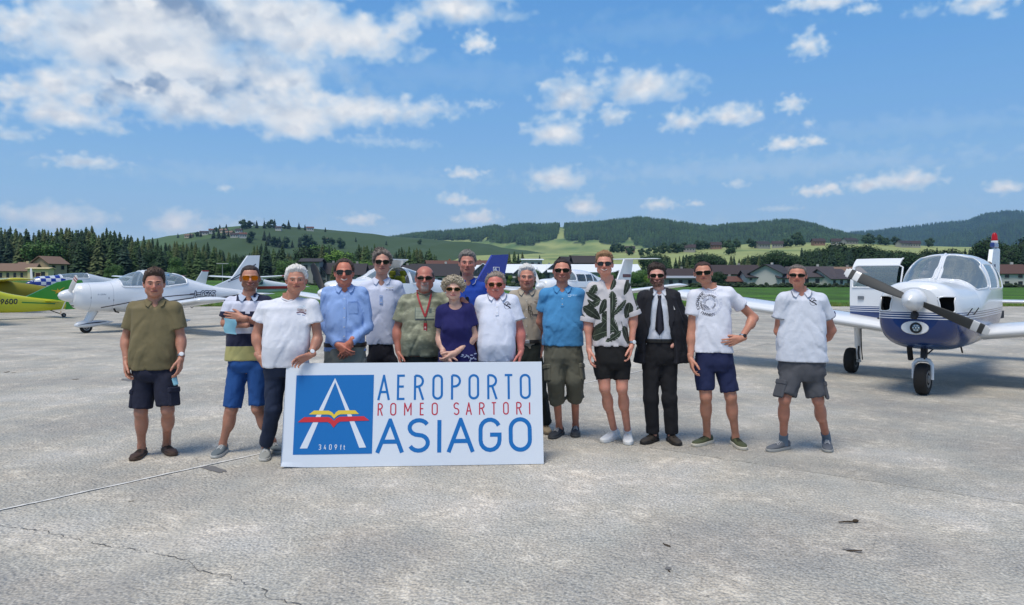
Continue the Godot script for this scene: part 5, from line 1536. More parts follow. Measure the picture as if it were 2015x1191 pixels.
func glyph(ch:String,w:float)->Array:
	var r:=minf(w*0.5,0.5)
	var h:=w*0.5
	match ch:
		"A":return [[Vector2(0,0),Vector2(h,1),Vector2(w,0)],[Vector2(w*0.16,0.3),Vector2(w*0.84,0.3)]]
		"C":return [arc(h,1-r,h,r,25,180)+arc(h,r,h,r,180,335)]
		"E":return [[Vector2(w,1),Vector2(0,1),Vector2(0,0),Vector2(w,0)],[Vector2(0,0.53),Vector2(w*0.86,0.53)]]
		"F":return [[Vector2(w,1),Vector2(0,1),Vector2(0,0)],[Vector2(0,0.53),Vector2(w*0.86,0.53)]]
		"G":return [arc(h,1-r,h,r,22,180)+arc(h,r,h,r,180,360)+[Vector2(w,0.5),Vector2(w*0.5,0.5)]]
		"H":return [[Vector2(0,0),Vector2(0,1)],[Vector2(w,0),Vector2(w,1)],[Vector2(0,0.52),Vector2(w,0.52)]]
		"I","1":return [[Vector2(h,0),Vector2(h,1)]]
		"L":return [[Vector2(0,1),Vector2(0,0),Vector2(w,0)]]
		"M":return [[Vector2(0,0),Vector2(0,1),Vector2(h,0.3),Vector2(w,1),Vector2(w,0)]]
		"N":return [[Vector2(0,0),Vector2(0,1),Vector2(w,0),Vector2(w,1)]]
		"O","0","D":return [arc(h,1-r,h,r,0,180,14)+arc(h,r,h,r,180,360,14)+[Vector2(w,1-r)]]
		"P":return [[Vector2(0,0),Vector2(0,1)],[Vector2(0,1)]+arc(w-0.24,0.76,0.24,0.24,90,-90)+[Vector2(0,0.52)]]
		"R":return [[Vector2(0,0),Vector2(0,1)],[Vector2(0,1)]+arc(w-0.24,0.76,0.24,0.24,90,-90)+[Vector2(0,0.52)],[Vector2(w*0.5,0.52),Vector2(w,0)]]
		"S":return [arc(h,0.755,h,0.245,25,270,12)+arc(h,0.255,h,0.255,90,-155,12)]
		"T":return [[Vector2(0,1),Vector2(w,1)],[Vector2(h,1),Vector2(h,0)]]
		"U":return [[Vector2(0,1)]+arc(h,r,h,r,180,360)+[Vector2(w,1)]]
		"V":return [[Vector2(0,1),Vector2(h,0),Vector2(w,1)]]
		"X":return [[Vector2(0,0),Vector2(w,1)],[Vector2(0,1),Vector2(w,0)]]
		"Y":return [[Vector2(0,1),Vector2(h,0.5),Vector2(w,1)],[Vector2(h,0.5),Vector2(h,0)]]
		"3":return [arc(h,0.75,h,0.25,150,-90)+arc(h,0.25,h,0.25,90,-150)]
		"4":return [[Vector2(w*0.55,1),Vector2(0,0.28),Vector2(w,0.28)],[Vector2(w*0.72,0.55),Vector2(w*0.72,0)]]
		"5":return [[Vector2(w,1),Vector2(w*0.08,1),Vector2(w*0.03,0.54)]+arc(h,0.31,h,0.31,130,-150)]
		"6":return [[Vector2(w*0.75,1),Vector2(w*0.08,0.45)],arc(h,0.3,h,0.3,0,360,14)]
		"9":return [[Vector2(w*0.25,0),Vector2(w*0.92,0.55)],arc(h,0.7,h,0.3,0,360,14)]
		"f":return [[Vector2(w,0.97),Vector2(w*0.62,0.93),Vector2(w*0.45,0.78),Vector2(w*0.45,0)],[Vector2(0,0.62),Vector2(w,0.62)]]
		"t":return [[Vector2(w*0.4,0.92),Vector2(w*0.4,0.14),Vector2(w*0.58,0.01),Vector2(w,0.02)],[Vector2(0,0.62),Vector2(w,0.62)]]
		"-":return [[Vector2(0,0.45),Vector2(w,0.45)]]
	return []
class Ink:
	var im:Image
	var sx:float
	var sy:float
	var x0:float
	func _init(w:float,h:float,px:int,base:Color)->void:
		sx=px/w
		sy=sx
		x0=w*0.5
		im=Image.create(px,int(h*sx),false,Image.FORMAT_RGB8)
		im.fill(base)
	func rect(xa:float,ya:float,xb:float,yb:float,c:Color)->void:
		im.fill_rect(Rect2i(int((xa+x0)*sx),int(ya*sy),int((xb-xa)*sx),int((yb-ya)*sy)),c)
	func line(a:Vector2,b:Vector2,w:float,c:Color,al:=1.0)->void:
		var pa:=Vector2((a.x+x0)*sx,a.y*sy)
		var pb:=Vector2((b.x+x0)*sx,b.y*sy)
		var r:=w*0.5*sx
		var lo:=pa.min(pb)-Vector2.ONE*(r+1)
		var hi:=pa.max(pb)+Vector2.ONE*(r+1)
		for y in range(maxi(0,int(lo.y)),mini(im.get_height(),int(hi.y)+1)):
			for x in range(maxi(0,int(lo.x)),mini(im.get_width(),int(hi.x)+1)):
				var q:=Vector2(x+0.5,y+0.5)
				var d:=q.distance_to(Geometry2D.get_closest_point_to_segment(q,pa,pb))
				var t:=clampf(r+0.5-d,0.0,1.0)*al
				if t>0.0:
					im.set_pixel(x,y,im.get_pixel(x,y).lerp(c,t))
	func path(pts:Array,w:float,c:Color,al:=1.0)->void:
		for i in pts.size()-1:
			line(pts[i],pts[i+1],w,c,al)
	func leaf(a:Vector2,b:Vector2,w:float,c:Color,c2:Color,nse:FastNoiseLite,torn:=0.4)->void:
		var ax:=b-a
		var l:=ax.length()
		ax/=l
		var n:=Vector2(-ax.y,ax.x)
		var lo:=a.min(b)-Vector2.ONE*w
		var hi:=a.max(b)+Vector2.ONE*w
		for y in range(maxi(0,int(lo.y*sy)),mini(im.get_height(),int(hi.y*sy)+1)):
			for x in range(maxi(0,int((lo.x+x0)*sx)),mini(im.get_width(),int((hi.x+x0)*sx)+1)):
				var p:=Vector2(x/sx-x0,y/sy)-a
				var u:=p.dot(ax)/l
				var v:=p.dot(n)
				v+=0.18*w*sin(u*3.0)
				if u<=0.0 or u>=1.0:
					continue
				var edge:=w*pow(sin(PI*pow(u,0.8)),0.65)
				var rib:=u*l+absf(v)*0.7
				var k:=nse.get_noise_1d(rib*900.0+50.0*signf(v))
				var e:=edge*(1.0-torn*maxf(0.0,k)*1.6)
				if absf(v)<e:
					var t:=0.5+0.5*sin(rib*520.0)
					var cc:=c.lerp(c2,0.65*t*clampf(absf(v)/edge+0.2,0,1)+0.3*nse.get_noise_2d(u*40.0,v*300.0))
					if absf(v)<0.0016:
						cc=c2.lightened(0.25)
					im.set_pixel(x,y,cc)
	func text(s:String,p:Vector2,h:float,w:float,step:float,thick:float,c:Color,turn:float,glyphs:Callable)->void:
		var bx:=Vector2(cos(turn),sin(turn))
		var by:=Vector2(sin(turn),-cos(turn))
		for i in s.length():
			for pl in glyphs.call(s[i],w/h):
				var pts:=[]
				for q in pl:
					pts.append(p+bx*(i*step+q.x*h)+by*(q.y*h))
				path(pts,thick,c)
	func ring(s:String,o:Vector2,r:float,h:float,a0:float,step:float,thick:float,c:Color,glyphs:Callable)->void:
		for i in s.length():
			var a:=deg_to_rad(a0+i*step)
			var out:=Vector2(cos(a),sin(a))
			var along:=Vector2(-sin(a),cos(a))
			var w:=deg_to_rad(step)*(r+h*0.5)*0.72
			for pl in glyphs.call(s[i],w/h):
				var pts:=[]
				for q in pl:
					pts.append(o+out*(r+q.y*h)+along*((q.x-w/h*0.5)*h))
				path(pts,thick,c)
func print_for(id:String,base:Color)->ImageTexture:
	var k:Ink
	var gl:=func(ch:String,w:float)->Array:return glyph(ch,w)
	match id:
		"stripe":
			k=Ink.new(0.7,0.8,350,Color8(24,30,58))
			var pale:=Color8(206,210,226)
			k.rect(-0.35,0.105,0.35,0.20,pale)
			k.rect(-0.35,0.34,0.35,0.40,pale)
			k.rect(-0.2,0.0,-0.1,0.11,pale)
			k.rect(-0.35,0.515,0.35,0.8,Color8(176,170,112))
			for y in [0.1,0.2,0.34,0.4,0.515]:
				k.line(Vector2(-0.35,y),Vector2(0.35,y),0.002,Color8(120,122,140),0.5)
			k.rect(-0.02,0.1,0.02,0.22,Color8(214,217,230))
		"tee":
			k=Ink.new(0.7,0.8,560,base)
			var o:=Vector2(0.115,0.16)
			k.path([o+Vector2(-0.03,-0.03),o+Vector2(-0.01,-0.04),o+Vector2(0.01,-0.03),o+Vector2(0.02,-0.046),o+Vector2(0.035,-0.03)],0.003,Color8(150,190,214),0.8)
			k.text("SUNNULR",o+Vector2(-0.035,0.0),0.02,0.0085,0.0112,0.0024,Color8(140,92,80),0.14,gl)
			k.path([o+Vector2(-0.036,0.016),o+Vector2(-0.012,0.011),o+Vector2(0.012,0.015),o+Vector2(0.036,0.027)],0.010,Color8(84,40,66))
			k.text("MERCATI",o+Vector2(-0.036,0.031),0.006,0.0032,0.0046,0.0015,Color8(80,104,150),0.2,gl)
			k.text("NOVA",o+Vector2(0.008,0.041),0.007,0.004,0.0062,0.0015,Color8(60,90,150),0.2,gl)
		"tallpolo":
			k=Ink.new(0.7,0.8,560,base)
			var o:=Vector2(0.085,0.14)
			k.path([o+Vector2(-0.036,-0.008),o+Vector2(-0.012,0.002),o,o+Vector2(0.014,0.002),o+Vector2(0.038,-0.008)],0.004,Color8(172,160,120),0.9)
			k.path([o+Vector2(-0.02,-0.002),o+Vector2(0.0,0.008),o+Vector2(0.02,-0.002)],0.003,Color8(176,164,124),0.8)
			k.text("FLY AVIATION",o+Vector2(-0.033,0.024),0.009,0.0042,0.0058,0.0018,Color8(48,58,98),0.04,gl)
		"whitepolo","right":
			k=Ink.new(0.7,0.8,560,base)
			var o:=Vector2(0.095,0.155) if id=="whitepolo" else Vector2(0.09,0.15)
			var dk:=Color8(28,28,44)
			var a:=arc(o.x,o.y,0.028,0.029,20,335,22)
			k.path(a,0.0028,dk,0.85)
			k.path(arc(o.x,o.y-0.002,0.025,0.036,225,315,8),0.006,Color8(96,98,106),0.8)
			k.path([o+Vector2(-0.03,-0.02),o+Vector2(-0.008,-0.002),o+Vector2(0.012,0.006),o+Vector2(0.028,0.022)],0.010,dk)
			k.path([o+Vector2(-0.006,-0.002),o+Vector2(0.004,-0.018),o+Vector2(0.028,-0.012)],0.008,dk)
			if id=="right":
				pass
		"lightblue":
			k=Ink.new(0.7,0.8,560,base)
			var o:=Vector2(0.07,0.13)
			var w:=Color8(190,214,236)
			k.path(arc(o.x,o.y,0.016,0.014,150,-30,10),0.006,w,0.9)
			k.line(o+Vector2(-0.02,-0.012),o+Vector2(-0.008,-0.004),0.006,w,0.9)
			k.line(o+Vector2(0.002,-0.022),o+Vector2(0.004,0.0),0.005,w,0.6)
			k.text("NEXT",o+Vector2(0.03,0.006),0.012,0.007,0.0125,0.002,w,0.05,gl)
		"bald":
			k=Ink.new(0.7,0.8,350,base)
			var n:=noise(71,0.02,4)
			for y in k.im.get_height():
				for x in k.im.get_width():
					k.im.set_pixel(x,y,base.lerp(Color8(176,178,152),clampf(n.get_noise_2d(x*0.7,y*1.3)*1.3+0.1,0,0.7)).lerp(Color8(92,98,80),clampf(n.get_noise_2d(x+400,y)*0.8,0,0.5)))
			k.rect(-0.08,0.19,0.1,0.295,Color8(150,156,138))
			for q in 7:
				k.line(Vector2(-0.08,0.2+q*0.015),Vector2(0.1,0.196+q*0.016),0.003+0.002*(q%3),Color8(96,106,98),0.6)
			k.rect(-0.08,0.295,0.1,0.312,Color8(62,72,76))
			k.line(Vector2(-0.08,0.19),Vector2(-0.08,0.3),0.008,Color8(84,96,92),0.8)
			k.rect(0.05,0.2,0.075,0.245,Color8(86,98,96))
		"leaf":
			k=Ink.new(0.7,0.8,448,base)
			var n:=noise(72,0.08,3)
			var d:=Color8(26,34,28)
			var g:=Color8(92,112,82)
			var L:=[[-0.12,0.09,-0.19,0.21,0.04,0],[0.055,0.03,0.02,0.14,0.028,1],[0.2,0.02,0.145,0.19,0.03,1],[-0.075,0.24,-0.215,0.16,0.03,1],[-0.08,0.24,-0.21,0.3,0.034,0],[-0.12,0.30,-0.2,0.23,0.02,1],[-0.03,0.225,-0.085,0.37,0.034,1],
				[0.035,0.15,0.022,0.385,0.044,0],[0.165,0.235,0.03,0.39,0.026,0],[-0.24,0.3,-0.08,0.42,0.05,1],[0.2,0.26,0.16,0.41,0.045,1],[-0.045,0.345,0.03,0.47,0.06,1],[-0.06,0.40,0.09,0.55,0.06,0],[-0.14,0.62,-0.02,0.44,0.06,1],[-0.15,0.58,0.05,0.52,0.05,0],
				[0.115,0.53,-0.03,0.63,0.035,0],[0.14,0.48,0.19,0.66,0.035,1],[0.24,0.05,0.27,0.3,0.03,1],[-0.3,0.36,-0.24,0.5,0.05,1],[0.28,0.3,0.32,0.5,0.04,0]]
			for q in L:
				k.leaf(Vector2(q[0],q[1]),Vector2(q[2],q[3]),q[4],d,g if q[5]==0 else Color8(58,74,54),n,0.5 if q[5]==0 else 0.15)
			k.path([Vector2(-0.075,0.24),Vector2(-0.04,0.248),Vector2(0.0,0.245)],0.005,d)
			k.path([Vector2(0.12,0.44),Vector2(0.14,0.52),Vector2(0.1,0.53)],0.004,d)
			k.line(Vector2(0.022,0.385),Vector2(0.005,0.44),0.003,d)
		"print":
			k=Ink.new(0.7,0.8,900,base)
			var o:=Vector2(-0.028,0.198)
			var dk:=Color8(30,30,44)
			var gr:=Color8(172,178,200)
			var s:="ARMANI EXCHANGE "
			for rr in [[0.096,0.026,68.0,12.2,0.0055,dk],[0.096,0.024,252.0,13.0,0.0035,gr],[0.067,0.019,125.0,13.5,0.0042,dk],[0.067,0.018,330.0,11.0,0.0026,gr],[0.047,0.015,5.0,11.6,0.003,Color8(58,62,80)],[0.047,0.015,186.0,11.4,0.0026,Color8(130,140,164)],[0.033,0.011,100.0,11.6,0.0026,Color8(80,88,110)],[0.033,0.011,270.0,11.5,0.0018,gr]]:
				k.ring(s,o,rr[0],rr[1],rr[2],rr[3],rr[4],rr[5],gl)
		_:
			return null
	return ImageTexture.create_from_image(k.im)
func cloth(c:Color,rough:=0.9,weave:=0.35)->StandardMaterial3D:
	var m:=mat(c,rough)
	m.normal_enabled=true
	m.normal_texture=M.fold_map
	m.normal_scale=weave*0.3
	m.uv1_triplanar=true
	m.uv1_scale=Vector3(1.9,1.3,1.9)
	m.rim_enabled=true
	m.rim=0.15
	m.rim_tint=0.7
	return m
func people_materials()->void:
	M.weave_map=noise_tex(61,0.012,5,512,[],10.0)
	M.fold_map=noise_tex(62,0.0075,3,512,[],22.0)
	(M.fold_map.noise as FastNoiseLite).fractal_type=FastNoiseLite.FRACTAL_RIDGED
	M.skin=mat(Color.WHITE,0.5,0.0,true)
	M.skin.subsurf_scatter_enabled=true
	M.skin.subsurf_scatter_strength=0.12
	M.lips=mat(Color.WHITE,0.4,0.0,true)
	M.eye=mat(Color.WHITE,0.2,0.0,true)
	M.hair=mat(Color.WHITE,0.6,0.0,true)
	M.black_plastic=mat(Color8(22,21,22),0.3)
	M.dark_lens=mat(Color8(14,13,15),0.06)
	M.brown_lens=mat(Color8(44,22,20),0.08)
	M.orange_lens=mat(Color8(236,118,20),0.1,0.75)
	M.gold=mat(Color8(150,112,60),0.35,0.8)
	M.steel=mat(Color8(176,178,182),0.3,0.9)
	M.dial=mat(Color8(226,228,230),0.25)
	M.black_strap=mat(Color8(26,25,27),0.6)
	M.white_rubber=mat(Color8(214,214,210),0.6)
	M.black_rubber=mat(Color8(28,28,29),0.7)
	M.grey_rubber=mat(Color8(150,152,150),0.7)
	M.white_lace=mat(Color8(214,214,212),0.8)
	M.dark_lace=mat(Color8(40,36,32),0.8)
	M.mask=cloth(Color8(142,196,214),0.8,0.2)
	M.red_ribbon=cloth(Color8(150,22,34),0.6,0.2)
const TANNED:=Color(0.75,0.53,0.44)
const PALE:=Color(0.84,0.66,0.58)
const MEDIUM:=Color(0.79,0.58,0.50)
var LOOKS:={
	"olive":{"label": "man in olive polo shirt and navy cargo shorts standing alone at far left","skin":TANNED,"wide":1.0,"jaw":1.08,"smile": "closed","brow":Color8(52,38,32),"nod":0.05,
		"hair":{"line":[33,26,-22,-36,-52],"top":0.022,"side":0.012,"col":Color8(46,33,27),"col2":Color8(80,60,48),"messy":0.6,"quiff":0.006,"part":0.6},
		"top":{"col":Color8(116,106,76),"neck": "open","sleeve":0.66,"slack":1.12},"collar":true,"bottom":{"col":Color8(26,30,50),"r0":0.105,"r1":0.1},"cargo":Color8(26,30,50),
		"shoe":{"col":Color8(62,44,36),"sole":Color8(74,58,48),"lace": "dark_lace","high":0.066},"watch":[1,"steel","dial"]},
	"stripe":{"label": "bearded man in striped navy polo with mirrored orange sunglasses and folded arms","skin":TANNED,"wide":1.02,"jaw":1.05,"smile": "slight","beard": "full","beard_str":0.55,"face":0.02,
		"hair":{"line":[36,34,-22,-36,-50],"top":0.010,"side":0.005,"col":Color8(34,26,24),"col2":Color8(58,46,42),"messy":0.2,"locks":0},
		"glasses":{"kind": "square","w":0.058,"h":0.046,"lens": "orange_lens","frame": "gold","bar":true},
		"top":{"col":Color8(206,210,226),"neck": "open","sleeve":0.72,"slack":1.08},"collar":true,"collar_col":Color8(176,190,212),"bottom":{"col":Color8(30,78,142),"r0":0.095,"r1":0.082},
		"shoe":{"col":Color8(98,108,112),"sole":Color8(190,190,186),"lace": "white_lace"},"hands":[{"hide":true},{"dir":Vector3(-1,0.1,-0.1),"thumb":Vector3(0.1,1,0),"palm":Vector3(0,0,-1),"curl":0.2,"bend":0.1}]},
	"tee":{"label": "white haired man in white T-shirt and jeans resting his hand on the sign","skin":TANNED,"wide":1.06,"jaw":1.12,"smile": "closed","roll":0.03,"brow":Color8(150,142,134),
		"hair":{"line":[36,30,-20,-36,-50],"top":0.022,"side":0.016,"col":Color8(196,194,190),"col2":Color8(232,230,226),"messy":0.8,"quiff":0.006},
		"top":{"col":Color8(222,224,232),"neck": "crew","sleeve":0.5,"slack":1.3},"crew":true,"bottom":{"col":Color8(30,42,66),"r0":0.094,"rk":0.075,"r1":0.062},
		"shoe":{"col":Color8(146,148,144),"sole":Color8(196,194,188),"lace": "white_lace"},"watch":[1,"black_strap","dial"],
		"hands":[{"dir":Vector3(0.55,-0.6,0.25),"thumb":Vector3(0.8,0.3,0.4),"palm":Vector3(0,0,-1),"curl":0.9,"bend":0.5},{"dir":Vector3(-0.86,-0.4,0.32),"thumb":Vector3(-0.3,0.7,0.5),"palm":Vector3(0,-1,0),"curl":0.35,"bend":0.35}]},
	"blueshirt":{"label": "man in light blue long sleeved shirt with hands clasped behind the sign","skin":Color(0.79,0.49,0.40),"wide":1.0,"jaw":1.06,"smile": "wide","nose":1.1,"nod":0.0,
		"hair":{"line":[48,44,-20,-36,-50],"top":0.012,"side":0.014,"col":Color8(48,36,32),"col2":Color8(78,62,54),"messy":0.5},
		"glasses":{"kind": "square","w":0.06,"h":0.042,"rim":0.003},
		"top":{"col":Color8(140,170,220),"neck": "open","sleeve":1.97,"slack":1.05,"fold":0.028},"collar":true,"placket":true,"pocket":true,"belt":Color8(40,32,30),"bottom":{"col":Color8(140,138,126),"r0":0.105,"rk":0.085,"r1":0.075,"waist":1.02,"tight":-0.008},
		"shoe":{"col":Color8(60,44,36),"sole":Color8(40,32,28),"lace": "dark_lace"},
		"hands":[{"dir":Vector3(0.75,-0.6,0.25),"thumb":Vector3(0.5,0.7,0.3),"palm":Vector3(0,-0.2,-1),"curl":0.4,"bend":0.3},{"dir":Vector3(-0.45,-0.85,0.1),"thumb":Vector3(-0.8,0.3,0.2),"palm":Vector3(0,0,-1),"curl":0.25,"bend":0.2}]},
	"tallpolo":{"label": "tall man in white polo with windswept grey hair and dark sunglasses","skin":MEDIUM,"wide":0.98,"jaw":1.08,"smile": "closed","roll":-0.03,
		"hair":{"line":[40,24,-30,-44,-60],"top":0.020,"side":0.020,"col":Color8(56,48,44),"col2":Color8(134,124,116),"messy":0.9,"sweep":Vector3(-0.016,0.005,-0.004),"locks":170},
		"glasses":{"kind": "square","w":0.056,"h":0.04,"rim":0.003},
		"top":{"col":Color8(204,210,228),"neck": "deep","sleeve":0.9,"slack":1.1},"collar":true,"collar_in":Color8(140,164,206),"placket":true,"bottom":{"col":Color8(24,24,34),"r0":0.095,"rk":0.075,"r1":0.065},
		"shoe":{"col":Color8(50,42,38),"sole":Color8(40,36,34),"lace": "dark_lace"}},
	"bald":{"label": "balding man with grey goatee in mottled green T-shirt wearing a red lanyard","skin":Color(0.72,0.46,0.39),"wide":1.06,"jaw":1.16,"smile": "slight","beard": "goatee","beard_col":Color8(176,170,164),"chin":0.9,"face":-0.02,
		"hair":{"line":[30,20,-24,-36,-52],"bald":34.0,"top":0.006,"side":0.005,"col":Color8(52,44,42),"col2":Color8(96,86,82),"messy":0.2},
		"glasses":{"kind": "square","w":0.058,"h":0.026,"rim":0.0028},"limb":1.12,
		"top":{"col":Color8(126,128,108),"neck": "crew","sleeve":0.68,"slack":1.3,"fold":0.034},"crew":true,"bottom":{"col":Color8(62,64,60),"r0":0.1,"rk":0.085,"r1":0.075},
		"shoe":{"col":Color8(50,46,44),"sole":Color8(36,34,32),"lace": "dark_lace"},
		"hands":[null,{"dir":Vector3(0.55,-0.75,0.2),"thumb":Vector3(-0.7,-0.5,0.3),"palm":Vector3(0,-0.3,-1),"curl":0.18,"bend":0.2}]},
	"woman":{"label": "woman with short curly grey blonde hair in a dark blue top","skin":PALE,"wide":0.98,"jaw":0.86,"smile": "slight","nose":0.9,"lip":Color8(170,60,70),"roll":-0.03,
		"hair":{"line":[34,12,-34,-40,-50],"top":0.034,"side":0.026,"col":Color8(112,100,84),"col2":Color8(190,178,156),"messy":1.2,"curls":420,"locks":30},
		"glasses":{"kind": "round","w":0.054,"h":0.04,"rim":0.0018,"frame": "gold"},"limb":0.82,"leg":0.95,"palm":0.9,
		"top":{"col":Color8(22,22,84),"neck": "scoop","sleeve":0.6,"slack":0.98,"fold":0.016},"crew":true,"scoop":0.05,"bottom":{"col":Color8(28,30,60),"r0":0.1,"rk":0.085,"r1":0.07},"watch":[1,"gold","dial"],
		"shoe":{"col":Color8(40,40,52),"sole":Color8(40,36,34),"lace": "dark_lace"},
		"hands":[{"dir":Vector3(0.5,-0.8,0.2),"thumb":Vector3(0.6,0.3,0.6),"palm":Vector3(0,0,-1),"curl":0.4,"bend":0.3},{"dir":Vector3(-0.75,-0.6,0.15),"thumb":Vector3(-0.3,0.6,0.5),"palm":Vector3(0,-0.2,-1),"curl":0.5,"bend":0.35}]},
	"backblue":{"label": "grey haired man in royal blue polo standing at the back above the woman","skin":Color(0.77,0.52,0.45),"wide":1.04,"jaw":1.08,"smile": "closed","brow":Color8(92,82,76),
		"hair":{"line":[32,28,-18,-36,-50],"top":0.020,"side":0.012,"col":Color8(78,74,72),"col2":Color8(132,128,124),"messy":0.9,"part":-0.5},
		"top":{"col":Color8(24,66,160),"neck": "deep","sleeve":0.6,"slack":1.12},"collar":true,"trim":Color8(200,206,220),"hang": "sunglasses","bottom":{"col":Color8(40,44,56),"r0":0.095,"rk":0.078,"r1":0.068},
		"shoe":{"col":Color8(50,46,44),"sole":Color8(36,34,32),"lace": "dark_lace"}},
	"whitepolo":{"label": "moustached man in white polo with round dark glasses behind the sign","skin":Color(0.80,0.48,0.43),"wide":1.06,"jaw":1.14,"smile": "slight","beard": "tash","beard_col":Color8(160,150,142),"beard_str":0.6,"chin":0.9,
		"hair":{"line":[40,32,-16,-36,-50],"top":0.016,"side":0.014,"col":Color8(104,90,80),"col2":Color8(156,146,136),"messy":1.0,"part":0.5},
		"glasses":{"kind": "round","w":0.047,"h":0.043,"lens": "brown_lens","rim":0.0016,"frame": "gold"},"limb":1.05,
		"top":{"col":Color8(214,219,234),"neck": "open","sleeve":0.62,"slack":1.25},"collar":true,"trim":Color8(112,120,136),"placket":true,"cuff":Color8(130,134,140),"bottom":{"col":Color8(30,30,36),"r0":0.1,"rk":0.08,"r1":0.07},
		"shoe":{"col":Color8(50,46,44),"sole":Color8(36,34,32),"lace": "dark_lace"}},
	"beige":{"label": "white haired man in beige shirt with glasses hanging at its pocket","skin":Color(0.79,0.55,0.46),"wide":1.02,"jaw":1.06,"smile": "closed","brow":Color8(120,112,104),
		"hair":{"line":[38,30,-18,-36,-50],"top":0.020,"side":0.013,"col":Color8(186,186,184),"col2":Color8(226,226,224),"messy":0.8,"quiff":0.005,"part":-0.5},
		"top":{"col":Color8(168,158,142),"neck": "open","sleeve":0.7,"slack":1.12},"collar":true,"placket":true,"pocket":true,"hang": "spectacles","belt":Color8(34,32,32),"bottom":{"col":Color8(28,36,34),"r0":0.1,"rk":0.085,"r1":0.08,"waist":0.985,"tight":-0.008},
		"shoe":{"col":Color8(150,134,108),"sole":Color8(120,110,96),"lace": "dark_lace"}},
	"lightblue":{"label": "man in sky blue polo and rolled grey cargo trousers with hands behind back","skin":Color(0.81,0.55,0.46),"wide":1.08,"jaw":1.16,"smile": "slight","beard": "full","beard_str":0.42,"chin":0.8,
		"hair":{"line":[44,34,-20,-36,-50],"top":0.012,"side":0.007,"col":Color8(30,24,24),"col2":Color8(54,44,42),"messy":0.4},
		"glasses":{"kind": "square","w":0.058,"h":0.038,"rim":0.0028,"bar":true},
		"top":{"col":Color8(72,142,194),"neck": "open","sleeve":0.56,"slack":1.15},"collar":true,"placket":true,"bottom":{"col":Color8(92,92,80),"r0":0.102,"rk":0.09,"r1":0.082,"cuff":true},"cargo":Color8(92,92,80),
		"shoe":{"col":Color8(48,52,58),"sole":Color8(70,72,74),"lace": "white_lace"},"hands":[{"hide":true},{"hide":true}]},
	"leaf":{"label": "tall blond man in white shirt printed with green banana leaves","skin":Color(0.85,0.59,0.50),"wide":0.94,"jaw":1.0,"smile": "wide","nod":-0.02,
		"hair":{"line":[38,34,-14,-34,-48],"top":0.024,"side":0.007,"col":Color8(112,84,58),"col2":Color8(164,128,92),"messy":0.9,"quiff":0.006,"sides":Color8(104,80,58)},
		"glasses":{"kind": "round","w":0.056,"h":0.043,"rim":0.003,"bar":true},"leg":0.94,"limb":0.95,
		"top":{"col":Color8(196,192,194),"neck": "deep","sleeve":0.97,"slack":1.12,"fold":0.024},"placket":true,"bottom":{"col":Color8(16,16,18),"r0":0.098,"r1":0.096},"watch":[1,"steel","dial"],
		"shoe":{"col":Color8(222,224,224),"sole":Color8(226,226,224),"lace": "white_lace","sole_h":0.036,"high":0.092,"sock":Color8(224,226,226),"sock_h":0.06}},
	"suit":{"label": "bearded young man in black suit, white shirt and dark tie","skin":Color(0.85,0.62,0.55),"wide":0.96,"jaw":0.98,"smile": "slight","beard": "full","beard_str":0.9,"beard_col":Color8(46,30,22),
		"hair":{"line":[34,26,-18,-36,-50],"top":0.028,"side":0.012,"col":Color8(30,23,21),"col2":Color8(58,44,38),"messy":1.0,"sweep":Vector3(-0.005,0.004,0.0),"part":-0.6},
		"glasses":{"kind": "aviator","w":0.054,"h":0.042,"rim":0.0018,"bar":true},
		"top":{"col":Color8(198,204,216),"neck": "open","sleeve":0.5,"slack":0.95,"fold":0.014},"collar":true,"placket":true,"tie":true,"belt":Color8(18,17,18),
		"jacket":{"col":Color8(20,22,32),"neck": "jacket","sleeve":1.96,"slack":1.15,"grow":0.02,"fold":0.02},"bottom":{"col":Color8(18,19,25),"r0":0.092,"rk":0.074,"r1":0.064,"waist":1.03,"tight":-0.008},
		"shoe":{"col":Color8(52,46,40),"sole":Color8(30,28,27),"lace": "dark_lace"},"hands":[{"hide":true},{"hide":true}]},
	"print":{"label": "man in white T-shirt with circular lettering, one hand on his hip","skin":Color(0.79,0.55,0.45),"wide":0.97,"jaw":1.04,"smile": "closed","beard": "full","beard_str":0.2,"roll":0.06,
		"hair":{"line":[36,36,-16,-34,-48],"top":0.010,"side":0.005,"col":Color8(50,32,28),"col2":Color8(76,52,44),"messy":0.3,"locks":0},
		"glasses":{"kind": "square","w":0.058,"h":0.044,"rim":0.0032},
		"top":{"col":Color8(222,224,234),"neck": "crew","sleeve":0.5,"slack":1.18},"crew":true,"bottom":{"col":Color8(24,34,72),"r0":0.094,"r1":0.088},"watch":[1,"steel","black_strap"],
		"shoe":{"col":Color8(66,72,44),"sole":Color8(206,200,184),"lace": "dark_lace","sole_h":0.03,"high":0.08},
		"hands":[null,{"dir":Vector3(-0.95,-0.28,0.15),"thumb":Vector3(-0.3,0.9,0.2),"palm":Vector3(0,0,-1),"curl":0.22,"bend":0.1,"open":0.35,"spread":0.12}]},
	"right":{"label": "slim man in white polo and grey cargo shorts at far right","skin":Color(0.77,0.52,0.43),"wide":0.96,"jaw":1.0,"smile": "closed","roll":-0.04,"nose":1.05,
		"hair":{"line":[38,34,-16,-34,-48],"top":0.010,"side":0.006,"col":Color8(74,66,62),"col2":Color8(124,116,110),"messy":0.4,"locks":20},
		"glasses":{"kind": "square","w":0.06,"h":0.032,"rim":0.0024},"leg":0.92,
		"top":{"col":Color8(206,211,222),"neck": "open","sleeve":0.58,"slack":1.25},"collar":true,"trim":Color8(120,122,132),"cuff":Color8(132,134,140),"bottom":{"col":Color8(74,76,82),"r0":0.102,"r1":0.1},"cargo":Color8(74,76,82),
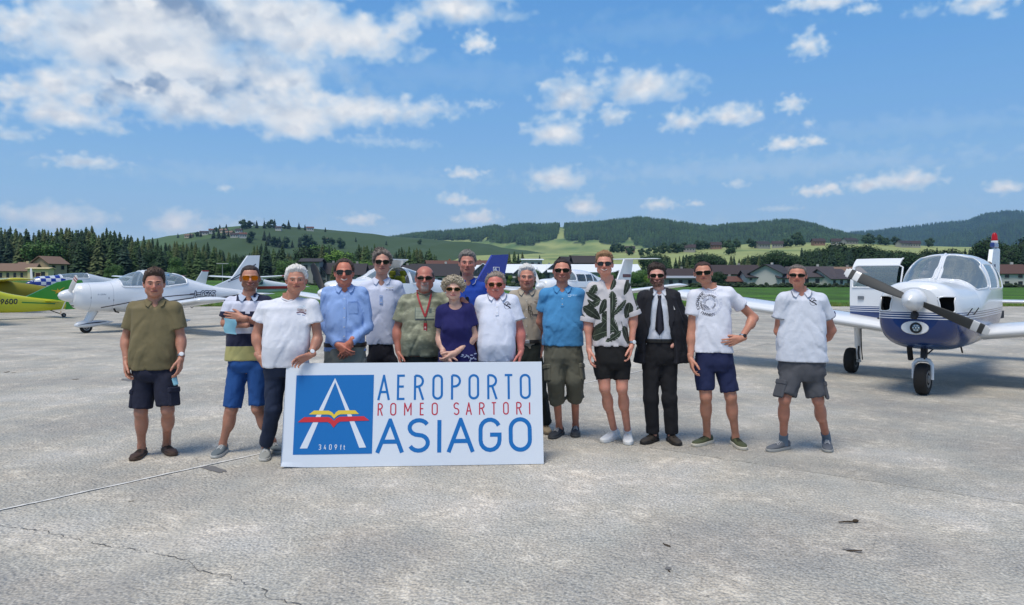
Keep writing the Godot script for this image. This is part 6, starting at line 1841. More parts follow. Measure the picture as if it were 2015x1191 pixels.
		"shoe":{"col":Color8(92,96,102),"sole":Color8(160,160,156),"lace": "white_lace","sock":Color8(92,108,124),"sock_h":0.16},"hands":[{"hide":true},{"hide":true}]},
}
func build_people()->void:
	people_materials()
	grown.resize(FOLK.size())
	var job:=WorkerThreadPool.add_group_task(grow_one,FOLK.size())
	WorkerThreadPool.wait_for_group_task_completion(job)
	for f in grown:
		dress(f,LOOKS[f.id])
func dress(f:Dictionary,look:Dictionary)->void:
	var who:=thing("person",look.label,"person",f.at)
	var hm:=head_mesh(f,look)
	var s:float=f.size
	var hx:=face_frame(f)
	var fw:=Transform3D(Basis(Vector3.UP,f.yaw),f.nb)
	part("body",body_of(f,hm).mesh(),M.skin,who)
	part("hair",hairs(f,look).mesh(),M.hair,who).transform=hx
	face(f,look,hm,who)
	if look.has("glasses"):
		glasses(f,look,hm,who)
	var t:Dictionary=look.top
	var tm:=cloth(t.col)
	var pr:=print_for(f.id,t.col)
	if pr:
		tm.albedo_color=Color.WHITE
		tm.albedo_texture=pr
		tm.uv1_triplanar=false
		tm.uv1_scale=Vector3.ONE
	part("shirt",f.top_mb.mesh(),tm,who)
	var plain:=cloth(t.col)
	if look.has("collar"):
		var cm:=cloth(look.collar_col) if look.has("collar_col") else plain
		collar(f,cm,cloth(look.trim) if look.has("trim") else null,who)
	if look.has("band"):
		crew(f,plain,who,0.03)
	if look.has("crew"):
		crew(f,plain,who,float(dict(look,"scoop",0.0)))
	if look.has("placket"):
		var y0:=-0.09 if t.neck=="open" else -0.155
		var y1:=y0-(0.09 if f.id!="blueshirt" and f.id!="beige" and f.id!="suit" and f.id!="leaf" else 0.38)
		var pts:=[]
		for k in 9:
			pts.append(Vector2(0.0,lerpf(y0,y1,k/8.0)))
		part("placket",chest_strip(f,f.top_mb,pts,0.03).mesh(),cloth(look.collar_in) if look.has("collar_in") else plain,who)
		var bt:=MB.new()
		for k in (2 if y0-y1<0.2 else 5):
			var y:=lerpf(y0-0.015,y1+0.02,k/(1.0 if y0-y1<0.2 else 4.0))
			bt.ellip(fw*Vector3(0,y,front_z(f.top_mb,fw,0,y,0.015)+0.004),Vector3(0.006,0.006,0.003),fw.basis)
		part("buttons",bt.mesh(),mat(Color8(200,198,190),0.4),who)
	if look.has("pocket"):
		var pk:=chest_strip(f,f.top_mb,[Vector2(0.035,-0.135),Vector2(0.125,-0.13)],0.012,0.004)
		part("pocket_flap",pk.mesh(),plain,who)
		pk=chest_strip(f,f.top_mb,[Vector2(0.04,-0.19),Vector2(0.08,-0.19),Vector2(0.12,-0.188)],0.10,0.0025)
		part("pocket",pk.mesh(),plain,who)
	if look.has("cuff"):
		for i in 2:
			var e:Vector3=f.sh[i].lerp(f.el[i],float(t.sleeve)-0.015)
			var d:Vector3=(f.el[i]-f.sh[i]).normalized()
			var mb:=MB.new()
			mb.tube([e-d*0.006,e+d*0.006],0.061*float(t.slack)+0.004,20)
			part("sleeve_trim",mb.mesh(),cloth(look.cuff),who)
	var bm:=cloth(look.bottom.col)
	part("trousers" if f.hem[0]<0.3 else "shorts",f.bottom_mb.mesh(),bm,who)
	if look.has("cargo"):
		for i in 2:
			var hp:Vector3=f.hip[i]
			var kn:Vector3=f.kn[i]
			var sg:=-1.0 if i==0 else 1.0
			var c:=hp.lerp(kn,0.62)
			var ax:=(hp-kn).normalized()
			var out:=Vector3(sg,0,0.35).normalized()
			out=(out-ax*out.dot(ax)).normalized()
			var b:=Basis(ax.cross(out)*1.0,ax,out)
			var mb:=MB.new()
			mb.box(c+out*0.082,Vector3(0.13,0.16,0.034),b,0.012)
			mb.box(c+out*0.086+ax*0.065,Vector3(0.136,0.05,0.04),b,0.01)
			part("cargo_pocket",mb.mesh(),bm,who)
	if look.has("belt"):
		var r:Array=f.rows[1] if f.id!="suit" else f.rows[0]
		var mb:=MB.new()
		var rings:=[]
		var wy:float=float(dict(look.bottom,"waist",r[0]))-0.018
		for q in [[-0.018,-0.004],[-0.018,0.004],[0.018,0.004],[0.018,-0.004]]:
			var ring:=PackedVector3Array()
			for k in 40:
				var a:=TAU*k/40
				var u:=cos(a)
				var w:=sin(a)
				var l:=0.5+0.5*sqrt(sqrt(u*u*u*u+w*w*w*w))
				ring.append(Vector3(r[1],wy+q[0],r[2])+fw.basis*Vector3(u/l*(r[3]+0.012+q[1]),0,w/l*(r[4]+0.012+q[1])))
			rings.append(ring)
		mb.loft(rings,false)
		var o:=part("belt",mb.mesh(),mat(look.belt,0.4),who)
		var bk:=MB.new()
		bk.box(Vector3(r[1],wy,r[2])+fw.basis*Vector3(0,0,r[4]+0.02),Vector3(0.045,0.036,0.008),fw.basis,0.003)
		part("buckle",bk.mesh(),M.steel if f.id!="suit" else M.black_plastic,o)
	if look.has("jacket"):
		dress_suit(f,look,who,fw)
	var k:Dictionary=look.shoe.duplicate()
	k.mat=cloth(k.col,0.75,0.3)
	k.sole=mat(k.sole,0.7)
	k.lace=M[k.lace]
	if k.has("sock"):
		k.sock=cloth(k.sock)
	for i in 2:
		shoe(f,i,k,who)
	if look.has("watch"):
		watch(f,look.watch[0],M[look.watch[1]],M[look.watch[2]],who,Vector3(0.5,0.3,0.9) if f.id!="woman" else Vector3(0,0.5,0.9))
	match String(f.id):
		"bald":
			var rb:=MB.new()
			for sg in [-1.0,1.0]:
				var pts:=[]
				for q in 9:
					pts.append(Vector2(lerpf(0.066*sg,0.012,q/8.0)+0.012*sin(q/8.0*PI)*sg*0.3,lerpf(-0.004,-0.215,q/8.0)))
				var st:=chest_strip(f,f.top_mb,pts,0.017,0.006)
				var n:=rb.v.size()
				rb.v.append_array(st.v)
				rb.col.append_array(st.col)
				rb.uv.append_array(st.uv)
				for q in st.ix:
					rb.ix.append(n+q)
				rb.tube([fw*Vector3(0.066*sg,-0.004,front_z(f.top_mb,fw,0.066*sg,-0.004,0.02)),fw*Vector3(0.072*sg,0.03,0.0),fw*Vector3(0.04*sg,0.03,-0.06),fw*Vector3(0,0.03,-0.075)],0.005,5)
			var ln:=part("lanyard",rb.mesh(),M.red_ribbon,who)
			var z:=front_z(f.top_mb,fw,0.014,-0.26,0.02)+0.01
			var tgm:=MB.new()
			tgm.box(fw*Vector3(0.014,-0.345,z),Vector3(0.032,0.145,0.005),fw.basis,0.002)
			var tg:=part("key_tag",tgm.mesh(),M.red_ribbon,ln)
			var rg:=MB.new()
			var loop:=[]
			for q in 13:
				loop.append(fw*Vector3(0.014+0.012*sin(TAU*q/12),-0.262+0.014*cos(TAU*q/12),z))
			rg.tube(loop,0.0022,5)
			rg.tube([fw*Vector3(0.012,-0.215,z-0.004),fw*Vector3(0.014,-0.25,z)],0.002,4)
			part("key_ring",rg.mesh(),M.black_plastic,ln)
			var wr:=MB.new()
			for ch in 3:
				for q in 3:
					wr.box(fw*Vector3(0.014+(q-1)*0.005,-0.315-ch*0.03,z+0.003),Vector3(0.0028,0.018,0.0012),fw.basis)
			part("key_tag_lettering",wr.mesh(),mat(Color8(226,214,214),0.6),ln)
		"stripe":
			var mk:=MB.new()
			var rings:=[]
			for j in 6:
				var ring:=PackedVector3Array()
				for q in 7:
					var u:=q/6.0-0.5
					ring.append(Vector3(-0.085+u*0.105+0.01*sin(j*1.3),1.262-j*0.027-u*0.015,0.275+0.014*cos(u*3.0)-0.005*j+0.004*(j%2)))
				rings.append(ring)
			mk.loft(rings,false,false)
			var back:=[]
			for r in rings:
				var b2:=PackedVector3Array()
				for p in r:
					b2.append(p-Vector3(0,0,0.004))
				back.append(b2)
			back.reverse()
			mk.loft(back,false,false)
			face_mask(mk,f,"light blue face mask hanging on the crossed arms of the man in stripes")
		"olive":
			var mk:=MB.new()
			mk.box(Vector3(0.235,0.70,0.1),Vector3(0.045,0.07,0.02),Basis(Vector3(0,0,1),0.3),0.008)
			mk.tube([Vector3(0.23,0.73,0.1),Vector3(0.238,0.78,0.1),Vector3(0.245,0.735,0.11)],0.0015,4)
			face_mask(mk,f,"light blue face mask dangling from the hand of the man in olive polo")
		"beige","backblue":
			var sg:=MB.new()
			var o:=Vector3(0.035,-0.15,0) if f.id=="beige" else Vector3(-0.005,-0.17,0)
			var z:=front_z(f.top_mb,fw,o.x,o.y,0.03)+0.012
			for q in 2:
				var loop:=[]
				for p in outline("square",0.05,0.036):
					loop.append(fw*(Vector3(o.x+p.y*0.75+q*0.014,o.y-0.03-q*0.056+p.x,z+0.004*q)))
				loop.append(loop[0])
				loop.append(loop[1])
				sg.tube(loop,0.0026,5)
				if f.id=="backblue":
					var pl:=PackedVector2Array()
					for p in outline("square",0.05,0.036):
						pl.append(Vector2(p.y,p.x))
					sg.prism(pl,0.003,fw*Transform3D(Basis(),Vector3(o.x+q*0.008,o.y-0.03-q*0.056,z)))
			sg.tube([fw*Vector3(o.x,o.y,z),fw*Vector3(o.x-0.02,o.y+0.02,z),fw*Vector3(o.x-0.012,o.y-0.08,z+0.01)],0.0025,5)
			part("hanging_glasses",sg.mesh(),M.black_plastic,who)
			if f.id=="beige":
				var ep:=MB.new()
				for sd in [-1.0,1.0]:
					ep.box(fw*Vector3(sd*0.125,-0.005,-0.01),Vector3(0.09,0.008,0.05),fw.basis*Basis(Vector3(0,0,1),-sd*0.38),0.003)
				part("shoulder_straps",ep.mesh(),plain,who)
				var wg:=MB.new()
				var zz:=front_z(f.top_mb,fw,0.1,-0.115,0.02)+0.004
				wg.ellip(fw*Vector3(0.1,-0.115,zz),Vector3(0.022,0.004,0.003),fw.basis*Basis(Vector3(0,0,1),-0.15))
				part("wing_badge",wg.mesh(),mat(Color8(110,70,60),0.5),who)
		"right":
			var pt:=MB.new()
			var e:Vector3=f.sh[1].lerp(f.el[1],0.42)
			pt.box(e+Vector3(0.082,0.0,0.012),Vector3(0.006,0.032,0.03),Basis(Vector3(0,0,1),0.3),0.002)
			part("sleeve_patch",pt.mesh(),cloth(Color8(36,44,110)),who)
		"leaf":
			for i in 2:
				var e:Vector3=f.sh[i].lerp(f.el[i],0.95)
				var d:Vector3=(f.el[i]-f.sh[i]).normalized()
				var mb:=MB.new()
				mb.tube([e-d*0.024,e-d*0.02,e+d*0.018,e+d*0.022],[0.072,0.078,0.079,0.073],20)
				part("rolled_cuff",mb.mesh(),plain,who)
		"woman":
			var sk:=MB.new()
			for q in 14:
				var a:=q*2.39
				var r:=0.02+0.012*(q%5)
				var x:=0.13+r*cos(a)
				var y:=-0.46-0.02*(q%4)+r*sin(a)*0.8
				var z:=front_z(f.top_mb,fw,x,y,0.03)+0.002
				if z>-1.0:
					sk.ellip(fw*Vector3(x,y,z),Vector3(0.014,0.006,0.002),fw.basis*Basis(Vector3(0,0,1),a))
			part("hem_print",sk.mesh(),cloth(Color8(150,160,190)),who)
func face_mask(mb:MB,f:Dictionary,label:String)->void:
	for i in mb.v.size():
		mb.v[i]+=f.at
	solo("face_mask",mb.mesh(),M.mask,label,"mask")
func dress_suit(f:Dictionary,look:Dictionary,who:Node3D,fw:Transform3D)->void:
	var jm:=cloth(look.jacket.col,0.85,0.25)
	var ja:=part("jacket",f.jacket_mb.mesh(),jm,who)
	var lp:=MB.new()
	for sg in [-1.0,1.0]:
		var o:=PackedVector3Array()
		var n:=PackedVector3Array()
		for q in 11:
			var t:=q/10.0
			var y:=lerpf(0.03,-0.36,t)
			var xi:float=lerpf(0.058,0.098,t)*sg
			var wd:float=(0.028+0.03*sin(minf(t*1.7,1.0)*PI*0.5))*(1.0-smoothstep(0.7,1.0,t)*0.7)
			var xo:float=xi+wd*sg
			var zi:=front_z(f.jacket_mb,fw,xi+0.014*sg,y,0.03)
			var zo:=front_z(f.jacket_mb,fw,xo,y,0.03)
			o.append(fw*Vector3(xi,y,maxf(zi,-0.02)+0.006))
			n.append(fw*Vector3(xo,y,maxf(zo,-0.02)+0.008))
		lp.loft([n,o] if sg>0 else [o,n],false,false)
	part("lapels",lp.mesh(),jm,ja)
	var sq:=MB.new()
	var zq:=front_z(f.jacket_mb,fw,0.135,-0.17,0.03)+0.004
	sq.box(fw*Vector3(0.135,-0.165,zq),Vector3(0.012,0.04,0.004),fw.basis*Basis(Vector3(0,0,1),0.4))
	part("pocket_square",sq.mesh(),mat(Color8(214,214,216),0.8),ja)
	var tie:=MB.new()
	var z0:=front_z(f.top_mb,fw,0,-0.1,0.02)
	tie.c=Color.WHITE
	var rings:=[]
	for q in [[-0.045,0.020],[-0.075,0.013],[-0.08,0.012],[-0.2,0.030],[-0.32,0.040],[-0.38,0.042],[-0.43,0.004]]:
		var z:=maxf(front_z(f.top_mb,fw,0,q[0],0.025),z0-0.03)+0.012
		rings.append(PackedVector3Array([fw*Vector3(-q[1],q[0],z-0.006),fw*Vector3(0,q[0],z+0.004),fw*Vector3(q[1],q[0],z-0.006),fw*Vector3(0,q[0],z-0.01)]))
	tie.loft(rings)
	part("tie",tie.mesh(),cloth(Color8(26,27,42),0.6,0.2),who)
const NOSE_TURN:=-0.695
class Hull:
	var secs:Array
	var zmin:float
	var zmax:float
	func _init(s:Array)->void:
		secs=s
		zmax=s[0][0]
		zmin=s[s.size()-1][0]
	func at(z:float)->Array:
		var n:=secs.size()
		var i:=0
		while i<n-2 and z<secs[i+1][0]:
			i+=1
		var a:Array=secs[i]
		var b:Array=secs[i+1]
		var p:Array=secs[maxi(i-1,0)]
		var q:Array=secs[mini(i+2,n-1)]
		var t:float=clampf((a[0]-z)/(a[0]-b[0]),0.0,1.0)
		var o:=[z]
		for k in range(1,5):
			var ab:float=a[0]-b[0]
			var m0:float=(b[k]-p[k])/maxf(p[0]-b[0],1e-3)*ab if i>0 else b[k]-a[k]
			var m1:float=(q[k]-a[k])/maxf(a[0]-q[0],1e-3)*ab if i+2<n else b[k]-a[k]
			var d:float=b[k]-a[k]
			if d*m0<0:m0=0.0
			if d*m1<0:m1=0.0
			m0=clampf(m0,-3.0*absf(d),3.0*absf(d))
			m1=clampf(m1,-3.0*absf(d),3.0*absf(d))
			var t2:=t*t
			var t3:=t2*t
			o.append((2*t3-3*t2+1)*a[k]+(t3-2*t2+t)*m0+(-2*t3+3*t2)*b[k]+(t3-t2)*m1)
		return o
	func ring(z:float,n:int)->PackedVector3Array:
		var s:=at(z)
		var fine:=PackedVector2Array()
		var ln:=PackedFloat32Array([0.0])
		var m:=96
		for k in m+1:
			var a:=PI/2+PI*k/m
			var c:=cos(a)
			var w:=sin(a)
			fine.append(Vector2(-pow(absf(c),2.0/s[4])*s[2],s[1]+signf(w)*pow(absf(w),2.0/s[4])*s[3]))
			if k:
				ln.append(ln[k-1]+fine[k].distance_to(fine[k-1]))
		var out:=PackedVector3Array()
		out.resize(n)
		var half:=n/2
		var j:=0
		for k in half+1:
			var w:float=ln[m]*k/half
			while j<m-1 and ln[j+1]<w:
				j+=1
			var p:=fine[j].lerp(fine[j+1],clampf((w-ln[j])/maxf(ln[j+1]-ln[j],1e-6),0,1))
			out[k]=Vector3(p.x,p.y,z)
			if k>0 and k<half:
				out[n-k]=Vector3(-p.x,p.y,z)
		return out
	func side(z:float,y:float)->float:
		var s:=at(z)
		var d:=clampf(absf(y-s[1])/s[3],0.0,1.0)
		return s[2]*pow(1.0-pow(d,s[4]),1.0/s[4])
	func skin(n:int,zs:Array,mask:Callable,v_of:Vector2)->Dictionary:
		var rings:=[]
		for z in zs:
			rings.append(ring(z,n))
		var got:={}
		var maps:={}
		for i in zs.size()-1:
			for j in n:
				var k:=(j+1)%n
				var c:Vector3=(rings[i][j]+rings[i][k]+rings[i+1][j]+rings[i+1][k])*0.25
				var what:String=mask.call(c)
				if what=="gone":
					continue
				if not got.has(what):
					got[what]=MB.new()
					maps[what]={}
				var mb:MB=got[what]
				var mp:Dictionary=maps[what]
				var q:=[]
				for e in [[i,j],[i,k],[i+1,k],[i+1,j]]:
					var id:int=e[0]*n+e[1]
					if not mp.has(id):
						var p:Vector3=rings[e[0]][e[1]]
						mp[id]=mb.add(p,Vector2((zmax-p.z)/(zmax-zmin),1.0-(p.y-v_of.x)/(v_of.y-v_of.x)))
					q.append(mp[id])
				mb.quad(q[0],q[1],q[2],q[3])
		for e in [0,zs.size()-1]:
			var mb:MB=got["shell"]
			var c:=Vector3.ZERO
			for p in rings[e]:
				c+=p
			c/=n
			var uvx:=0.0 if e==0 else 1.0
			var o:=mb.add(c,Vector2(uvx,1.0-(c.y-v_of.x)/(v_of.y-v_of.x)))
			var ids:=[]
			for p in rings[e]:
				ids.append(mb.add(p,Vector2(uvx,1.0-(p.y-v_of.x)/(v_of.y-v_of.x))))
			for j in n:
				if e==0:
					mb.tri(o,ids[(j+1)%n],ids[j])
				else:
					mb.tri(o,ids[j],ids[(j+1)%n])
		return got
func stations(z0:float,z1:float,step:float,fine0:=0.0,fine1:=0.0,fine:=0.03)->Array:
	var o:=[z0]
	var z:=z0
	while z>z1+1e-4:
		z-=fine if z<=fine0 and z>fine1 else step
		o.append(maxf(z,z1))
	return o
func foil(mb:MB,secs:Array,up:Vector3,round_tip:=true)->void:
	var rings:=[]
	var prof:=[]
	for k in 13:
		var x:=0.5-0.5*cos(PI*k/12)
		prof.append(Vector2(x,5.0*0.55*(0.2969*sqrt(x)-0.126*x-0.3516*x*x+0.2843*x*x*x-0.1036*x*x*x*x)*2.0))
	var n:=secs.size()
	for i in n:
		var s:Array=secs[i]
		var ring:=PackedVector3Array()
		for k in 13:
			ring.append(s[0]+Vector3(0,0,-prof[k].x*s[1])+up*prof[k].y*s[1]*s[2])
		for k in range(11,0,-1):
			ring.append(s[0]+Vector3(0,0,-prof[k].x*s[1])-up*prof[k].y*s[1]*s[2]*0.8)
		rings.append(ring)
	mb.loft(rings)
func wheel(called:String,c:Vector3,r:float,w:float,who:Node3D,rim:Material,turn:=0.0)->void:
	var b:=Basis(Vector3.UP,turn)*Basis(Vector3(0,0,1),PI/2)
	var ty:=MB.new()
	ty.lathe([[r*0.5,-w*0.42],[r*0.78,-w*0.5],[r*0.93,-w*0.42],[r,-w*0.2],[r*1.0,w*0.2],[r*0.93,w*0.42],[r*0.78,w*0.5],[r*0.5,w*0.42]],28,c,b,true)
	var o:=part(called,ty.mesh(),M.tyre,who)
	var hb:=MB.new()
	hb.lathe([[0.001,-w*0.5],[r*0.2,-w*0.5],[r*0.26,-w*0.38],[r*0.5,-w*0.45],[r*0.56,-w*0.44],[r*0.56,w*0.44],[r*0.5,w*0.45],[r*0.26,w*0.38],[r*0.2,w*0.5],[0.001,w*0.5]],20,c,b,true)
	part("rim",hb.mesh(),rim,o)
func blade(called:String,hub:Vector3,ang:float,r:float,w:float,m:Material,tips:Array,who:Node3D)->void:
	var cuts:=[[0.12,r,m]]
	if tips:
		cuts=[]
		var r0:=0.12
		for t in tips:
			cuts.append([r0,t[0],t[1]])
			r0=t[0]
	var first:Node3D=null
	for c in cuts:
		var mb:=MB.new()
		mb.xf=Transform3D(Basis(Vector3(0,0,1),ang),hub)
		var rings:=[]
		for k in 7:
			var rr:float=lerpf(c[0],c[1],k/6.0)
			var u:=rr/r
			var ch:float=w*(0.45+1.1*u*(1.35-u))*(1.0 if u<0.97 else 0.7)
			var tw:=lerpf(0.75,0.25,u)
			var ring:=PackedVector3Array()
			for q in 12:
				var a:=TAU*q/12
				var p:=Vector3(0,cos(a)*ch*0.5,sin(a)*ch*lerpf(0.14,0.05,u))
				ring.append(Vector3(rr,0,0)+Basis(Vector3(1,0,0),tw)*p)
			rings.append(ring)
		mb.loft(rings)
		if first==null:
			first=part(called,mb.mesh(),c[2],who)
		else:
			part("tip_band",mb.mesh(),c[2],first)
func spinner(z:float,y:float,r:float,l:float,m:Material,who:Node3D)->void:
	var pr:=[]
	for k in 9:
		var t:=k/8.0
		pr.append([r*sqrt(maxf(0.0,1.0-pow(t,1.7)))+0.001,l*t])
	var mb:=MB.new()
	mb.lathe(pr,24,Vector3(0,y,z),Basis(Vector3(1,0,0),Vector3(0,0,1),Vector3(0,-1,0)))
	part("spinner",mb.mesh(),m,who)
func wings(who:Node3D,m:Material,le:float,y:float,x0:float,half:float,c0:float,c1:float,dih:float,sweep:float,th:float,tip:Material)->void:
	for sg in [1.0,-1.0]:
		var mb:=MB.new()
		var secs:=[]
		for k in 9:
			var t:=k/8.0
			var x:float=lerpf(x0,half,t)
			secs.append([Vector3(sg*x,y+(x-x0)*dih,le-sweep*t),lerpf(c0,c1,t),th])
		foil(mb,secs,Vector3.UP)
		var o:=part("wing",mb.mesh(),m,who)
		var tp:=MB.new()
		var last:Array=secs[8]
		var ts:=[]
		for k in 5:
			var t:=k/4.0
			var sh:=sqrt(1.0-t*t*0.96)
			ts.append([last[0]+Vector3(sg*0.16*t,0.012*t,-last[1]*(1.0-sh)*0.35),last[1]*lerpf(1.0,0.55,t*t),th*sh])
		foil(tp,ts,Vector3.UP)
		part("wing_tip",tp.mesh(),tip,o)
		var sl:=MB.new()
		for q in [[0.12,0.5],[0.53,0.95]]:
			var xa:float=lerpf(x0,half,q[0])
			var xb:float=lerpf(x0,half,q[1])
			var za:float=le-sweep*q[0]-lerpf(c0,c1,q[0])*0.76
			var zb:float=le-sweep*q[1]-lerpf(c0,c1,q[1])*0.76
			sl.tube([Vector3(sg*xa,y+(xa-x0)*dih+c0*th*0.32,za),Vector3(sg*xb,y+(xb-x0)*dih+lerpf(c0,c1,q[1])*th*0.32,zb)],0.008,4)
		part("hinge_line",sl.mesh(),M.dark_gap,o)
func stabilizer(who:Node3D,m:Material,le:float,y:float,half:float,c0:float,c1:float,th:=0.09)->void:
	for sg in [1.0,-1.0]:
		var mb:=MB.new()
		foil(mb,[[Vector3(0.02*sg,y,le),c0,th],[Vector3(sg*half*0.92,y,le-(c0-c1)*0.7),c1,th],[Vector3(sg*half,y,le-(c0-c1)-c1*0.25),c1*0.5,th]],Vector3.UP)
		part("stabilizer",mb.mesh(),m,who)
func fin(who:Node3D,pts:Array,th:float,m:Material,called:="fin")->MeshInstance3D:
	var poly:=PackedVector2Array()
	for p in pts:
		poly.append(Vector2(p[0],p[1]))
	var mb:=MB.new()
	mb.prism(poly,th,Transform3D(Basis(Vector3(0,0,1),Vector3(0,1,0),Vector3(-1,0,0)),Vector3(-th*0.5,0,0)))
	return part(called,mb.mesh(),m,who)
func paint(h:Hull,lo:float,hi:float,px:int,base:Color)->Ink:
	var l:=h.zmax-h.zmin
	return Ink.new(l,hi-lo,px,base)
func painted(k:Ink,rough:=0.25)->StandardMaterial3D:
	var m:=mat(Color.WHITE,rough)
	m.albedo_texture=ImageTexture.create_from_image(k.im)
	m.texture_repeat=false
	m.clearcoat_enabled=true
	m.clearcoat=0.6
	m.clearcoat_roughness=0.1
	return m
func gloss(c:Color,rough:=0.25)->StandardMaterial3D:
	var m:=mat(c,rough)
	m.clearcoat_enabled=true
	m.clearcoat=0.6
	m.clearcoat_roughness=0.1
	return m
func plane_materials()->void:
	M.white_paint=gloss(Color8(226,229,232))
	M.tyre=mat(Color8(26,26,27),0.85)
	M.dark_gap=mat(Color8(70,74,80),0.8)
	M.blade_grey=mat(Color8(58,60,60),0.65)
	M.blade_white=gloss(Color8(222,222,220))
	M.metal=mat(Color8(150,152,156),0.35,0.9)
	M.dark_metal=mat(Color8(62,62,64),0.5,0.6)
	M.black=mat(Color8(10,10,11),0.8)
	M.cabin_dark=mat(Color8(44,44,48),0.8)
	M.seat=mat(Color8(120,112,102),0.8)
	M.pane=glass(Color8(150,168,178),0.42)
	M.dark_pane=glass(Color8(70,80,88),0.62)
	M.red_paint=gloss(Color8(170,24,34))
	M.blue_paint=gloss(Color8(24,48,120))
	M.navy=gloss(Color8(24,30,62))
func lettering(k:Ink,s:String,p:Vector2,h:float,w:float,step:float,thick:float,c:Color,lean:=0.0)->void:
	for i in s.length():
		for pl in glyph(s[i],w/h):
			var pts:=[]
			for q in pl:
				pts.append(p+Vector2(i*step+q.x*h+q.y*h*lean,-q.y*h))
			k.path(pts,thick,c)
func rim_of(mb:MB,r:float,m:Material,who:Node3D,called:="frame")->void:
	var cnt:={}
	for i in range(0,mb.ix.size(),3):
		for e in 3:
			var a:=mb.ix[i+e]
			var b:=mb.ix[i+(e+1)%3]
			var key:=Vector2i(mini(a,b),maxi(a,b))
			cnt[key]=cnt.get(key,0)+1
	var nxt:={}
	for key in cnt:
		if cnt[key]==1:
			for q in [[key.x,key.y],[key.y,key.x]]:
				if not nxt.has(q[0]):
					nxt[q[0]]=[]
				nxt[q[0]].append(q[1])
	var done:={}
	var out:=MB.new()
	for s in nxt:
		if done.has(s):
			continue
		var loop:=[]
		var at:int=s
		while at>=0 and not done.has(at):
			done[at]=true
			loop.append(mb.v[at])
			var go:=-1
			for q in nxt[at]:
				if not done.has(q):
					go=q
			at=go
		if loop.size()<8:
			continue
		for k in 5:
			var sm:=[]
			var n:=loop.size()
			for i in n:
				sm.append((loop[(i+n-1)%n]+loop[i]*2.0+loop[(i+1)%n])*0.25)
			loop=sm
		loop.append(loop[0])
		loop.append(loop[1])
		out.tube(loop,r,5,false)
	if out.v.size():
		part(called,out.mesh(),m,who)
func seats(who:Node3D,spots:Array,m:Material)->void:
	for s in spots:
		var mb:=MB.new()
		mb.box(s,Vector3(0.42,0.14,0.45),Basis(),0.04)
		mb.box(s+Vector3(0,0.33,-0.24),Vector3(0.42,0.6,0.13),Basis(Vector3(1,0,0),0.2),0.05)
		mb.box(s+Vector3(0,0.70,-0.32),Vector3(0.24,0.16,0.09),Basis(Vector3(1,0,0),0.2),0.03)
		part("seat",mb.mesh(),m,who)
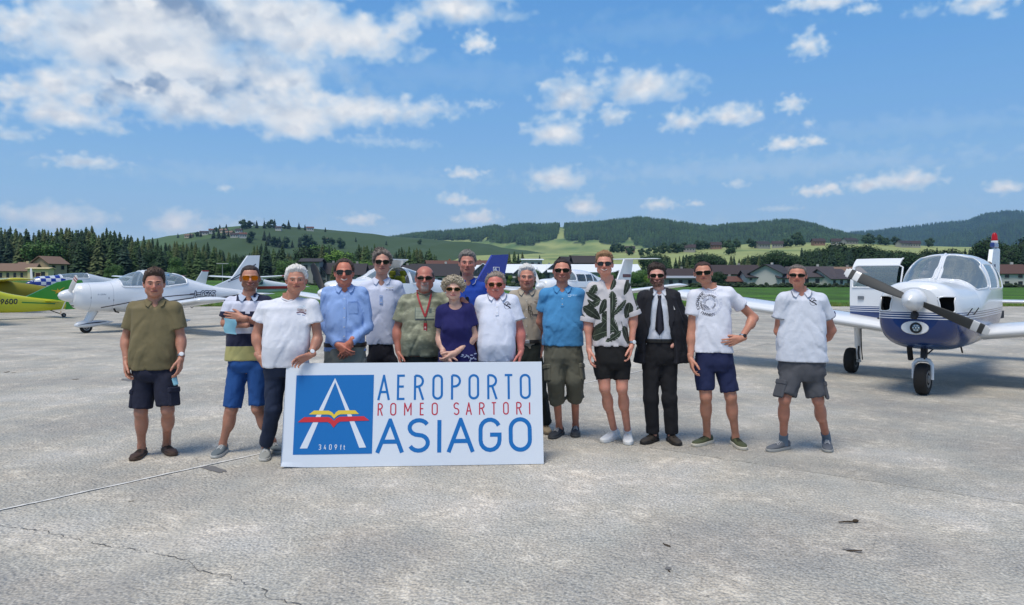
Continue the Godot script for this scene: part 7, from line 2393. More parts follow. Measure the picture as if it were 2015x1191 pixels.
func tourer()->void:
	var o:=thing("light_aircraft","white and blue low wing aircraft with open cabin door at far right","airplane",Vector3(5.72,0,-10.29),NOSE_TURN-0.03)
	var h:=Hull.new([[0.44,1.20,0.30,0.30,2.3],[0.40,1.18,0.40,0.37,2.5],[0.30,1.15,0.48,0.43,2.8],[0.05,1.11,0.53,0.46,3.0],[-0.35,1.09,0.565,0.485,3.0],[-0.72,1.095,0.58,0.50,2.9],[-1.02,1.17,0.585,0.59,2.7],[-1.3,1.26,0.585,0.69,2.7],[-1.5,1.285,0.585,0.715,2.8],[-2.2,1.29,0.575,0.71,2.8],[-2.9,1.285,0.53,0.66,2.7],[-3.5,1.25,0.43,0.53,2.6],[-4.4,1.20,0.28,0.36,2.4],[-5.4,1.17,0.15,0.22,2.2],[-6.1,1.16,0.05,0.12,2.0]])
	var k:=paint(h,0.4,2.2,1024,Color8(228,231,234))
	var blue:=Color8(18,50,106)
	for q in [[1.075,0.4],[1.105,1.085],[1.135,1.115],[1.16,1.147]]:
		k.rect(-4.0,2.2-q[0],4.0,2.2-q[1],blue)
	for z in [-0.36,-0.68,-3.2,-4.4]:
		var u:float=(h.zmax-z)-(h.zmax-h.zmin)*0.5
		k.line(Vector2(u,0),Vector2(u,2),0.006,Color8(150,156,164),0.5)
	var rng:=RandomNumberGenerator.new()
	rng.seed=4
	for q in 300:
		var c:=Vector2(rng.randf_range(-3.2,3.2),rng.randf_range(0.6,1.7))
		k.line(c,c+Vector2(rng.randf()*0.2,0.01),0.004,Color8(170,172,172),0.12)
	var pm:=painted(k)
	var mask:=func(c:Vector3)->String:
		var ax:=absf(c.x)
		if c.z>0.24 and c.y>1.165 and c.y<1.375 and ax>0.18 and ax<0.45:
			return "intake"
		if c.z<-0.76-0.05*ax and c.z>-1.45 and c.y>1.455+(c.z+0.78)*-0.06 and ax>0.035:
			if c.z<-1.36 and c.y>1.93:
				return "shell"
			if ax>0.46 and c.z<-1.30:
				return "shell"
			return "windscreen_left" if c.x>0 else "windscreen_right"
		var win:=""
		if c.y>1.47 and c.y<1.83-maxf(0.0,-2.55-c.z)*0.25 and ax>0.3:
			if c.z<-1.40-(1.83-c.y)*0.0 and c.z>-2.17:
				win="window_front"
			elif c.z<-2.25 and c.z>-2.88:
				win="window_middle"
			elif c.z<-2.96 and c.z>-3.3 and c.y<1.72:
				win="window_rear"
		if c.x<0 and c.z<-1.36 and c.z>-2.22 and c.y>0.92 and c.y<1.95:
			return "door_window" if win else "door"
		if win:
			return win+("_left" if c.x>0 else "_right")
		return "shell"
	var got:=h.skin(168,stations(0.44,-6.1,0.12,0.46,-3.4,0.025),mask,Vector2(0.4,2.2))
	part("fuselage",got.shell.mesh(),pm,o)
	rim_of(got.intake,0.011,M.white_paint,o,"intake_lip")
	for w in got:
		if w.begins_with("wind"):
			var p:=part("windscreen" if w.begins_with("windscreen") else "window",got[w].mesh(),M.pane,o)
			rim_of(got[w],0.014 if w.begins_with("windscreen") else 0.012,M.white_paint,p)
	for sg in [-1.0,1.0]:
		var mb:=MB.new()
		mb.box(Vector3(0.30*sg,1.275,0.13),Vector3(0.3,0.24,0.2),Basis(),0.02)
		part("air_intake",mb.mesh(),M.black,o)
	var post:=MB.new()
	var line:=[]
	for q in 8:
		var z:=lerpf(-0.74,-1.42,q/7.0)
		var s:=h.at(z)
		line.append(Vector3(0,s[1]+s[3]+0.004,z))
	post.tube(line,0.02,6)
	part("windscreen_post",post.mesh(),M.white_paint,o)
	var inn:=MB.new()
	inn.box(Vector3(0,1.02,-2.1),Vector3(1.0,0.12,2.3))
	inn.box(Vector3(0,1.30,-0.98),Vector3(1.02,0.34,0.22),Basis(),0.05)
	inn.box(Vector3(0,1.42,-0.86),Vector3(0.9,0.03,0.3),Basis(),0.01)
	part("instrument_panel",inn.mesh(),M.cabin_dark,o)
	seats(o,[Vector3(0.26,1.12,-1.75),Vector3(-0.26,1.12,-1.75),Vector3(0.26,1.12,-2.6),Vector3(-0.26,1.12,-2.6)],M.seat)
	var yk:=MB.new()
	for sg in [-1.0,1.0]:
		yk.tube([Vector3(0.26*sg,1.28,-1.1),Vector3(0.26*sg,1.30,-1.28)],0.012,6)
		yk.tube([Vector3(0.26*sg-0.12,1.38,-1.28),Vector3(0.26*sg-0.09,1.29,-1.28),Vector3(0.26*sg+0.09,1.29,-1.28),Vector3(0.26*sg+0.12,1.38,-1.28)],0.013,6)
	part("control_yokes",yk.mesh(),M.black,o)
	var hinge:=Vector3(-0.585,0,-1.36)
	var swing:=Transform3D(Basis(Vector3.UP,1.42),hinge)*Transform3D(Basis(),-hinge)
	var door:=part("door",got.door.mesh(),pm,o)
	door.transform=swing
	part("door_window",got.door_window.mesh(),M.pane,door)
	var lin_:=MB.new()
	var dl:MB=got.door
	for i in dl.v.size():
		lin_.v.append(dl.v[i]+Vector3(0.03,0,0))
		lin_.col.append(Color.WHITE)
		lin_.uv.append(Vector2.ZERO)
	for i in range(0,dl.ix.size(),3):
		lin_.ix.append_array([dl.ix[i],dl.ix[i+2],dl.ix[i+1]])
	part("door_lining",lin_.mesh(),mat(Color8(204,206,206),0.6),door)
	var fr:=MB.new()
	var edge:=[]
	for q in [[-1.40,1.47],[-1.40,1.80],[-1.46,1.83],[-2.12,1.83],[-2.17,1.80],[-2.17,1.47],[-1.40,1.47]]:
		edge.append(Vector3(-h.side(q[0],q[1])-0.006,q[1],q[0]))
	fr.tube(edge,0.014,6)
	part("window_frame",fr.mesh(),M.white_paint,door)
	var hd:=MB.new()
	hd.box(Vector3(-h.side(-2.0,1.3)-0.012,1.3,-2.02),Vector3(0.02,0.06,0.1),Basis(),0.006)
	part("door_handle",hd.mesh(),M.metal,door)
	wings(o,M.white_paint,-1.12,0.80,0.5,4.5,1.68,1.5,0.122,0.0,0.14,M.white_paint)
	var wk:=MB.new()
	wk.box(Vector3(-0.78,0.955,-1.95),Vector3(0.36,0.02,1.2),Basis(Vector3(0,0,1),-0.12),0.004)
	part("wing_walk",wk.mesh(),mat(Color8(40,42,46),0.95),o)
	stabilizer(o,M.white_paint,-5.45,1.17,1.9,0.76,0.72)
	var fn:=fin(o,[[-4.75,1.28],[-5.35,2.18],[-5.95,2.22],[-6.12,2.2],[-6.02,1.2],[-6.0,1.1]],0.07,M.white_paint)
	var mk:=MB.new()
	for q in 4:
		mk.box(Vector3(0.04,1.86-q*0.13,-5.5+0.02*q),Vector3(0.006,0.07,0.12),Basis(Vector3(1,0,0),0.5*(q%2)))
	part("fin_marking",mk.mesh(),mat(Color8(90,98,120),0.5),fn)
	var cap:=MB.new()
	cap.box(Vector3(0,2.27,-5.7),Vector3(0.078,0.1,0.5),Basis(),0.02)
	part("fin_cap",cap.mesh(),M.blue_paint,fn)
	var bc:=MB.new()
	bc.lathe([[0.056,0.0],[0.06,0.03],[0.055,0.035],[0.05,0.10],[0.037,0.14],[0.014,0.16]],16,Vector3(0,2.36,-5.72))
	part("beacon",bc.mesh(),mat(Color8(176,16,24),0.2),fn)
	var bb:=MB.new()
	bb.lathe([[0.05,0.0],[0.062,0.005],[0.062,0.05],[0.05,0.055]],16,Vector3(0,2.31,-5.72))
	part("beacon_base",bb.mesh(),M.white_paint,fn)
	spinner(0.46,1.33,0.15,0.30,M.white_paint,o)
	var tips:=[[0.74,M.blade_grey],[0.82,M.blade_white],[0.88,M.blade_grey],[0.95,M.blade_white]]
	blade("propeller_blade",Vector3(0,1.33,0.53),PI-0.42,0.95,0.155,M.blade_grey,tips,o)
	blade("propeller_blade",Vector3(0,1.33,0.53),-0.42,0.95,0.155,M.blade_grey,tips,o)
	var ov:=MB.new()
	var ring0:=PackedVector3Array()
	var ring1:=PackedVector3Array()
	for q in 28:
		var a:=TAU*q/28
		for e in 2:
			var x:=cos(a)*(0.175 if e==0 else 0.165)
			var y:=0.955+sin(a)*(0.095 if e==0 else 0.088)
			var z:=0.458-x*x*0.35-(1.0-y)*(1.0-y)*0.4
			if e==0:
				ring0.append(Vector3(x,y,z-0.02))
			else:
				ring1.append(Vector3(x,y,z+0.005))
	ov.loft([ring0,ring1])
	var lt:=part("landing_light",ov.mesh(),M.white_paint,o)
	var rim:=MB.new()
	rim.lathe([[0.056,-0.03],[0.07,-0.03],[0.074,0.008],[0.062,0.012],[0.056,0.0]],24,Vector3(0.02,0.955,0.463),Basis(Vector3(1,0,0),Vector3(0,0,1),Vector3(0,-1,0)),false)
	part("light_rim",rim.mesh(),M.black_plastic,lt)
	var lens:=MB.new()
	lens.ellip(Vector3(0.02,0.955,0.456),Vector3(0.058,0.058,0.02))
	part("lens",lens.mesh(),mat(Color8(110,130,140),0.12,0.6),lt)
	var inner:=MB.new()
	for q in 7:
		var a:=TAU*q/6
		var rr:=0.034 if q<6 else 0.0
		inner.ellip(Vector3(0.02+cos(a)*rr,0.955+sin(a)*rr,0.468),Vector3(0.014,0.014,0.012),Basis(),8,6)
	part("lamp_cells",inner.mesh(),mat(Color8(190,200,204),0.15,0.4),lt)
	var sm:=MB.new()
	sm.tube([Vector3(0,1.14,0.43),Vector3(0,1.10,0.49),Vector3(0.0,1.08,0.5)],[0.05,0.045,0.02],10)
	part("cowl_fitting",sm.mesh(),M.dark_metal,o)
	wheel("main_wheel",Vector3(1.52,0.215,-1.9),0.215,0.17,o,M.dark_metal)
	wheel("main_wheel",Vector3(-1.52,0.215,-1.9),0.215,0.17,o,M.dark_metal)
	for sg in [-1.0,1.0]:
		var lg:=MB.new()
		lg.tube([Vector3(1.40*sg,0.92,-1.82),Vector3(1.39*sg,0.45,-1.83)],[0.062,0.055],12)
		lg.tube([Vector3(1.39*sg,0.46,-1.83),Vector3(1.39*sg,0.25,-1.84)],0.036,10)
		lg.tube([Vector3(1.39*sg,0.30,-1.84),Vector3(1.38*sg,0.215,-1.9),Vector3(1.56*sg,0.215,-1.9)],0.03,8)
		part("main_leg",lg.mesh(),M.white_paint,o)
		var sc:=MB.new()
		sc.tube([Vector3(1.36*sg,0.47,-1.76),Vector3(1.34*sg,0.38,-1.66),Vector3(1.36*sg,0.26,-1.78)],0.015,6)
		sc.tube([Vector3(1.33*sg,0.8,-1.78),Vector3(1.31*sg,0.42,-1.74),Vector3(1.33*sg,0.24,-1.86)],0.009,6)
		part("torque_link",sc.mesh(),M.dark_metal,o)
	wheel("nose_wheel",Vector3(0,0.222,0.0),0.222,0.165,o,M.metal)
	var ng:=MB.new()
	ng.tube([Vector3(0,0.72,-0.10),Vector3(0,0.50,-0.05)],[0.048,0.045],12)
	part("nose_leg",ng.mesh(),M.dark_metal,o)
	var nk:=MB.new()
	nk.tube([Vector3(0,0.64,-0.08),Vector3(0,0.46,-0.035)],0.032,12)
	for sg in [-1.0,1.0]:
		nk.tube([Vector3(0,0.49,-0.04),Vector3(0.075*sg,0.475,-0.02),Vector3(0.115*sg,0.42,0.0),Vector3(0.118*sg,0.22,0.0)],[0.034,0.03,0.026,0.022],8)
	part("nose_fork",nk.mesh(),M.white_paint,o)
	var nb:=MB.new()
	nb.tube([Vector3(0.02,0.62,-0.02),Vector3(0.05,0.56,0.04),Vector3(0.02,0.50,0.01)],0.012,6)
	nb.tube([Vector3(-0.1,0.76,-0.1),Vector3(0.02,0.6,-0.06)],0.012,6)
	nb.tube([Vector3(0.18,0.72,-0.16),Vector3(0.03,0.55,-0.06)],0.01,6)
	part("steering_rods",nb.mesh(),M.dark_metal,o)
	var ex:=MB.new()
	ex.tube([Vector3(-0.16,0.68,0.05),Vector3(-0.16,0.55,0.0),Vector3(-0.16,0.48,-0.03)],0.036,10)
	part("exhaust_pipe",ex.mesh(),M.black,o)
	var an:=MB.new()
	an.tube([Vector3(0.05,1.98,-1.6),Vector3(0.05,2.1,-1.64)],[0.012,0.003],6)
	an.tube([Vector3(0.1,1.95,-2.5),Vector3(0.1,2.12,-2.7)],[0.008,0.003],6)
	for z in [0.0,-0.3]:
		an.tube([Vector3(h.side(z,1.2),1.12,z),Vector3(h.side(z,1.2)+0.06,1.22,z)],0.007,5)
	an.tube([Vector3(0.35,0.66,-0.6),Vector3(0.36,0.56,-0.66)],0.012,5)
	an.tube([Vector3(3.2,1.1,-1.9),Vector3(3.2,0.98,-1.95)],0.01,5)
	an.tube([Vector3(-2.2,0.98,-1.9),Vector3(-2.2,0.88,-1.95)],0.01,5)
	part("antennas",an.mesh(),M.black_plastic,o)
func small_plane(called:String,label:String,at:Vector3,s:Dictionary)->Node3D:
	var o:=thing(called,label,"airplane",at,float(dict(s,"turn",NOSE_TURN)))
	var h:=Hull.new(s.secs)
	var lo:float=s.span[0]
	var hi:float=s.span[1]
	var pm:Material=s.skin if s.has("skin") else M.white_paint
	if s.has("paint"):
		var k:=paint(h,lo,hi,int(dict(s,"px",1024)),s.base)
		(s.paint as Callable).call(k,h)
		pm=painted(k)
	var mask:Callable=s.mask if s.has("mask") else func(_c:Vector3)->String:return "shell"
	var got:=h.skin(int(dict(s,"n",96)),stations(h.zmax,h.zmin,0.1,float(dict(s,"fine0",-90.0)),float(dict(s,"fine1",-91.0)),0.035),mask,Vector2(lo,hi))
	for w in got:
		if w=="shell":
			part("fuselage",got[w].mesh(),pm,o)
		elif w.begins_with("canopy"):
			rim_of(got[w],0.03,M.white_paint,part("canopy",got[w].mesh(),M.pane,o))
		else:
			part("window",got[w].mesh(),M.dark_pane,o)
	if s.has("wing"):
		var w:Array=s.wing
		wings(o,dict(s,"wing_mat",M.white_paint),w[0],w[1],w[2],w[3],w[4],w[5],w[6],w[7],w[8],dict(s,"tip",M.white_paint))
	if s.has("tail"):
		var w:Array=s.tail
		stabilizer(o,dict(s,"tail_mat",M.white_paint),w[0],w[1],w[2],w[3],w[4])
	if s.has("fin"):
		fin(o,s.fin,0.08,dict(s,"fin_mat",M.white_paint))
	if s.has("prop"):
		var w:Array=s.prop
		spinner(w[0],w[1],w[2],w[3],dict(s,"spin_mat",M.white_paint),o)
		for a in s.blades:
			blade("propeller_blade",Vector3(0,w[1],w[0]+0.08),a,w[4],w[5],dict(s,"blade_mat",M.blade_white),dict(s,"tips",[]),o)
	for w in dict(s,"wheels",[]):
		wheel("wheel",Vector3(w[0],w[3] if w.size()>3 else w[2],w[1]),w[2],w[2]*0.7,o,M.metal)
	for l in dict(s,"legs",[]):
		var mb:=MB.new()
		mb.tube([l[0],l[1]],[l[2],l[2]*0.8],10)
		part("leg",mb.mesh(),l[3] if l.size()>3 else M.white_paint,o)
	return o
func build_planes()->void:
	plane_materials()
	tourer()
	sports_plane()
	yellow_plane()
	other_planes()
func sports_plane()->void:
	var dk:=Color8(26,30,58)
	var s:={"secs":[[0.42,1.12,0.26,0.27,2.2],[0.36,1.11,0.36,0.34,2.4],[0.1,1.08,0.45,0.41,2.6],[-0.5,1.07,0.52,0.45,2.6],[-0.85,1.10,0.54,0.50,2.4],[-1.3,1.18,0.55,0.62,2.2],[-1.9,1.21,0.55,0.66,2.2],[-2.6,1.18,0.52,0.58,2.2],[-3.2,1.13,0.42,0.43,2.2],[-4.0,1.08,0.25,0.27,2.1],[-4.95,1.07,0.12,0.16,2.0],[-5.4,1.08,0.04,0.09,2.0]],"span":[0.4,2.0],"base":Color8(228,231,234),"px":1600,"n":120,"fine0":-0.7,"fine1":-3.0,
		"paint":func(k:Ink,h:Hull)->void:
			var l:=(h.zmax-h.zmin)*0.5
			var at:=func(z:float,y:float)->Vector2:return Vector2((h.zmax-z)-l,2.0-y)
			var sweep:=[]
			var low:=[]
			for q in 30:
				var t:=q/29.0
				sweep.append(at.call(lerpf(-0.25,-3.2,t),0.78+0.34*sin(t*1.6)-0.02))
				low.append(at.call(lerpf(-3.1,-5.4,t),0.92+0.24*t*t))
			k.path(sweep,0.03,dk)
			k.path(low,0.05,dk)
			k.path([at.call(-1.9,0.86),at.call(-3.0,0.99),at.call(-3.9,0.93),at.call(-4.6,0.95)],0.035,dk)
			k.path([at.call(-2.9,1.12),at.call(-3.3,1.17),at.call(-3.75,1.13)],0.022,dk)
			lettering(k,"I-C535",at.call(-3.02,0.97),0.22,0.10,0.142,0.082,dk,0.18)
			lettering(k,"I-C535",at.call(-3.02,0.97),0.22,0.10,0.142,0.03,Color8(226,229,232),0.18)
			k.line(at.call(0.05,0.6),at.call(0.05,1.5),0.008,Color8(150,156,164),0.7)
			k.line(at.call(-0.55,0.6),at.call(-0.55,1.5),0.008,Color8(150,156,164),0.7)
			lettering(k,"SIERRA",at.call(-0.12,1.13),0.035,0.02,0.04,0.008,Color8(130,136,150),0.2)
			for q in [[0.05,1.08],[-0.42,1.06],[-0.55,1.0]]:
				k.line(at.call(q[0],q[1]),at.call(q[0],q[1]-0.05),0.018,Color8(110,116,124)),
		"mask":func(c:Vector3)->String:
			var y0:=1.36 if c.z>-2.1 else 1.36+(-2.1-c.z)*0.12
			if c.z<-0.82 and c.z>-2.85 and c.y>y0:
				if c.z<-1.52 and c.z>-1.62 or c.z<-1.72 and c.z>-1.80:
					return "shell"
				if c.z<-2.55 and absf(c.x)<0.1:
					return "shell"
				return "canopy_front" if c.z>-1.6 else "canopy_rear"
			return "shell",
		"wing":[-1.25,0.68,0.4,4.1,1.42,1.2,0.09,0.0,0.15],"tail":[-4.75,1.10,1.4,0.75,0.7],"fin":[[-3.8,1.28],[-4.6,1.62],[-5.2,2.42],[-5.66,2.44],[-5.52,1.1],[-5.4,1.02]],
		"prop":[0.42,1.12,0.19,0.36,0.86,0.17],"blades":[0.72,0.72+PI],"tips":[[0.66,M.blade_white],[0.70,M.red_paint],[0.75,M.blade_white],[0.79,M.red_paint],[0.86,M.blade_white]],
		"wheels":[[0,0.02,0.17],[0.92,-1.95,0.18],[-0.92,-1.95,0.18]],"legs":[[Vector3(0,0.78,-0.26),Vector3(0,0.3,0.0),0.13],[Vector3(0.4,0.66,-1.9),Vector3(0.92,0.22,-1.95),0.05],[Vector3(-0.4,0.66,-1.9),Vector3(-0.92,0.22,-1.95),0.05]]}
	var o:=small_plane("light_aircraft","white two seat aircraft lettered I-C535 behind the man in olive polo",Vector3(-12.6,0,-21.9),s)
	seats(o,[Vector3(0.24,0.98,-1.95),Vector3(-0.24,0.98,-1.95)],mat(Color8(96,140,176),0.8))
	var inn:=MB.new()
	inn.box(Vector3(0,1.28,-1.05),Vector3(0.86,0.2,0.2),Basis(),0.05)
	part("instrument_panel",inn.mesh(),M.cabin_dark,o)
	var ud:=MB.new()
	ud.box(Vector3(0,1.05,-1.9),Vector3(0.8,0.1,1.8),Basis(),0.02)
	part("cabin_floor",ud.mesh(),mat(Color8(70,96,120),0.8),o)
	for w in [[0.0,0.02],[0.92,-1.95],[-0.92,-1.95]]:
		var mb:=MB.new()
		var rings:=[]
		for q in [[0.32,0.02,0.03,0.24],[0.25,0.08,0.09,0.24],[0.1,0.115,0.13,0.245],[-0.1,0.115,0.13,0.25],[-0.35,0.09,0.10,0.27],[-0.6,0.05,0.055,0.29],[-0.75,0.01,0.015,0.30]]:
			var ring:=PackedVector3Array()
			for j in 16:
				var a:=TAU*j/16
				ring.append(Vector3(w[0]+cos(a)*q[1],q[3]+sin(a)*q[2]*(1.0 if sin(a)>0 else 0.7),w[1]+q[0]))
			rings.append(ring)
		mb.loft(rings)
		var fr:=part("wheel_fairing",mb.mesh(),M.white_paint,o)
		var st:=MB.new()
		for sg in [-1.0,1.0]:
			st.tube([Vector3(w[0]+sg*0.09,0.25,w[1]+0.25),Vector3(w[0]+sg*0.117,0.29,w[1]),Vector3(w[0]+sg*0.1,0.31,w[1]-0.3),Vector3(w[0]+sg*0.05,0.32,w[1]-0.55)],[0.004,0.016,0.02,0.006],6)
		part("fairing_stripe",st.mesh(),M.navy,fr)
	var ia:=MB.new()
	for q in [Vector3(0.17,1.22,0.385),Vector3(-0.17,1.22,0.385),Vector3(0.16,1.0,0.385),Vector3(-0.16,1.0,0.385)]:
		ia.ellip(q,Vector3(0.075,0.05,0.03))
	ia.ellip(Vector3(0,0.85,0.36),Vector3(0.14,0.055,0.05))
	ia.tube([Vector3(0.4,0.72,-0.6),Vector3(0.4,0.62,-0.65),Vector3(0.38,0.6,-0.75)],0.025,6)
	part("air_intakes",ia.mesh(),M.black,o)
	var hg:=MB.new()
	for x in [1.5,2.6,3.6]:
		hg.tube([Vector3(x,0.72+x*0.08,-2.3),Vector3(x,0.58+x*0.08,-2.45),Vector3(x,0.72+x*0.08,-2.55)],0.012,5)
	part("flap_hinges",hg.mesh(),M.dark_metal,o)
	var fs:=MB.new()
	for q in 2:
		fs.tube([Vector3(0.045,1.5+q*0.07,-4.45-q*0.1),Vector3(0.045,1.66+q*0.1,-4.9),Vector3(0.045,2.0+q*0.12,-5.5)],0.012+0.006*q,4)
	part("fin_stripes",fs.mesh(),M.navy,o)
func yellow_plane()->void:
	var yl:=Color8(196,196,26)
	var gm:=gloss(Color8(36,140,28))
	var ym:=gloss(Color8(190,188,24))
	var s:={"secs":[[6.2,0.9,0.35,0.4,2.5],[5.4,0.92,0.45,0.5,3],[4.2,0.94,0.45,0.62,3],[3.0,0.86,0.38,0.56,3],[2.0,0.66,0.28,0.40,3],[1.0,0.56,0.18,0.29,3],[0.0,0.52,0.07,0.19,3],[-0.25,0.5,0.03,0.14,3]],"span":[0.1,1.7],"base":yl,"px":1200,"n":64,
		"paint":func(k:Ink,h:Hull)->void:
			var l:=(h.zmax-h.zmin)*0.5
			var at:=func(z:float,y:float)->Vector2:return Vector2((h.zmax-z)-l,1.7-y)
			k.path([at.call(6.0,0.95),at.call(2.62,0.74)],0.085,Color8(60,128,24))
			k.path([at.call(1.45,0.665),at.call(0.25,0.58)],0.055,Color8(60,128,24))
			k.path([at.call(6.0,1.13),at.call(3.2,0.93),at.call(0.4,0.64)],0.01,Color8(150,156,30),0.7)
			lettering(k,"I-9600",at.call(2.52,0.625),0.17,0.095,0.155,0.042,Color8(24,30,20),0.1),
		"tail":[0.62,0.70,1.25,0.62,0.5],"tail_mat":ym,"fin":[[2.0,0.74],[1.35,0.84],[0.15,1.46],[-0.3,1.56],[-0.8,1.55],[-0.86,1.42],[-0.5,0.78],[-0.62,0.34],[-0.2,0.32],[0.0,0.66]],"fin_mat":gm,
		"wheels":[[0,-0.12,0.09],[1.0,4.4,0.22],[-1.0,4.4,0.22]],"legs":[[Vector3(0,0.36,0.5),Vector3(0,0.1,-0.1),0.02,M.dark_metal],[Vector3(0.4,0.5,4.5),Vector3(1.0,0.22,4.4),0.04,M.dark_metal],[Vector3(-0.4,0.5,4.5),Vector3(-1.0,0.22,4.4),0.04,M.dark_metal]],
		"wing":[4.6,1.55,0.3,4.6,1.3,1.2,0.02,0.0,0.13],"wing_mat":ym,"tip":ym}
	var o:=small_plane("yellow_aircraft","yellow aircraft with green tail lettered I-9600 at the left edge",Vector3(-18.75,0,-30.7),s)
	var st:=MB.new()
	var star:=PackedVector2Array()
	for k in 12:
		var a:=TAU*k/12+0.3
		var r:float=0.05 if k%2 else [0.24,0.13,0.28,0.15,0.2,0.13][k/2]
		star.append(Vector2(0.1+cos(a)*r*1.25,1.08+sin(a)*r))
	st.prism(star,0.004,Transform3D(Basis(Vector3(0,0,1),Vector3(0,1,0),Vector3(-1,0,0)),Vector3(0.048,0,0)))
	part("tail_star",st.mesh(),gloss(Color8(220,170,30)),o)
func other_planes()->void:
	var ck:={"secs":[[0.3,1.3,0.3,0.32,2.3],[0.1,1.3,0.42,0.42,2.5],[-0.6,1.28,0.5,0.5,2.6],[-1.3,1.32,0.52,0.56,2.4],[-2.2,1.36,0.5,0.58,2.3],[-3.4,1.25,0.34,0.42,2.2],[-5.6,1.15,0.08,0.15,2]],"span":[0.6,2.0],"base":Color8(196,202,208),"px":700,"n":64,"fine0":-0.9,"fine1":-2.4,
		"paint":func(k:Ink,h:Hull)->void:
			var l:=(h.zmax-h.zmin)*0.5
			for i in 7:
				for j in 8:
					if (i+j)%2:
						k.rect(-l+i*0.24,j*0.19,-l+(i+1)*0.24,(j+1)*0.19,Color8(22,44,132)),
		"mask":func(c:Vector3)->String:return "canopy" if c.z<-1.0 and c.z>-2.4 and c.y>1.62 else "shell",
		"wing":[-1.0,0.95,0.4,4.2,1.4,1.1,0.08,0.1,0.13],"tail":[-5.0,1.2,1.4,0.7,0.6],"fin":[[-4.5,1.3],[-5.2,1.95],[-5.8,2.0],[-5.7,1.1]],
		"prop":[0.3,1.3,0.2,0.4,0.9,0.18],"spin_mat":M.blue_paint,"blades":[1.75,1.75+TAU/3,1.75-TAU/3],"wheels":[[0.9,-1.1,0.2],[-0.9,-1.1,0.2],[0,-5.2,0.09]],"legs":[[Vector3(0.5,0.9,-1.2),Vector3(0.9,0.2,-1.1),0.05],[Vector3(-0.5,0.9,-1.2),Vector3(-0.9,0.2,-1.1),0.05]]}
	small_plane("chequered_aircraft","aircraft with blue and white chequered nose beyond the yellow tail",Vector3(-26.2,0,-41.0),ck)
	var cv:={"secs":[[3.4,0.8,0.3,0.4,2.3],[2.6,0.9,0.5,0.52,2.4],[0.6,0.95,0.6,0.58,2.6],[-0.6,0.88,0.55,0.5,2.4],[-2.0,0.78,0.35,0.36,2.2],[-3.6,0.8,0.1,0.14,2]],"span":[0.4,2.0],"skin":cloth(Color8(128,122,24),0.7),"n":48,"wing":[1.3,1.5,0.2,4.2,1.3,1.2,0.02,0.0,0.12],"wing_mat":gloss(Color8(196,188,40)),"tip":gloss(Color8(196,188,40)),"tail":[-3.0,0.85,1.3,0.6,0.5],"tail_mat":gloss(Color8(210,206,120)),
		"wheels":[[0.8,0.9,0.22],[-0.8,0.9,0.22]],"legs":[[Vector3(0.4,0.6,0.9),Vector3(0.8,0.22,0.9),0.04],[Vector3(-0.4,0.6,0.9),Vector3(-0.8,0.22,0.9),0.04]]}
	small_plane("covered_aircraft","dull yellow covered aircraft with bright yellow wing at the left edge",Vector3(-25.5,0,-37.5),cv)
	var hw:=func(stripe:Color)->Dictionary:
		return {"secs":[[0.9,1.25,0.3,0.3,2.3],[0.7,1.25,0.42,0.4,2.6],[-0.1,1.25,0.52,0.5,2.8],[-0.5,1.4,0.54,0.66,2.8],[-1.6,1.42,0.54,0.68,2.8],[-2.8,1.35,0.36,0.5,2.4],[-5.6,1.3,0.08,0.18,2]],"span":[0.6,2.2],"base":Color8(226,228,230),"px":600,"n":72,"fine0":0.0,"fine1":-2.4,
			"paint":func(k:Ink,h:Hull)->void:
				var l:=(h.zmax-h.zmin)*0.5
				k.rect(-l,0.78,l,1.02,stripe)
				k.rect(-l,1.06,l,1.09,Color8(40,40,60)),
			"mask":func(c:Vector3)->String:return "window" if c.y>1.55 and c.y<1.95 and (c.z<-0.25 and c.z>-1.1 or c.z<-1.18 and c.z>-1.9) else "shell",
			"wing":[-0.3,2.05,0.0,5.4,1.6,1.15,0.03,0.1,0.12],"tip":M.red_paint,"tail":[-4.9,1.35,1.6,0.85,0.6],"fin":[[-3.9,1.45],[-4.9,1.75],[-5.5,2.7],[-6.05,2.7],[-5.75,1.3]],
			"prop":[0.9,1.25,0.17,0.32,0.95,0.16],"blades":[0.3,0.3+PI],"wheels":[[0,0.35,0.18],[1.1,-1.0,0.2],[-1.1,-1.0,0.2]],
			"legs":[[Vector3(0,0.9,0.35),Vector3(0,0.2,0.35),0.04],[Vector3(0.4,0.8,-1.0),Vector3(1.1,0.2,-1.0),0.04],[Vector3(-0.4,0.8,-1.0),Vector3(-1.1,0.2,-1.0),0.04],[Vector3(0.5,0.9,-0.6),Vector3(2.4,2.08,-0.9),0.035],[Vector3(-0.5,0.9,-0.6),Vector3(-2.4,2.08,-0.9),0.035]]}
	var a:Dictionary=hw.call(Color8(60,70,96))
	var o:=small_plane("high_wing_aircraft","white high wing aircraft with red fin tip seen over the cockpit of the lettered one",Vector3(-29.6,-0.42,-58.0),a)
	var rt:=MB.new()
	rt.box(Vector3(0,2.66,-5.78),Vector3(0.1,0.09,0.6),Basis(),0.01)
	part("fin_cap",rt.mesh(),M.red_paint,o)
	var b:Dictionary=hw.call(Color8(176,26,42))
	small_plane("high_wing_aircraft","white and red high wing aircraft left of the man with orange sunglasses",Vector3(-21.5,-0.42,-58.0),b)
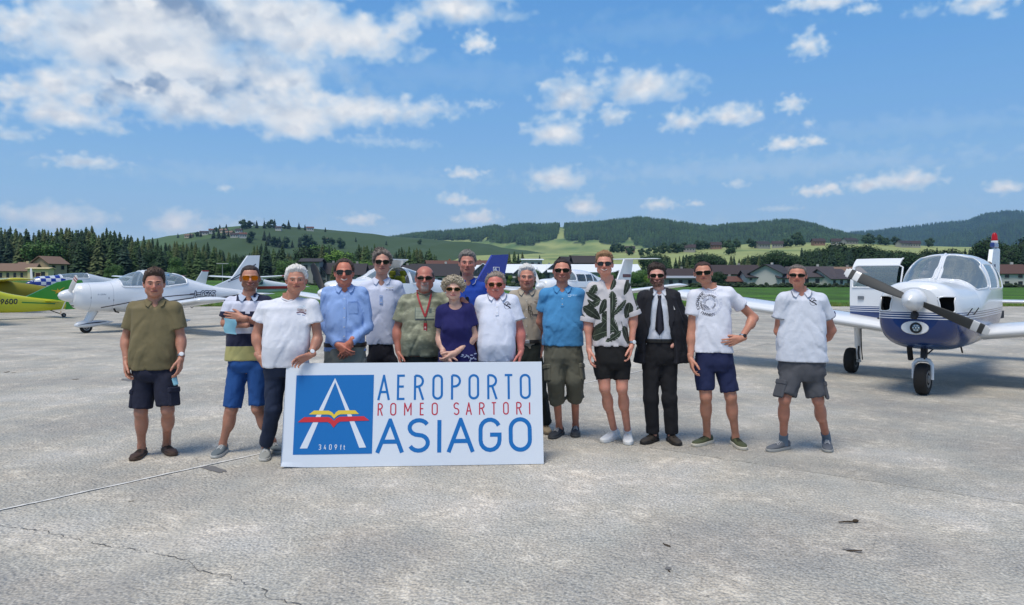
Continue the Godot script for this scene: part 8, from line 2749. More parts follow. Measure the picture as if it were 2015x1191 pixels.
	var g:={"secs":[[0.35,1.2,0.25,0.25,2.2],[0.25,1.19,0.36,0.34,2.4],[-0.2,1.16,0.48,0.42,2.6],[-0.9,1.15,0.56,0.46,2.6],[-1.15,1.2,0.58,0.55,2.4],[-1.6,1.28,0.58,0.66,2.3],[-2.2,1.3,0.57,0.68,2.3],[-2.9,1.27,0.5,0.58,2.3],[-3.6,1.22,0.38,0.42,2.2],[-5.4,1.2,0.17,0.22,2],[-7.0,1.22,0.05,0.1,2]],"span":[0.5,2.1],"base":Color8(230,233,236),"px":600,"n":120,"fine0":-0.9,"fine1":-3.3,
		"paint":func(k:Ink,h:Hull)->void:
			var l:=(h.zmax-h.zmin)*0.5
			for q in 3:
				k.line(Vector2(-l+0.9,1.02+q*0.07),Vector2(l-1.0,0.98+q*0.05),0.03,Color8(30,54,130)),
		"mask":func(c:Vector3)->String:
			if c.z<-1.0 and c.z>-3.0 and c.y>1.46:
				if c.z<-1.42 and c.z>-1.53 or c.z<-2.32 and c.z>-2.42:
					return "shell"
				if absf(c.x)<0.06:
					return "shell"
				if c.z<-1.5 and c.z>-2.35:
					return "gone" if c.x>0 else "canopy_side"
				return "canopy_front" if c.z>-1.5 else "canopy_rear"
			return "shell",
		"wing":[-1.35,0.72,0.4,4.6,1.3,0.9,0.09,0.15,0.14],"tail":[-6.4,1.3,1.5,0.75,0.6],"fin":[[-5.4,1.35],[-6.0,1.6],[-6.75,2.46],[-7.65,2.5],[-7.3,1.3],[-7.0,1.12]],"fin_mat":gloss(Color8(26,46,150)),
		"prop":[0.35,1.2,0.16,0.3,1.02,0.25],"spin_mat":M.white_paint,"blade_mat":mat(Color8(24,26,32),0.5),"blades":[2.18,2.18+TAU/3,2.18-TAU/3],"wheels":[[0,-0.2,0.18],[0.95,-2.2,0.2],[-0.95,-2.2,0.2]],
		"legs":[[Vector3(0,0.8,-0.3),Vector3(0,0.2,-0.2),0.05],[Vector3(0.4,0.65,-2.2),Vector3(0.95,0.2,-2.2),0.05],[Vector3(-0.4,0.65,-2.2),Vector3(-0.95,0.2,-2.2),0.05]]}
	var go:=small_plane("blue_finned_aircraft","white aircraft with raised door, black propeller and blue fin behind the group",Vector3(-5.05,0,-21.3),g)
	seats(go,[Vector3(0.24,1.08,-2.0),Vector3(-0.24,1.08,-2.0)],mat(Color8(120,124,20),0.8))
	var fl:=MB.new()
	fl.box(Vector3(0,1.0,-2.0),Vector3(1.0,0.1,1.9))
	part("cabin_floor",fl.mesh(),M.cabin_dark,go)
	var rd:=MB.new()
	var rings:=[]
	for q in 7:
		var t:=q/6.0
		rings.append(PackedVector3Array([Vector3(0.06+t*0.42,1.97+0.34*t-0.1*t*t,-1.53),Vector3(0.06+t*0.42,1.97+0.34*t-0.1*t*t,-2.32),Vector3(0.06+t*0.42,1.945+0.34*t-0.1*t*t,-2.32),Vector3(0.06+t*0.42,1.945+0.34*t-0.1*t*t,-1.53)]))
	rd.loft(rings)
	part("raised_door",rd.mesh(),M.white_paint,go)
	var em:=MB.new()
	var loop:=[]
	for q in [[-0.16,-0.16],[0.16,-0.16],[0.16,0.16],[-0.16,0.16],[-0.16,-0.16]]:
		loop.append(Vector3(0.046,1.86+q[1],-6.95+q[0]))
	em.tube(loop,0.016,4)
	for q in [[0.08,0.09],[0.0,0.02],[-0.07,-0.06]]:
		em.box(Vector3(0.046,1.86+q[1],-6.93+q[0]*0.5),Vector3(0.012,0.07,0.13),Basis(Vector3(1,0,0),0.6))
	part("fin_emblem",em.mesh(),mat(Color8(214,218,226),0.4),go)
	var t:={"secs":[[0.45,1.25,0.28,0.26,2.3],[0.35,1.22,0.4,0.36,2.5],[-0.1,1.17,0.5,0.44,2.8],[-0.75,1.15,0.57,0.5,2.8],[-1.3,1.29,0.58,0.68,2.6],[-1.6,1.31,0.58,0.7,2.6],[-2.6,1.3,0.54,0.66,2.6],[-3.5,1.25,0.4,0.48,2.4],[-5.0,1.2,0.18,0.24,2.2],[-6.3,1.2,0.05,0.12,2]],"span":[0.5,2.1],"base":Color8(230,233,236),"px":700,"n":140,"fine0":-0.6,"fine1":-3.6,
		"paint":func(k:Ink,h:Hull)->void:
			var l:=(h.zmax-h.zmin)*0.5
			k.rect(-l+0.3,0.86,l,0.885,Color8(60,50,58))
			k.rect(-l+0.3,0.91,l,0.93,Color8(140,110,80)),
		"mask":func(c:Vector3)->String:
			var ax:=absf(c.x)
			if c.z<-0.78 and c.z>-1.3 and c.y>1.52 and ax>0.04:
				return "canopy_front"
			if c.y>1.50 and c.y<1.80 and ax>0.2:
				if c.z<-1.4 and c.z>-2.0:return "window_a"
				if c.z<-2.1 and c.z>-2.62:return "window_b"
				if c.z<-2.72 and c.z>-3.1+(c.y-1.5):return "window_c"
			return "shell",
		"wing":[-1.15,0.78,0.5,5.2,1.6,1.1,0.12,0.1,0.14],"tail":[-6.15,2.55,1.65,0.75,0.55],"fin":[[-4.9,1.3],[-5.5,1.6],[-6.1,2.55],[-6.9,2.57],[-6.6,1.3],[-6.3,1.1]],
		"prop":[0.45,1.28,0.16,0.32,0.95,0.17],"blades":[2.05,2.05+PI],"tips":[[0.85,M.blade_white],[0.95,M.red_paint]],"wheels":[[0,-0.1,0.2],[1.6,-2.0,0.2],[-1.6,-2.0,0.2]],
		"legs":[[Vector3(0,0.8,-0.1),Vector3(0,0.2,-0.1),0.05],[Vector3(1.6,0.9,-2.0),Vector3(1.6,0.2,-2.0),0.05],[Vector3(-1.6,0.9,-2.0),Vector3(-1.6,0.2,-2.0),0.05]]}
	var to:=small_plane("t_tail_aircraft","white T-tail aircraft with dark side windows behind the man in sky blue polo",Vector3(1.5,0,-31.0),t)
	seats(to,[Vector3(0.26,1.12,-1.75),Vector3(-0.26,1.12,-1.75)],M.cabin_dark)
	var fb:=MB.new()
	fb.box(Vector3(0,1.75,-6.3),Vector3(0.1,0.16,0.75),Basis(),0.01)
	fb.box(Vector3(0,1.5,-6.2),Vector3(0.1,0.1,0.6),Basis(),0.01)
	part("fin_bands",fb.mesh(),gloss(Color8(96,40,44)),to)
class Ridge:
	var prof:Array
	var d0:float
	var d1:float
	var y0:float
	var amp:float
	var nse:FastNoiseLite
	func crest(x:float)->float:
		var n:=prof.size()
		if x<=prof[0][0]:
			return prof[0][1]
		for i in n-1:
			if x<=prof[i+1][0]:
				var t:float=(x-prof[i][0])/(prof[i+1][0]-prof[i][0])
				t=lerpf(t,t*t*(3.0-2.0*t),0.6)
				return lerpf(prof[i][1],prof[i+1][1],t)
		return prof[n-1][1]
	func height(x:float,d:float)->float:
		var v:=(d-d0)/(d1-d0)
		var c:=crest(x*d1/maxf(d,1.0) if v<1.0 else x)
		if v>1.0:
			return c-(v-1.0)*(c-y0)*3.0
		v=maxf(v,0.0)
		var s:=lerpf(v,v*v*(3.0-2.0*v),0.5)
		return lerpf(y0,c,s)+nse.get_noise_2d(x,d*0.7)*amp*4.0*v*(1.0-v)
func slope_at(r:Ridge,tx:float,ty:float)->Array:
	var d:=r.d0+20.0
	while d<r.d1-12.0 and r.height(tx*d,d)<EYE+ty*d:
		d+=6.0
	return [tx*d,r.height(tx*d,d),d]
func make_range(called:String,prof:Array,d0:float,d1:float,y0:float,amp:float,nx:int,nv:int,paint:Callable)->Ridge:
	var r:=Ridge.new()
	r.prof=prof
	r.d0=d0
	r.d1=d1
	r.y0=y0
	r.amp=amp
	r.nse=noise(int(d1),4.0/(d1-d0),4)
	var mb:=MB.new()
	var a:float=prof[0][0]
	var b:float=prof[prof.size()-1][0]
	for j in nv+1:
		var d:=lerpf(d0,d1+(d1-d0)*0.2,float(j)/nv)
		for i in nx+1:
			var x:=lerpf(a,b,float(i)/nx)*(d/d1*0.85+0.15)
			var y:=r.height(x,d)
			mb.c=paint.call(x,y,d)
			mb.add(Vector3(x,y,-d))
	for j in nv:
		for i in nx:
			var k:=j*(nx+1)+i
			mb.quad(k,k+nx+1,k+nx+2,k+1)
	var m:=mat(Color.WHITE,0.95,0.0,true)
	solo(called,mb.mesh(),m,"","","","structure")
	return r
func spruce_crown(sd:int,h:float,r:float,c:Color,tiers:int,per:int)->MB:
	var mb:=MB.new()
	var rng:=RandomNumberGenerator.new()
	rng.seed=sd
	for t in tiers:
		var u:=(t+rng.randf()*0.5)/tiers
		var y:=lerpf(h*0.06,h*0.985,u)
		var rr:float=r*pow(1.0-u,0.82)*rng.randf_range(0.82,1.12)+0.15
		for k in maxi(4,int(per*(1.0-u*0.55))):
			var a:=rng.randf()*TAU
			var l:=rr*rng.randf_range(0.65,1.15)
			var o:=Vector3(cos(a),0,sin(a))
			var w:=Vector3(-sin(a),0,cos(a))*(l*0.2+0.1)
			var dr:=l*rng.randf_range(0.15,0.5)
			mb.c=c*rng.randf_range(0.65,1.4)
			var p0:=mb.add(Vector3(0,y+0.1,0)+o*0.1)
			var p1:=mb.add(o*l*0.55+w+Vector3(0,y-dr*0.5-0.2,0))
			var p2:=mb.add(o*l+Vector3(0,y-dr,0))
			var p3:=mb.add(o*l*0.55-w+Vector3(0,y-dr*0.5-0.2,0))
			var p4:=mb.add(o*l*0.5+Vector3(0,y-dr*0.2+0.12,0))
			mb.tri(p0,p4,p1)
			mb.tri(p1,p4,p2)
			mb.tri(p2,p4,p3)
			mb.tri(p3,p4,p0)
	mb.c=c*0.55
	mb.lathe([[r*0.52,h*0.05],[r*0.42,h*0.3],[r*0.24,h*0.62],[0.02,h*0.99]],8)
	return mb
func broad_crown(sd:int,h:float,r:float,c:Color,n:int,low:=0.2)->MB:
	var mb:=MB.new()
	var rng:=RandomNumberGenerator.new()
	rng.seed=sd
	var lobes:=[]
	for k in 11:
		var a:=rng.randf()*TAU
		var q:=rng.randf_range(0.1,0.62)*r
		var y:=rng.randf_range(low+0.12,0.86)*h
		lobes.append([Vector3(cos(a)*q,y,sin(a)*q)*Vector3(1,1,1),r*rng.randf_range(0.34,0.55)*(1.0-0.35*absf(y/h-0.5))])
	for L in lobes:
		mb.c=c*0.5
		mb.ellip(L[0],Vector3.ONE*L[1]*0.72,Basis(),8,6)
	for k in n:
		var L:Array=lobes[k%11]
		var o:=Vector3(rng.randfn(0,1),rng.randfn(0,1),rng.randfn(0,1)).normalized()
		var p:Vector3=L[0]+o*L[1]*rng.randf_range(0.7,1.15)
		var b:=Basis(Quaternion(Vector3.UP,(o+Vector3(rng.randfn(0,0.5),rng.randfn(0.3,0.5),rng.randfn(0,0.5))).normalized()))
		var s:float=h*rng.randf_range(0.02,0.04)*(0.62 if n>1000 else 1.2)
		mb.c=c*rng.randf_range(0.6,1.5)
		var i0:=mb.add(p+b*Vector3(-s,0,-s*0.6))
		var i1:=mb.add(p+b*Vector3(s,0.0,-s*0.4))
		var i2:=mb.add(p+b*Vector3(s*0.5,-s*0.3,s))
		var i3:=mb.add(p+b*Vector3(-s*0.7,-s*0.2,s*0.7))
		mb.quad(i0,i1,i2,i3)
	return mb
func tree_kind(called:String,label:String,crown:MB,h:float,tr:float,group:String)->Node3D:
	var o:=thing(called,label,"tree",Vector3.ZERO,0.0,group)
	var mb:=MB.new()
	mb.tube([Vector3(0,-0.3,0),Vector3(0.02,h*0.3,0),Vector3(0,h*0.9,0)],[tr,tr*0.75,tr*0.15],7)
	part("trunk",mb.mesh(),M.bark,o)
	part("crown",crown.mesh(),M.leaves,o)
	return o
func scatter(called:String,label:String,mesh:Mesh,spots:Array,tints:Array)->void:
	var mm:=MultiMesh.new()
	mm.transform_format=MultiMesh.TRANSFORM_3D
	mm.use_colors=true
	mm.mesh=mesh
	mm.instance_count=spots.size()
	for i in spots.size():
		mm.set_instance_transform(i,spots[i])
		mm.set_instance_color(i,tints[i])
	var mi:=MultiMeshInstance3D.new()
	mi.name=called
	mi.multimesh=mm
	mi.material_override=M.leaves
	tag(mi,label,"forest","","stuff")
	add_child(mi)
func wood(called:String,label:String,r:Ridge,mesh:Mesh,n:int,xa:float,xb:float,va:float,vb:float,keep:Callable,sz:Vector2,sd:int,tint:Color)->void:
	var rng:=RandomNumberGenerator.new()
	rng.seed=sd
	var spots:=[]
	var tints:=[]
	for i in n:
		var v:=rng.randf_range(va,vb)
		var d:=lerpf(r.d0,r.d1,v)
		var x:=rng.randf_range(xa,xb)
		var y:=r.height(x,d)
		if keep.call(x,y,d):
			var t2:=clampf(r.nse.get_noise_2d(x*3.0,d*3.0)*1.6+0.35,0.0,1.0)
			var s:=rng.randf_range(sz.x,sz.y)
			spots.append(Transform3D(Basis(Vector3.UP,rng.randf()*TAU).scaled(Vector3(s*rng.randf_range(0.8,1.2),s,s)),Vector3(x,y-s*0.1,-d)))
			tints.append(tint.lerp(Color(tint.r*1.7,tint.g*1.45,tint.b*1.1),t2)*rng.randf_range(0.65,1.4))
	scatter(called,label,mesh,spots,tints)
func build_land()->void:
	M.leaves=mat(Color.WHITE,0.85,0.0,true)
	M.bark=mat(Color8(84,70,58),0.95)
	var pn:=noise(91,0.006,4)
	var fn:=noise(92,0.0035,2,FastNoiseLite.TYPE_CELLULAR)
	var green:=lin(Color8(84,112,62))
	var pale:=lin(Color8(148,158,96))
	var straw:=lin(Color8(188,178,116))
	var dark:=lin(Color8(40,58,38))
	var tl:=Ridge.new()
	tl.prof=TREELINE
	var forest:=func(x:float,y:float,d:float)->bool:
		var k:=2800.0/d
		return (y-1.62)*k+1.62>tl.crest(x*k)+pn.get_noise_2d(x*2.0,d*2.0)*12.0 and pn.get_noise_2d(x*0.9+900.0,d*0.9)<0.36
	make_range("mountain",MOUNTAIN,3600,5600,-2,40,90,24,func(x:float,_y:float,d:float)->Color:return dark*(1.0+0.5*pn.get_noise_2d(x*0.5,d*0.5)))
	make_range("mountain_spur",SPUR,3000,4300,-2,30,80,20,func(x:float,_y:float,d:float)->Color:return dark*(0.95+0.5*pn.get_noise_2d(x*0.6,d*0.5)))
	var far:=make_range("wooded_hill",HILL_FAR,1500,2800,-2,18,240,60,func(x:float,y:float,d:float)->Color:
		if forest.call(x,y,d):
			return dark*(1.0+0.4*pn.get_noise_2d(x,d))
		return pale.lerp(green,clampf(0.4+pn.get_noise_2d(x,d)*1.3,0,1)).lerp(straw,clampf(fn.get_noise_2d(x,d)*0.8+0.3,0,0.6)))
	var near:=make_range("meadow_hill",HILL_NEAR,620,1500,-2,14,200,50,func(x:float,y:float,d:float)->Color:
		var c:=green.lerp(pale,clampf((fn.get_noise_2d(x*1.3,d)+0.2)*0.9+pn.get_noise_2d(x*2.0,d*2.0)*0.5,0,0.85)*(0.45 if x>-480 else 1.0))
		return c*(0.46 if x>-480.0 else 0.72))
	var fields:=make_range("fields",FIELDS,360,1150,-1.5,6,220,50,func(x:float,_y:float,d:float)->Color:
		var f:=fn.get_noise_2d(x*1.1+300.0,d*2.6)
		var c:=pale.lerp(straw,clampf(0.55+f*1.3,0,1))
		if f<-0.75:
			c=green.lerp(pale,0.35)
		return c*(1.0+0.25*pn.get_noise_2d(x*3.0,d*6.0))*0.92)
	var cone:=MB.new()
	cone.c=Color(1,1,1)
	for q in [[0.0,0.42,0.24],[0.3,0.75,0.17],[0.6,1.05,0.1]]:
		var ring:=[]
		for k in 6:
			var a:float=TAU*k/6+q[0]*3.0
			ring.append(cone.add(Vector3(cos(a)*q[2],q[0],sin(a)*q[2])))
		var top:=cone.add(Vector3(0,q[1],0))
		for k in 6:
			cone.tri(ring[k],top,ring[(k+1)%6])
	var cm:=cone.mesh()
	var tint:=lin(Color8(40,66,38))
	wood("far_forest","dark forest covering the long hill behind the airfield",far,cm,30000,-640.0,1450.0,0.25,1.02,forest,Vector2(15,25),1,tint)
	wood("mountain_forest","bluish forest along the crest of the distant mountain",_range_of(MOUNTAIN,3600,5600,40),cm,9000,1900.0,4600.0,0.55,1.02,func(_x:float,_y:float,_d:float)->bool:return true,Vector2(22,40),2,tint)
	wood("spur_forest","forest on the nearer slope of the distant mountain at right",_range_of(SPUR,3000,4300,30),cm,5000,2000.0,3800.0,0.5,1.02,func(_x:float,_y:float,_d:float)->bool:return true,Vector2(20,34),3,tint)
	var sp:=[]
	var looks:=[["dark green spruce",Color8(38,58,34),0.19],["blue green spruce",Color8(34,54,40),0.17],["mid green spruce",Color8(56,76,40),0.2],["olive green spruce",Color8(66,76,44),0.18]]
	var bl:=[]
	var blooks:=[["bright green broadleaf tree",Color8(86,116,46)],["mid green broadleaf tree",Color8(64,92,42)],["dark green broadleaf tree",Color8(36,58,30)]]
	for i in 8:
		var L:Array=looks[i%4]
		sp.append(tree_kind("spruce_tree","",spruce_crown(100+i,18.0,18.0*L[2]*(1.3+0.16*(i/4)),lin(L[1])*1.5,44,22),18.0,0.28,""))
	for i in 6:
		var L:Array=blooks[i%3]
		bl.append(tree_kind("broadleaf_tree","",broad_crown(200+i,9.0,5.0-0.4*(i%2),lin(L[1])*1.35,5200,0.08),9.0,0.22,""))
	var where:=["in the dense forest at left behind the aircraft","behind the grey roofed terraces left of centre","standing before the grey gabled terrace","along the white roofed hall in the middle","on the slope behind the brown roofs","in the dark wood behind the right hand aircraft"]
	var used:={}
	var rng:=RandomNumberGenerator.new()
	rng.seed=31
	for g in TREES:
		var cnt:=0
		for t in TREES[g]:
			cnt+=1
			var kind:int=t[3]
			var pool:=sp if kind==0 else bl
			var i:=(rng.randi()%8) if kind==0 else (rng.randi()%6)
			if g>=4 and kind==1:
				i=2+3*(rng.randi()%2)
			if g==5 and kind==0:
				i=(rng.randi()%2)+4*(rng.randi()%2)
			var src:Node3D=pool[i]
			var s:float=t[2]/(18.0 if kind==0 else 9.0)
			var w:float=s*rng.randf_range(0.85,1.1) if kind==0 else s*rng.randf_range(0.9,1.25)
			var nm:String=(looks[i%4][0] if kind==0 else blooks[i%3][0])
			var label:="%s %s"%[nm,where[g]]
			var at:=Vector3(t[0],land(t[0],-t[1])-0.2,-t[1])
			if not used.has(src):
				used[src]=true
				src.position=at
				src.rotation.y=rng.randf()*TAU
				src.scale=Vector3(w,s,w)
				tag(src,label,"","trees "+where[g])
			else:
				dup(src,at,rng.randf()*TAU,Vector3(w,s,w),label,"trees "+where[g])
	for src in sp+bl:
		if not used.has(src):
			src.queue_free()
	var far_tree:=thing("copse_tree","small dark tree far off on the sunny slopes","tree",Vector3.ZERO,0.0,"trees dotted over the far slopes")
	var fc:=broad_crown(300,9.0,4.2,lin(Color8(52,80,46)),260,0.05)
	part("crown",fc.mesh(),M.leaves,far_tree)
	var far_fir:=thing("copse_fir","small dark fir on the village hill at left","tree",Vector3.ZERO,0.0,"trees dotted over the far slopes")
	part("crown",spruce_crown(310,10.0,3.6,lin(Color8(42,62,42)),14,9).mesh(),M.leaves,far_fir)
	far_fir.position=Vector3(-520.0,near.height(-520.0,1490.0),-1490.0)
	var first:=true
	for c in HILL_TREES+COPSES:
		var rg:Ridge=near if c[0]<-0.1 else fields
		var q:=slope_at(rg,c[0],c[1])
		var y:float=q[1]
		var s:float=rng.randf_range(0.9,1.5)*(float(c[2]) if c.size()>2 else 1.0)*1.05
		var label:="small dark tree on the village hill at left" if q[0]<-200.0 else "small dark tree among the farmhouses on the pale fields"
		if first:
			far_tree.position=Vector3(q[0],y-0.5,-q[2])
			far_tree.scale=Vector3.ONE*s
			far_tree.set_meta("label",label)
			first=false
		elif c[0]<-0.1 and rng.randf()<0.65:
			dup(far_fir,Vector3(q[0],y-0.5,-q[2]),rng.randf()*TAU,Vector3(s,s*0.95,s),"small dark fir on the village hill at left")
		else:
			dup(far_tree,Vector3(q[0],y-0.5,-q[2]),rng.randf()*TAU,Vector3(s*1.2,s,s*1.2),label)
	build_buildings(near,fields,far)
func _range_of(prof:Array,d0:float,d1:float,amp:float)->Ridge:
	var r:=Ridge.new()
	r.prof=prof
	r.d0=d0
	r.d1=d1
	r.y0=-2
	r.amp=amp
	r.nse=noise(int(d1),4.0/(d1-d0),4)
	return r
func house(called:String,label:String,cat:String,at:Vector3,turn:float,w:float,dp:float,hw:float,hr:float,wall:Material,roof:Material,cols:int,rows:int,group:="")->Node3D:
	var o:=thing(called,label,cat,at,turn,group)
	var mb:=MB.new()
	mb.prism(PackedVector2Array([Vector2(-dp*0.5,-1.0),Vector2(dp*0.5,-1.0),Vector2(dp*0.5,hw),Vector2(0,hw+hr*0.96),Vector2(-dp*0.5,hw)]),w,Transform3D(Basis(Vector3(0,0,-1),Vector3(0,1,0),Vector3(1,0,0)),Vector3(w*0.5,0,0)))
	part("wall",mb.mesh(),wall,o)
	var rf:=MB.new()
	var ov:=minf(0.9,dp*0.12)
	for sg in [-1.0,1.0]:
		var run:=Vector3(0,-hr,sg*dp*0.5)
		var ln:=run.length()
		var dir:=run/ln
		var mid:=Vector3(0,hw+hr+0.12,0)+dir*(ln+ov)*0.5
		var n:=Vector3(0,dp*0.5,sg*hr).normalized()
		rf.box(mid,Vector3(w+ov*2.0,0.25,ln+ov),Basis(Vector3(1,0,0),n,Vector3(1,0,0).cross(n)),0.04)
	var r:=part("roof",rf.mesh(),roof,o)
	if hr>1.2 and w>7.0:
		var ch:=MB.new()
		ch.box(Vector3(w*0.22,hw+hr+0.2,-dp*0.1),Vector3(0.7,1.3,0.7),Basis(),0.04)
		part("chimney",ch.mesh(),wall,r)
	for i in cols:
		for j in rows:
			var x:=(i+0.5)/cols*w-w*0.5
			var y:=(j+0.55)/rows*hw*0.98
			var sz:=minf(w/cols*0.42,1.3)
			var hh:=minf(hw/rows*0.5,1.5)
			var fr:=MB.new()
			fr.box(Vector3(x,y+hh*0.5+0.05,dp*0.5+0.02),Vector3(sz+0.24,0.12,0.12))
			fr.box(Vector3(x,y-hh*0.5-0.05,dp*0.5+0.05),Vector3(sz+0.24,0.1,0.18))
			for e in [-1.0,1.0]:
				fr.box(Vector3(x+e*(sz*0.5+0.06),y,dp*0.5+0.02),Vector3(0.12,hh,0.12))
			var wn:=part("window",fr.mesh(),wall,o)
			var pn:=MB.new()
			pn.box(Vector3(x,y,dp*0.5+0.015),Vector3(sz,hh,0.05))
			part("pane",pn.mesh(),M.far_glass,wn)
	return o
func build_buildings(near:Ridge,fields:Ridge,far:Ridge)->void:
	M.far_glass=mat(Color8(34,40,46),0.15)
	var cream:=mat(Color8(206,186,140),0.85)
	var greyw:=mat(Color8(150,148,142),0.9)
	var white:=mat(Color8(186,186,181),0.85)
	var brown:=mat(Color8(60,50,50),0.85)
	var slate:=mat(Color8(56,53,56),0.85)
	var tan:=mat(Color8(124,100,84),0.85)
	var red:=mat(Color8(98,66,56),0.85)
	var sheet:=mat(Color8(226,230,234),0.5)
	var glassy:=mat(Color8(46,60,66),0.2)
	var g:=func(px:float,d:float)->Vector3:return Vector3((px-1007.5)/1455.0*d,land((px-1007.5)/1455.0*d,-d),-d)
	var face:=func(v:Vector3)->float:return atan2(-v.x,-v.z)*0.7
	var p:Vector3=g.call(38,216)
	house("clubhouse_wing","long low cream building with brown roof and five windows at far left","building",p,face.call(p)*0.5,9.0,6.0,2.9,1.9,cream,tan,5,1)
	p=g.call(80,214)
	var en:=house("entrance_block","flat pale yellow entrance block with dark door beside the low cream building","building",p,face.call(p)*0.5,5.4,4.0,3.3,0.25,mat(Color8(224,206,150),0.85),cream,2,1)
	var dr:=MB.new()
	dr.box(Vector3(0.2,1.1,2.03),Vector3(1.5,2.2,0.1))
	part("door",dr.mesh(),mat(Color8(70,34,28),0.7),en)
	p=g.call(97,226)
	house("clubhouse_tower","two storey cream house with brown gabled roof rising behind the entrance block","building",p,face.call(p)*0.5+1.2,7.0,6.0,5.2,2.0,mat(Color8(176,156,120),0.85),tan,2,2)
	p=g.call(72,232)
	house("clubhouse_hall","cream hall with a brown roof between the low wing and the tall house","building",p,face.call(p)*0.5,9.0,6.0,3.6,1.9,mat(Color8(176,156,120),0.85),tan,3,1)
	var tr:=[[615,236,5.6,7.0,7.2,0.9,2,2,"grey tower with flat brown roof at the left end of the terrace"],[645,240,7.5,9.0,3.8,3.2,3,2,"grey terrace house next to the square tower"],[690,238,9.0,9.0,3.8,3.2,4,2,"grey terrace house with brown roof behind the man in blue shirt"],[742,242,9.0,9.0,3.4,3.2,4,2,"grey terrace house behind the tall man in white polo"],[790,240,8.6,9.0,3.4,3.2,4,1,"grey terrace house right of the tall man, under a long brown roof"]]
	for t in tr:
		p=g.call(t[0],t[1])
		var o:=house("terrace_house",t[8],"building",p,0.06,t[2],t[3],t[4],t[5],greyw,slate,t[6],t[7],"terraced houses along the airfield")
		if t[5]>2.0:
			var mb:=MB.new()
			mb.prism(PackedVector2Array([Vector2(-1.9,0),Vector2(1.9,0),Vector2(1.9,3.8),Vector2(0,6.0),Vector2(-1.9,3.8)]),3.2,Transform3D(Basis(),Vector3(-1.2,-0.5,t[3]*0.5+0.8)))
			var b:=part("bay",mb.mesh(),greyw,o)
			var gl:=MB.new()
			gl.prism(PackedVector2Array([Vector2(-1.5,3.9),Vector2(1.5,3.9),Vector2(0,5.7)]),0.1,Transform3D(Basis(),Vector3(-1.2,-0.5,t[3]*0.5+0.88)))
			for q in [[-0.9,1.2],[0.9,1.2],[-0.9,2.9],[0.9,2.9]]:
				gl.box(Vector3(-1.2+q[0],q[1],t[3]*0.5+0.83),Vector3(1.2,0.9,0.1))
			part("pane",gl.mesh(),M.far_glass,b)
			var rr:=MB.new()
			for sg in [-1.0,1.0]:
				rr.box(Vector3(-1.2+sg*1.0,4.55,t[3]*0.5-0.6),Vector3(3.0,0.2,3.6),Basis(Vector3(0,0,1),-sg*0.86),0.03)
			part("bay_roof",rr.mesh(),slate,o)
	p=g.call(857,236)
	house("white_house","white house with four windows under a long grey brown roof behind the bald man","building",p,0.0,14.5,9.0,3.6,3.4,white,slate,4,1)
	for t in [[872,300,13,"left end of the red roofs above the white house"],[905,305,12,"red roofed house seen above the white house"],[935,310,10,"red roofed house left of the blue aircraft fin"]]:
		p=g.call(t[0],t[1])
		house("red_roofed_house",t[3],"building",p,0.3,t[2],9,7.0,2.6,mat(Color8(150,104,66),0.85),red,4,2,"red roofed houses behind the terrace")
	p=g.call(948,270)
	house("ochre_house","ochre apartment house with brown balconies behind the blue fin","building",p,0.2,7.0,8,7.5,1.4,mat(Color8(186,128,58),0.85),red,3,3)
	for t in [[925,266,17,16,"left white roofed hall behind the grey haired men"],[1005,270,17,16,"middle white roofed hall with a dark glazed gable"],[1060,274,18,16,"white roofed hall right of the glazed gable"]]:
		p=g.call(t[0],t[1])
		var o:=house("hall",t[4],"building",p,0.0,t[2],t[3],4.6,2.9,mat(Color8(120,128,128),0.8),sheet,5,1,"white roofed halls")
		var mb:=MB.new()
		mb.prism(PackedVector2Array([Vector2(-4.0,4.2),Vector2(4.0,4.2),Vector2(0,7.6)]),3.0,Transform3D(Basis(),Vector3(5.0,0,t[3]*0.5+1.0)))
		part("glazed_gable",mb.mesh(),glassy,o)
		var bars:=MB.new()
		for k in range(-3,4):
			bars.box(Vector3(5.0+k*1.0,4.2+(4.0-absf(k))*0.42,t[3]*0.5+1.04),Vector3(0.14,(4.0-absf(k))*0.8,0.08))
		part("glazing_bars",bars.mesh(),mat(Color8(96,104,104),0.7),o)
		var rr:=MB.new()
		for sg in [-1.0,1.0]:
			rr.box(Vector3(5.0+sg*2.2,5.95,t[3]*0.5-0.8),Vector3(5.6,0.22,4.2),Basis(Vector3(0,0,1),-sg*0.70),0.03)
		part("gable_roof",rr.mesh(),sheet,o)
	p=g.call(1165,272)
	house("long_hall","long grey hall with a white sheet roof behind the sky blue polo","building",p,0.0,32,18,4.8,2.7,mat(Color8(142,148,150),0.8),sheet,8,1)
	p=g.call(960,255)
	house("low_wall_building","low beige building in front of the white roofed halls","building",p,0.0,24,5,2.6,0.4,mat(Color8(150,142,130),0.9),greyw,6,1)
	p=g.call(1160,330)
	house("dark_chalet","dark brown chalet with several gables above the white roofs","building",p,0.1,15,10,9.5,3.0,mat(Color8(70,60,54),0.85),mat(Color8(56,52,52),0.85),5,3)
	p=g.call(1118,335)
	house("dark_chalet","smaller dark chalet left of the one with several gables","building",p,0.7,9,8,9.0,3.2,mat(Color8(70,60,54),0.85),mat(Color8(56,52,52),0.85),3,2)
	p=g.call(1046,345)
	house("white_villa","white flat roofed villa above the white roofed halls","building",p,0.1,9,7,11.0,0.4,white,sheet,3,3)
